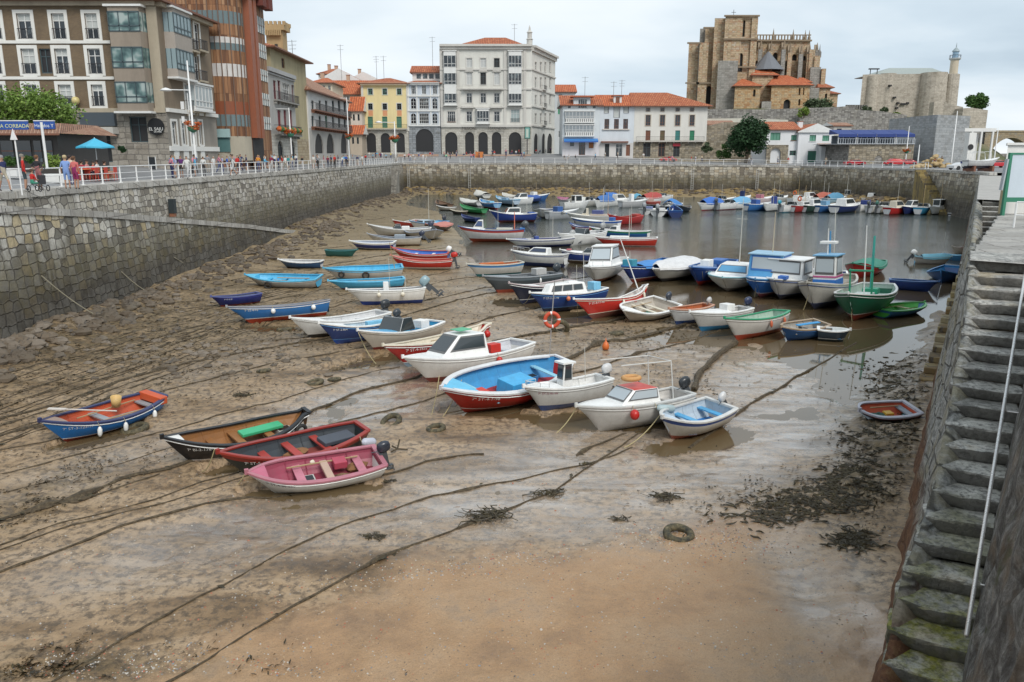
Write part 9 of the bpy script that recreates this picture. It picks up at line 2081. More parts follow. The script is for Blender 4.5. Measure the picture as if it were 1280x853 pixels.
crowd([(560,198,'white','sit',False),(566,198,'beige','sit',False),(571,197,'navy','stand',False),(558,190,'mint green','walk',False),(583,198,'red','sit',False),(588,198,'purple','sit',False),(589,189,'pink','stand',False),(592,190,'red','walk',False),(580,191,'navy','stand',True),(604,189,'black','walk',False),(618,198,'red','sit',False),(640,198,'maroon','sit',False),(645,198,'white','sit',False),(652,190,'purple','walk',False),(655,191,'sky blue','stand',True),(670,206,'red','sit',False),(675,206,'navy','sit',False),(682,212,'white','sit',False),(688,214,'purple','stand',False)],['in the first arch of the big white building','in the first arch beside a white top','at the right side of the first arch','on the road before the first arch','in the second arch, left','in the second arch, right','on the road before the second arch','beside a pink top before the second arch','left of the pink-topped walker','before the third arch','in the fourth arch','in the fifth arch, left','in the fifth arch, right','on the road before the fifth arch','right of the purple walker before the fifth arch','at the corner side-street tables, left','at the corner side-street tables, middle','at the corner side-street tables, right','at the back of the side-street tables'],GP)
crowd([(705,186,'black','sit',False),(711,186,'white','sit',True),(719,186,'black','sit',False),(744,185,'sky blue','walk',False),(756,188,'white','stand',False),(772,189,'beige','stand',False),(804,187,'white','walk',True),(836,180,'red','stand',False),(840,181,'pink','stand',True),(864,184,'red','stand',False),(869,184,'white','stand',True),(877,184,'beige','walk',False),(936,180,'white','stand',False),(939,180,'grey','walk',False),(985,172,'red','walk',False),(972,178,'white','stand',True),(1032,172,'beige','walk',True)],['at the left of the blue awning tables','at the middle of the blue awning tables','at the right of the blue awning tables','past the blue awning','in the doorway of the pale blue-white house','by the shop window of the pale blue-white house','before the left door of the cream house','before the red shop sign, left','before the red shop sign, right','below the rightmost windows of the cream house, left','below the rightmost windows of the cream house, middle','below the rightmost windows of the cream house, right','under the dark green tree, left','under the dark green tree, right','passing the white house','before the stone porch','at the right end of the white house'],GP)
rgx=random.Random(77)
for k in range(46):
 px=rgx.choice([rgx.uniform(205,310),rgx.uniform(320,450),rgx.uniform(455,560),rgx.uniform(560,660)]);Y=float(np.interp(px,[205,310,450,470,660],[60,84,136,189,192]))+rgx.uniform(1,5)
 cn=rgx.choice(['white','navy','red','sky blue','grey','pink']);person(px,205,Y,None,crowd_cols[cn],rgx.choice([N_,(.4,.36,.3),(.03,.03,.03)]),rgx.choice(['walk','stand','hips']),rgx.uniform(0,360),shorts=k%2==0)['label']='person in %s top, one of several alike in the promenade crowd'%cn
def car(px,Y,L,col,label,rot=0,van=False):
 q=PY(px,205,Y);z_=QG(q.x,Y);g=thing('parked_car',(q.x,Y,z_),label,'car','cars parked along the far quay',(0,0,R(rot)));m_=pnt(col,.2,.15)
 prof=[(-.5,.25),(-.5,.62),(-.46,.72),(-.3,.78),(-.16,1.05 if not van else 1.25),(.18,1.12 if not van else 1.3),(.34,.8),(.47,.68),(.5,.5),(.5,.25)]
 mb=MB();rows=[]
 for w_,s_ in((-.82,.93),(-.86,1),(.86,1),(.82,.93)):
  rows.append([(x*L,w_*(.82 if z1>.9 else 1),.25+(z1-.25)*s_+.02)for x,z1 in prof])
 mb.grid(rows,m_);mb.fc(rows[0][::-1],m_);mb.fc(rows[-1],m_);mb.grid([rows[0][:1]+rows[0][-1:],rows[-1][:1]+rows[-1][-1:]],m_);mb.bd('body',g,world=False,bevel=.05)
 for s in(-1,1):
  mb=MB();y=s*.74;mb.fc([(-.25*L,y*1.06,.82),(.3*L,y*1.06,.82),(.17*L,y*.97,1.07),(-.15*L,y*.97,1.04)],glsm);mb.bd('side_window',g,world=False)
  for x in(-.31,.31):mb=MB();T=Matrix.Translation((x*L,s*.8,.3))@Matrix.Rotation(R(90),4,'X');mb.lt([(.02,-.1),(.3,-.1),(.3,.1),(.02,.1)],DIN,16,T);mb.bd('wheel',g,world=False)
 for x,s in((.5,1),(.5,-1)):mb=MB();mb.box(x*L-.06,x*L+.02,s*.6-.15,s*.6+.15,.55,.68,pnt((.6,.6,.6),.2,.1));mb.bd('headlight',g,world=False)
car(1068,165,4.0,(.4,.02,.03),'dark red car parked at the left end of the rubble terrace wall',0)
car(1119,158,4.2,(.5,.015,.02),'bright red car parked in front of the rubble terrace wall',180,True)
car(1133,160,3.6,(.48,.02,.03),'second red car just right of the bright red one',0)
car(835,188,3.8,(.5,.05,.05),'small red car partly hidden by people before the cream house',0)
car(1203,124,4.0,(.62,.63,.64),'white car beside the pile of sandy sacks',10)
car(1246,132,3.8,(.5,.03,.04),'red car behind the stored boats at the right corner',0)
q=PY(1168,205,138);z_=QG(q.x,138);mb=MB();rg=random.Random(4)
for k in range(60):a=rg.uniform(-3.4,3.4);hgt=max(0,2.0*(1-abs(a)/3.6));mb.blob((q.x+a,138+rg.uniform(-.6,.6),z_+rg.uniform(.1,1)*hgt),(.5,.4,.28),plas((.45,.33,.17),.4),7,5,.15)
o=mb.bd('net_pile',org=(q.x,138,z_));tag(o,'heap of tawny nets piled above the yellow stairs','net pile');o['kind']='stuff'
q=PY(1177,200,139);person(1177,200,139.5,'person in black leaning tall beside the tawny net heap',(.02,.02,.02),(.02,.02,.02),'stand',120,z=QG(q.x,139.5),h=1.1)
q=PY(1169,195,140);person(1168.5,200,141,'person with red cap behind the tawny net heap',(.4,.1,.05),(.05,.05,.05),'stand',180,hair=(.5,.03,.02))
wp=plas((.72,.71,.68),.25)
q0,q1=PY(1210,213,118),PY(1217,166,118);g=thing('white_pillar',((q0.x+q1.x)/2,118,6.3),'tall white tapering pillar by the far right corner','pillar');mb=MB();zb=QG(q0.x,118);zt=q1.z
mb.prism([V3((q0.x-.4,118)),V3((q1.x+.5,118)),V3((q1.x+.5,119.2)),V3((q0.x-.4,119.2))],zb-.3,zt,wp);mb.bd('shaft',g);mb=MB();q=PY(1213,184,118);mb.lt([(.4,0),(.4,.06),(.02,.06)],DIN,14,Matrix.Translation((q.x,117.95,q.z))@Matrix.Rotation(R(90),4,'X'));mb.bd('round_plate',g)
q0,q1=PY(1206,164,150),PY(1246,160,150);g=thing('shelter',(q0.x,150,6.4),'flat pale shelter roof on posts left of the arch bridge','shelter');mb=MB();mb.box(q0.x,q1.x,150,154,q0.z-.1,q0.z+.5,wp);mb.bd('roof',g);mb=MB()
for px in(1214,1226,1240):x=PY(px,180,150).x;mb.box(x-.15,x+.15,150,150.3,6,q0.z-.1,wp)
mb.bd('posts',g);mb=MB();a_,b_=PY(1212,180,152).x,PY(1222,180,152).x;mb.box(a_,b_,152,152.4,6,PY(1216,168,152).z,wp);mb.bd('wall',g)
for(px,col,lab,Y,L,pz)in((1229,(.6,.6,.6),'white boat with canopy frame stored ashore at the right corner',112,5.0,.9),(1222,(.03,.05,.25),'navy hull stored ashore left of the white one at the corner',116,4.2,.6)):
 q=PY(px,205,Y);z_=QG(q.x,Y);b=Boat(L,L*.36,1.0,tr=.8);root=thing('stored_boat',(q.x-L/2,Y,z_+pz*.5),lab,'boat',None,(0,0,R(8)));hull_part(b,root,(col,(.02,.02,.04),None,None));inner_part(b,root,WHT);gunw(b,root,WHT);deck_part(b,root,WHT,.5)
 mb=MB();m_=railm
 for s in(-1,1):mb.tb([(.3*L,s*.7,1),(.3*L,s*.65,2.2),(.65*L,s*.65,2.2),(.7*L,s*.6,1.1)],.03,m_,5)
 mb.tb([(.3*L,-.65,2.2),(.3*L,.65,2.2)],.03,m_,5);mb.tb([(.65*L,-.65,2.2),(.65*L,.65,2.2)],.03,m_,5);mb.bd('canopy_frame',root,world=False)
 mb=MB()
 for x in(.2,.75):mb.box(x*L-.15,x*L+.15,-.8,.8,-pz*.5,.3,WBR)
 mb.bd('cradle',root,world=False)
Yb=36.0
a_=PY(1259,255,Yb);b_=PY(1300,255,Yb);zb=ZT
g=thing('notice_board',(a_.x+.6,Yb,zb),'large pale blank board with green frame at the right edge of the pier','notice board')
fgm=pnt((.03,.2,.12),.4,.3);pan=pnt((.55,.62,.68),.3,.15)
x0,x1=PY(1262,220,Yb).x,PY(1300,220,Yb).x;zt,z0_=PY(1270,193.5,Yb).z,PY(1270,247,Yb).z
mb=MB();mb.box(x0,x1,Yb,Yb+.08,z0_,zt,pan);mb.bd('panel',g);mb=MB();mb.box(x0-.12,x0,Yb-.03,Yb+.12,zb,zt+.08,fgm);mb.box(x0,x1,Yb-.03,Yb+.12,zt,zt+.08,fgm);mb.box(x0,x1,Yb-.03,Yb+.12,z0_-.2,z0_,fgm);mb.bd('frame',g)
g=thing('white_cabin',(a_.x+1.5,Yb+1.5,zb),'white rendered cabin behind the blank board','cabin');zc_=PY(1262,181.5,Yb+1.2).z;x0=PY(1257.5,200,Yb+1.2).x;mb=MB();cp_=lambda e:[V3((x0-e,Yb+1.2-e)),V3((x0+4,Yb+1.2-e)),V3((x0+6,Yb+3.5)),V3((x0+1.45-e,Yb+3.5+e))];mb.prism(cp_(0),zb,zc_,wp);mb.bd('wall',g);mb=MB();mb.prism(cp_(.1),zc_,zc_+.1,wp);mb.bd('roof',g)
mb=MB();mb.box(x0-.05,x0+.12,Yb+1.1,Yb+1.2,zb,zc_-.9,pnt((.4,.33,.2),.5,.3));mb.bd('corner_board',g)
mb=MB();a,b=PY(1259,199,Yb-1),PY(1251,238,Yb-1);b.z=ZT if b.z<ZT else b.z;mb.box(-.1,.1,-.03,.03,0,(a-b).length,pnt((.4,.43,.46),.4,.2),Matrix.Translation(b)@(a-b).to_track_quat('Z','Y').to_matrix().to_4x4());o=mb.bd('leaning_plank',org=tuple(b));tag(o,'grey plank leaning against the white cabin','plank')
def pier_rail(pp,label,h=.95):
 g=thing('guard_rail',tuple(pp[0]),label,'railing');
 for hh in(h,h*.5):mb=MB();mb.tb([p+V3((0,0,hh))for p in pp],.03,railm,6);mb.bd('rail',g)
 for p in pp:mb=MB();mb.tb([p,p+V3((0,0,h))],.035,railm,6);mb.bd('post',g)
pier_rail([Wr(27,1.9,ZT),Wr(27.0,4.4,ZT)],'white guard rail across the pier nearest the camera')
pier_rail([Wr(35,1.3,ZT),Wr(35,4.5,ZT)],'white guard rail on the pier before the blank board')
mb=MB()
for px0,px1,Y,py in((498,548,196,194),(556,664,196,194.5)):a,b=PY(px0,py,Y),PY(px1,py,Y);mb.box(a.x,b.x,Y,Y+.4,6.8,a.z+.2,plas((.45,.3,.22),.4))
o=mb.bd('terrace_wall',org=(0,196,7));tag(o,'low reddish terrace wall before the arcades','wall')
mb=MB();a,b=PY(594,195,193),PY(604,190,193);mb.box(a.x,b.x,193,193.3,a.z-.5,b.z,pnt((.6,.2,.05),.5,.3));o=mb.bd('orange_stall',org=(a.x,193,7));tag(o,'small orange stall front on the road before the third arch','stall')
for i,(px,lab)in enumerate(((624,'left'),(632,'middle'),(617,'far left'))):
 q=PY(px,200,191);cafe_table((q.x,191,QG(q.x,191)),'dark café table on the road before the fourth arch, %s'%lab,iron,'tables before the arcade')
 # ================= ropes, tyres, weed, pebbles on the harbour floor =================
ropem=nm_('muddy_rope');t=NT(ropem);pos=t.n('ShaderNodeNewGeometry').outputs['Position'];nn=t.noise(pos,9,5,.75)
t.out(t.ramp(nn,[(.35,(.03,.022,.012)),(.55,(.085,.062,.035)),(.72,(.15,.12,.07))]),.8,nn,.8,.03)
weedm=nm_('brown_seaweed');t=NT(weedm);pos=t.n('ShaderNodeNewGeometry').outputs['Position'];nn=t.noise(pos,5,5,.75)
t.out(t.ramp(nn,[(.3,(.012,.01,.005)),(.5,(.04,.03,.012)),(.7,(.09,.07,.025))]),.55,nn,.5,.02)
tyrem=nm_('muddy_rubber');t=NT(tyrem);pos=t.n('ShaderNodeNewGeometry').outputs['Position'];nn=t.noise(pos,8,5,.75)
t.out(t.ramp(nn,[(.35,(.02,.02,.018)),(.52,(.09,.075,.04)),(.7,(.2,.16,.09))]),.75,nn,.6,.03)
def Gz(x,y):
 x=np.asarray(x,float);y=np.asarray(y,float);return np.maximum(masks(x,y)[0],-.03)
def grp_(pxs_,r,label,jit=.06,weed_n=0,group='mooring ropes lying on the mud',seed=0,ht=0.0,furry=0):
 r*=.62 if pxs_[0][1]>600 else 1.0;rg=random.Random(seed);pts=[P(a,b,.03)for a,b in pxs_]
 out=[]
 for i in range(len(pts)-1):
  p0,p1,p2,p3=pts[max(i-1,0)],pts[i],pts[i+1],pts[min(i+2,len(pts)-1)];n=max(3,int((p2-p1).length/.45))
  for k in range(n):
   f=k/n;out.append(.5*((2*p1)+(-p0+p2)*f+(2*p0-5*p1+4*p2-p3)*f*f+(-p0+3*p1-3*p2+p3)*f**3))
 out.append(pts[-1])
 sd=rg.uniform(0,90);xs=np.array([p.x for p in out]);ys=np.array([p.y for p in out])
 j1=(vnoise(xs*.6+sd,ys*.6)-.5)*jit*6;j2=(vnoise(xs*2.1+sd,ys*2.1+9)-.5)*jit*2
 xs2=xs+j2*.5;ys2=ys+j1+j2;zs=Gz(xs2,ys2)
 mb=MB();pp=[(a,b,c+r*.45+ht)for a,b,c in zip(xs2,ys2,zs)];rr=[r*(.55+.7*float(v)+(1.3 if v>.88 else 0))for v in vnoise(xs*5,ys*5)]
 mb.tb(pp,rr,ropem,6)
 if furry:
  for k in range(int(len(pp)*furry)):
   q=V3(pp[rg.randrange(len(pp))]);s_=rg.uniform(.05,.16);d=V3((rg.gauss(0,1),rg.gauss(0,.5),0)).normalized();e=d.cross(V3((0,0,1)))
   q=q+V3((rg.gauss(0,.07),rg.gauss(0,.07),rg.uniform(-.01,.05)));mb.fc([q-d*s_,q-e*s_*.4+V3((0,0,.02)),q+d*s_+V3((0,0,rg.uniform(-.02,.05))),q+e*s_*.4],weedm)
 c_=pp[len(pp)//2];o=mb.bd('mooring_rope',org=c_);tag(o,label,'rope',group);return o
ROPES=[([(-30,535),(60,513),(200,466),(330,440),(470,418)],.05,'weedy rope from the left edge to the navy and white boat',.5),([(-30,560),(80,528),(210,492),(340,458),(450,440),(520,425)],.035,'rope passing just above the blue rowboat stern',0),([(-30,605),(80,578),(200,545),(350,505),(455,470),(500,462)],.04,'rope running below the blue rowboat towards the white cuddy boat',0),([(-30,632),(60,605),(150,583),(230,560)],.03,'short rope ending at the bow of the black wooden boat',0),([(-30,668),(60,640),(150,608),(215,590),(300,560)],.09,'thick weed-grown rope left of the black boats',2.5),([(-30,675),(50,645),(120,625),(200,600)],.05,'dark rope doubling the thick weed-grown one',.5),([(-30,700),(80,660),(200,628),(290,600),(320,592)],.035,'left rope of the pair reaching the pink dinghy bow',0),([(-30,706),(90,664),(210,634),(300,604),(330,596)],.035,'right rope of the pair reaching the pink dinghy bow',0),([(-30,736),(60,702),(150,668),(260,634),(340,622),(470,598),(550,577),(605,572)],.055,'long rope curving under the pink dinghy',.2),([(60,870),(150,812),(280,738),(400,668),(520,628),(640,600),(730,580),(790,560)],.04,'long thin rope from the bottom left to the red-roofed boat',.1),([(200,870),(300,810),(420,735),(520,686),(590,655),(680,620),(730,585),(800,545)],.045,'long rope across the sand edge meeting the other at the centre',.3),([(300,560),(420,530),(540,500),(600,480)],.03,'rope between the black boats and the big red boat',.2),([(380,520),(440,494),(520,474),(560,452)],.05,'weedy rope behind the old tyres',1.2),([(340,430),(430,420),(500,410)],.03,'thin rope under the navy and white boat',0),([(-30,478),(90,452),(220,425),(290,400)],.03,'rope from the left wall foot to the blue and red skiff',.2),([(120,420),(200,395),(300,380),(420,352)],.03,'thin rope passing the little navy boat',.1),([(170,345),(250,332),(330,318),(420,300)],.025,'rope stretched near the end of the slipway',.1),([(500,400),(600,372),(680,355),(740,345)],.05,'rope between the white and blue boat and the tilted red boat',.6),([(510,385),(590,366),(650,352),(700,342)],.035,'rope left of the navy cabin boat',.3),([(500,370),(570,352),(640,342)],.03,'rope left of the dark grey boat',.2),([(700,455),(760,432),(830,412),(905,388)],.09,'thick weedy rope behind the canopy frame of the red-roofed boat',2.5),([(620,432),(700,415),(780,398),(860,384)],.08,'weedy rope heap behind the orange life ring',3),([(700,480),(780,450),(850,430),(900,412)],.045,'rope passing between red-roofed boat and white boat with blue bottom',.5),([(868,492),(878,466),(905,440),(920,428)],.14,'very thick brown hawser rising to the green railed boat',2.0),([(862,560),(940,505),(1000,470),(1070,428)],.05,'rope from the blue lined dinghy to the grey lidded dinghy',.6),([(720,570),(790,540),(850,515),(900,500)],.035,'rope under the bow of the blue lined dinghy',.2),([(450,262),(520,254),(600,262)],.03,'rope crossing the ochre mud below the far wall',.2),([(440,280),(500,272),(560,268)],.03,'rope above the pale launch on the ochre mud',.2),([(560,420),(620,400),(690,385)],.04,'rope behind the long red boat',.6),([(-30,575),(60,556),(140,536),(200,520)],.025,'thin rope under the hull of the blue rowboat',0),]
for i,(pp,r,lab,fu)in enumerate(ROPES):grp_(pp,r,lab,.05 if i not in(4,20,21)else.12,seed=i,furry=fu)
rgc=random.Random(42)
for k in range(34):
 y0=398+k*7.3+rgc.uniform(-3,3)if k<26 else 330+(k-26)*9;x0=-30 if y0>470 else rgc.uniform(120,330)-(y0-400)*1.2;x1=x0+rgc.uniform(200,460)if y0<560 else rgc.uniform(150,300)
 sl=-.2-(y0-400)*.0012;x0=max(x0,-30);grp_([(x0+(x1-x0)*j/4,y0+sl*(x1-x0)*j/4+rgc.uniform(-3,3))for j in range(5)],rgc.uniform(.018,.03),'thin dark rope, one of many lying nearly parallel across the left-hand mud',.09,seed=100+k,group='thin parallel ropes on the left-hand mud',furry=rgc.choice([0,0,.5]))
def hang(a,b,r,label,col=(.45,.38,.2),sag=.15,grp='lines hanging from the boats'):
 a,b=V3(a),V3(b);pts=[a.lerp(b,k/10)-V3((0,0,sag*4*(k/10)*(1-k/10)))for k in range(11)];mb=MB();mb.tb(pts,r,pnt(col,.8,.3),5);o=mb.bd('mooring_line',org=tuple(b));tag(o,label,'rope',grp)
def BP(px,py,z):return P(px,py,z)
for(a,za,b,lab)in(((549,470),1.1,(538,523),'left yellowish line from the bow of the big red boat'),((577,475),1.0,(548,528),'right yellowish line from the bow of the big red boat'),((723,505),.9,(690,545),'line from the bow of the red-roofed boat'),((827,516),.8,(780,560),'line from the blue lined dinghy bow'),((268,562),.8,(252,590),'pale line from the black and red boat bow'),((308,588),.6,(285,610),'thin line from the pink dinghy bow'),((1014,356),1.5,(1004,388),'line from the trawler bow'),((1064,370),1.4,(1065,402),'line from the green trawler bow'),((946,350),1.2,(943,372),'line from the blue framed boat bow'),((664,366),1.1,(654,380),'line from the navy cabin boat bow'),((448,416),.8,(470,455),'long line from the screened launch'),((722,375),1.0,(722,395),'line from the tilted red boat bow'),((878,340),1.2,(880,352),'line between the domed and navy boats')):
 hang(P(a[0],a[1],za),P(b[0],b[1],.05),.014,lab)
def wallp(px,py,x):
 u,y,dz=ray(px,py);t_=x/u;return V3((x,y*t_,CAMZ+dz*t_))
for(a,b,lab)in(((52,345),(135,402),'pale line sloping off the slipway wall, nearest'),((152,340),(200,372),'pale line sloping off the slipway wall, middle'),((218,322),(262,340),'pale line sloping off the slipway wall, farthest')):
 hang(wallp(a[0],a[1],-22.0),P(b[0],b[1],.1),.025,lab,(.4,.36,.26),.2,'lines tied to the slipway wall')
def tyre(px,py,r,label,tilt=8,lift=0.0,half=False):
 p=P(px,py,.05);z_=float(Gz([p.x],[p.y])[0]);mb=MB();mb.torus(r,r*.33,tyrem,None,26,10);o=mb.bd('old_tyre',smooth=True);o.location=(p.x,p.y,z_+.02+lift);o.rotation_euler=(R(tilt),R(tilt*.6),px);tag(o,label,'tyre','old tyres half sunk in the mud')
for a in((848,676,.27,'muddy old tyre lying alone on the sand edge'),(545,542,.24,'old tyre below the big red boat, right of another'),(489,531,.28,'old tyre upright in mud right of the black and red boat',25),(394,483,.26,'old tyre left of the white cuddy boat'),(443,461,.24,'dark tyre under the long red boat bow'),(330,467,.22,'small old tyre at left of the weedy rope'),(168,535,.34,'old tyre half buried under the blue rowboat stern'),(355,411,.3,'dark tyre under the blue and red skiff'),(700,418,.36,'black tyre standing below the orange life ring',60,.2),(641,468,.2,'small tyre behind the big red boat'),(418,478,.2,'sunken tyre beside the one left of the white cuddy boat'),(770,418,.3,'dark tyre among weed behind the canopy frame')):tyre(*a)
p=P(686,452,.1);g=thing('life_ring',tuple(p),'orange and white life ring hanging from a thin pole above the big red boat','life ring');cz_=PY(690,400,p.y);D_=11.3*p.y*.974/1000
redring=pnt((.62,.08,.03),.5,.3);mb=MB();T=Matrix.Translation((cz_.x,p.y,cz_.z))@Matrix.Rotation(R(90),4,"X");mb.torus(D_*.8,D_*.22,redring,T,28,10,matf=lambda i:whtm if i%7==0 else redring);mb.bd("ring",g,smooth=True)
mb=MB();mb.tb([p-V3((0,0,.3)),(cz_.x,p.y+.15,cz_.z),(cz_.x+.1,p.y+.15,cz_.z+1.6)],.025,chrome,6);mb.bd('pole',g)
a,b=P(60,511,1.0),P(146,514,.85);mb=MB();mb.tb([a,b],.022,pnt((.6,.55,.5),.5,.3),6);mb.box(-.08,.08,-.015,.015,0,.5,pnt((.6,.55,.5),.5,.3),Matrix.Translation(a)@(b-a).to_track_quat('Z','Y').to_matrix().to_4x4());o=mb.bd('oar',org=tuple(a));tag(o,'long pale oar lying across the bow of the blue rowboat','oar')
p=P(145,508,.55);mb=MB();mb.lt([(.02,0),(.13,0),(.17,.34),(.16,.34),(.12,.03)],pnt((.62,.42,.16),.5,.3),16);o=mb.bd('bucket',smooth=True);o.location=p;o.rotation_euler=(.1,.15,0);tag(o,'cream plastic bucket standing in the blue rowboat','bucket')
mb=MB();p=P(757,438,.1);mb.lt([(.01,0),(.14,.05),(.16,.2),(.1,.34),(.04,.4),(.01,.55)],pnt((.65,.15,.03),.4,.2),12);o=mb.bd('marker_buoy',smooth=True);o.location=p;tag(o,'small orange marker buoy on the weed behind the canopy frame','buoy')
p=P(497,566,.1);mb=MB();
for d in((1,0,.1),(-.6,.5,.15),(-.5,-.6,.1),(.1,.9,.3)):mb.tb([(0,0,.12),(d[0]*.3,d[1]*.3,d[2])],.025,ropem,5)
o=mb.bd('small_anchor');o.location=p;tag(o,'small rusty anchor beside the outboard of the pink dinghy','anchor')
def bundle(px,py,s_,n,label,m_=None,seed=1):
 p=P(px,py,.05);z_=float(Gz([p.x],[p.y])[0]);rg=random.Random(seed);mb=MB()
 for k in range(n):
  a=rg.uniform(0,6.28);r_=s_*rg.uniform(.1,1);q=[V3((r_*math.cos(a)*1.3,r_*math.sin(a)*.7,.02))]
  for j in range(3):q.append(q[-1]+V3((rg.gauss(0,.35),rg.gauss(0,.25),0))*s_);q[-1].z=.02+rg.uniform(0,.25)*s_
  mb.tb(q,rg.uniform(.006,.016),m_ or weedm,4)
 o=mb.bd('weed_bundle');o.location=(p.x,p.y,z_);tag(o,label,'seaweed clump','clumps of weed and net on the mud')
for i,a in enumerate(((612,648,.45,60,'grey frayed net bundle on the central rope'),(686,617,.28,45,'dark green weed tuft on the central rope'),(469,673,.18,30,'small weed tuft left of the sand'),(732,580,.14,20,'weed knot where the two long ropes meet'),(832,624,.3,40,'brown torn weed scrap right of centre'),(775,651,.15,20,'small greenish weed lump above the sand edge'),(485,604,.14,16,'tiny weed scrap under the pink dinghy'),(305,500,.3,30,'weed heap above the black wooden boat'))):bundle(*a,seed=i)
rg=np.random.default_rng(11)
def scatter(n,fn,thr=.3,ymax=None):
 out=[]
 while len(out)<n:
  px=rg.uniform(-30,1230,4000);py=rg.uniform(250,860,4000);u=(px-640)/F;v=(426.5-py)/F;t_=-CAMZ/(-ST+v*CT);x=u*t_;y=(CT+v*ST)*t_
  zz,sand,wet,weed,n1,n2,shore=masks(x,y);ok=fn(px,py,sand,wet,weed,n1,n2,shore,x,y)&(x>-21.6)&(right_n(x,y)<-.8)
  for i in np.nonzero(ok)[0]:out.append((x[i],y[i],zz[i],px[i],py[i]))
 return out[:n]
pts=scatter(8500,lambda px,py,s,w,wd,n1,n2,sh,x,y:(sh>.3)&(rg.random(len(px))<wd*1.3*(n2>.5)))
mb=MB();rgp=random.Random(5)
for x,y,z_,px,py in pts:
 s_=rgp.uniform(.012,.05)*(1 if y<25 else min(y/25,3));a=rgp.gauss(0.4,.8);d=V3((math.cos(a),math.sin(a),0));e=V3((-d.y,d.x,0));c_=V3((x,y,max(z_,0)+.02))
 mb.fc([c_-d*s_*1.6,c_-e*s_*.5+V3((0,0,.03)),c_+d*s_*1.6+V3((0,0,rgp.uniform(0,.04))),c_+e*s_*.5],weedm if rgp.random()<.8 else ropem)
o=mb.bd('seaweed_litter');tag(o,'dark seaweed scraps strewn over the mud','seaweed',None,'stuff')
mb=MB();pts=[]
rgp=random.Random(8)
def wz(x,y):return float(Gz([x],[y])[0])
for k in range(1100):
 cx_,cy_,rx_,ry_=rgp.choice([(960,655,60,16),(1030,630,60,16),(1060,605,40,18),(1090,560,40,26),(1130,520,30,40),(1000,640,70,14),(1060,690,26,14),(1110,470,40,30)])
 p=P(cx_+rgp.gauss(0,.55)*rx_,cy_+rgp.gauss(0,.55)*ry_,0);
 if right_n(p.x,p.y)>-.85:continue
 a=rgp.gauss(.3,.6);L=rgp.uniform(.08,.42);q=[]
 for j in range(4):x,y=p.x+math.cos(a)*L*j/3,p.y+math.sin(a)*L*j/3;a+=rgp.gauss(0,.45);q.append((x,y,wz(x,y)+.02+rgp.uniform(0,.03)))
 mb.tb(q,[.01,.024,.02,.006],weedm,4)
o=mb.bd('kelp_strands');tag(o,'tangled dark kelp strands before the right wall','kelp',None,'stuff')
pebm=[pnt(c,.7,.3,'pebble')for c in((.3,.27,.23),(.45,.42,.38),(.14,.12,.1),(.4,.14,.08),(.5,.36,.22),(.22,.24,.27),(.2,.16,.12),(.33,.24,.16),(.52,.48,.42))]
mb=MB();
def peb(x,y,z_,s_,m_):
 a=rgp.uniform(0,3);d,e=V3((math.cos(a),math.sin(a),0))*s_,V3((-math.sin(a),math.cos(a),0))*s_*rgp.uniform(.6,.9);h=V3((0,0,s_*rgp.uniform(.35,.6)));c_=V3((x,y,z_))
 r1=[c_+d,c_+(d+e)*.72,c_+e,c_+(e-d)*.72,c_-d,c_-(d+e)*.72,c_-e,c_+(d-e)*.72];r2=[c_+(q-c_)*.62+h for q in r1];mb.grid([r1,r2],m_,closed=True);mb.fc(r2,m_)
def pebn(n,fn,smin,smax):
 for x,y,z_,px,py in scatter(n,fn):peb(x,y,z_-.004,rgp.uniform(smin,smax)*(1+max(0,y-14)*.03),rgp.choice(pebm))
pebn(3600,lambda px,py,s,w,wd,n1,n2,sh,x,y:(py>640)&(rg.random(len(px))<1.6*blob(px,py,880,685,90,16,6)+.9*blob(px,py,600,715,170,14,-8)+1.2*blob(px,py,80,845,220,22,2)+.03),.010,.026)
pebn(2600,lambda px,py,s,w,wd,n1,n2,sh,x,y:(py>560)&(rg.random(len(px))<.25*(n2>.5)),.008,.022)
pebn(150,lambda px,py,s,w,wd,n1,n2,sh,x,y:(py>600)&(rg.random(len(px))<.05),.015,.035)
o=mb.bd('pebbles',smooth=False);tag(o,'small pebbles and shells scattered over the sand','pebbles',None,'stuff')
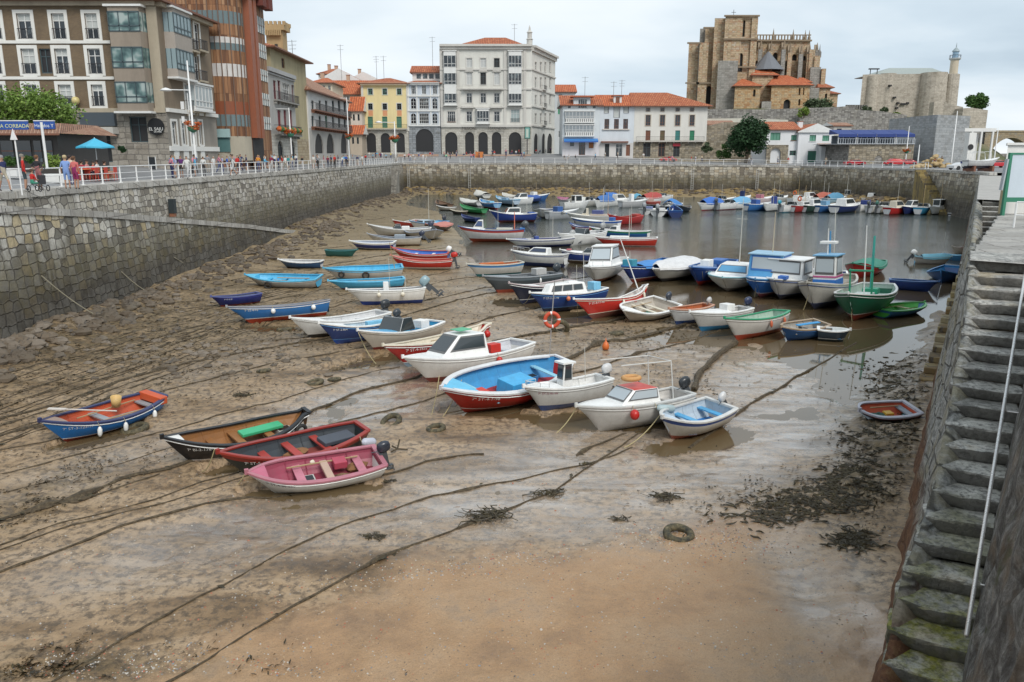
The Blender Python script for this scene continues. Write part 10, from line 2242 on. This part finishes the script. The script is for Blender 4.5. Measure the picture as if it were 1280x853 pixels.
ochr=pnt((.26,.18,.07),.8,.5);mb=MB();stm=[rbl('loose_stone_%s'%n_,c,(3,3),coord='Object',distort=.1)for n_,c in(('a',[(.07,.055,.04),(.14,.11,.08),(.24,.2,.16)]),('b',[(.07,.05,.035),(.12,.09,.06),(.17,.13,.09)]))]
def rock(x,y,z_,s_,m_):
 rows=[];n,m=7,5;sd=rgp.uniform(0,99)
 for i in range(m+1):
  ph=math.pi*i/m;row=[]
  for j in range(n):a=2*math.pi*j/n;r_=s_*(.75+.5*rgp.random());row.append((x+r_*max(.05,math.sin(ph))*math.cos(a)*1.2,y+r_*max(.05,math.sin(ph))*math.sin(a),z_-r_*.6*math.cos(ph)))
  rows.append(row)
 mb.grid(rows,m_,closed=True)
for k in range(900):
 y=22+rgp.random()**1.3*75;x=-21.7+abs(rgp.gauss(0,1.2))*(1 if y<60 else 1.3);
 s_=rgp.uniform(.08,.3)*(1.25 if y<45 else 1);rock(x,y,wz(x,y)+s_*.2,s_,stm[0]if rgp.random()<.45 else stm[1])
for k in range(420):
 y=85+rgp.random()*100;x=-24+abs(rgp.gauss(0,1.8));s_=rgp.uniform(.15,.4);rock(x,y,wz(x,y)+s_*.1,s_,stm[1])
for k in range(900):
 f=rgp.random();a,b=((-24,185.5),(60,168.6))if f<.68 else((60,168.5),(65,130));g_=rgp.random();x,y=a[0]+(b[0]-a[0])*g_,a[1]+(b[1]-a[1])*g_;dd=abs(rgp.gauss(0,3.2))
 if f<.68:y-=dd
 else:x-=dd
 s_=rgp.uniform(.2,.55);rock(x,y,wz(x,y)+s_*.05,s_,stm[1]if rgp.random()<.6 else ochr)
for k in range(200):
 p=P(rgp.uniform(150,300),rgp.gauss(445,10),0)if k<50 else P(rgp.uniform(0,420),rgp.uniform(380,480),0)
 if p.x<-21:continue
 s_=rgp.uniform(.06,.2);rock(p.x,p.y,wz(p.x,p.y)+s_*.1,s_,stm[0])
o=mb.bd('foot_rubble');tag(o,'loose dark stones along the foot of the quay walls','rubble',None,'stuff')
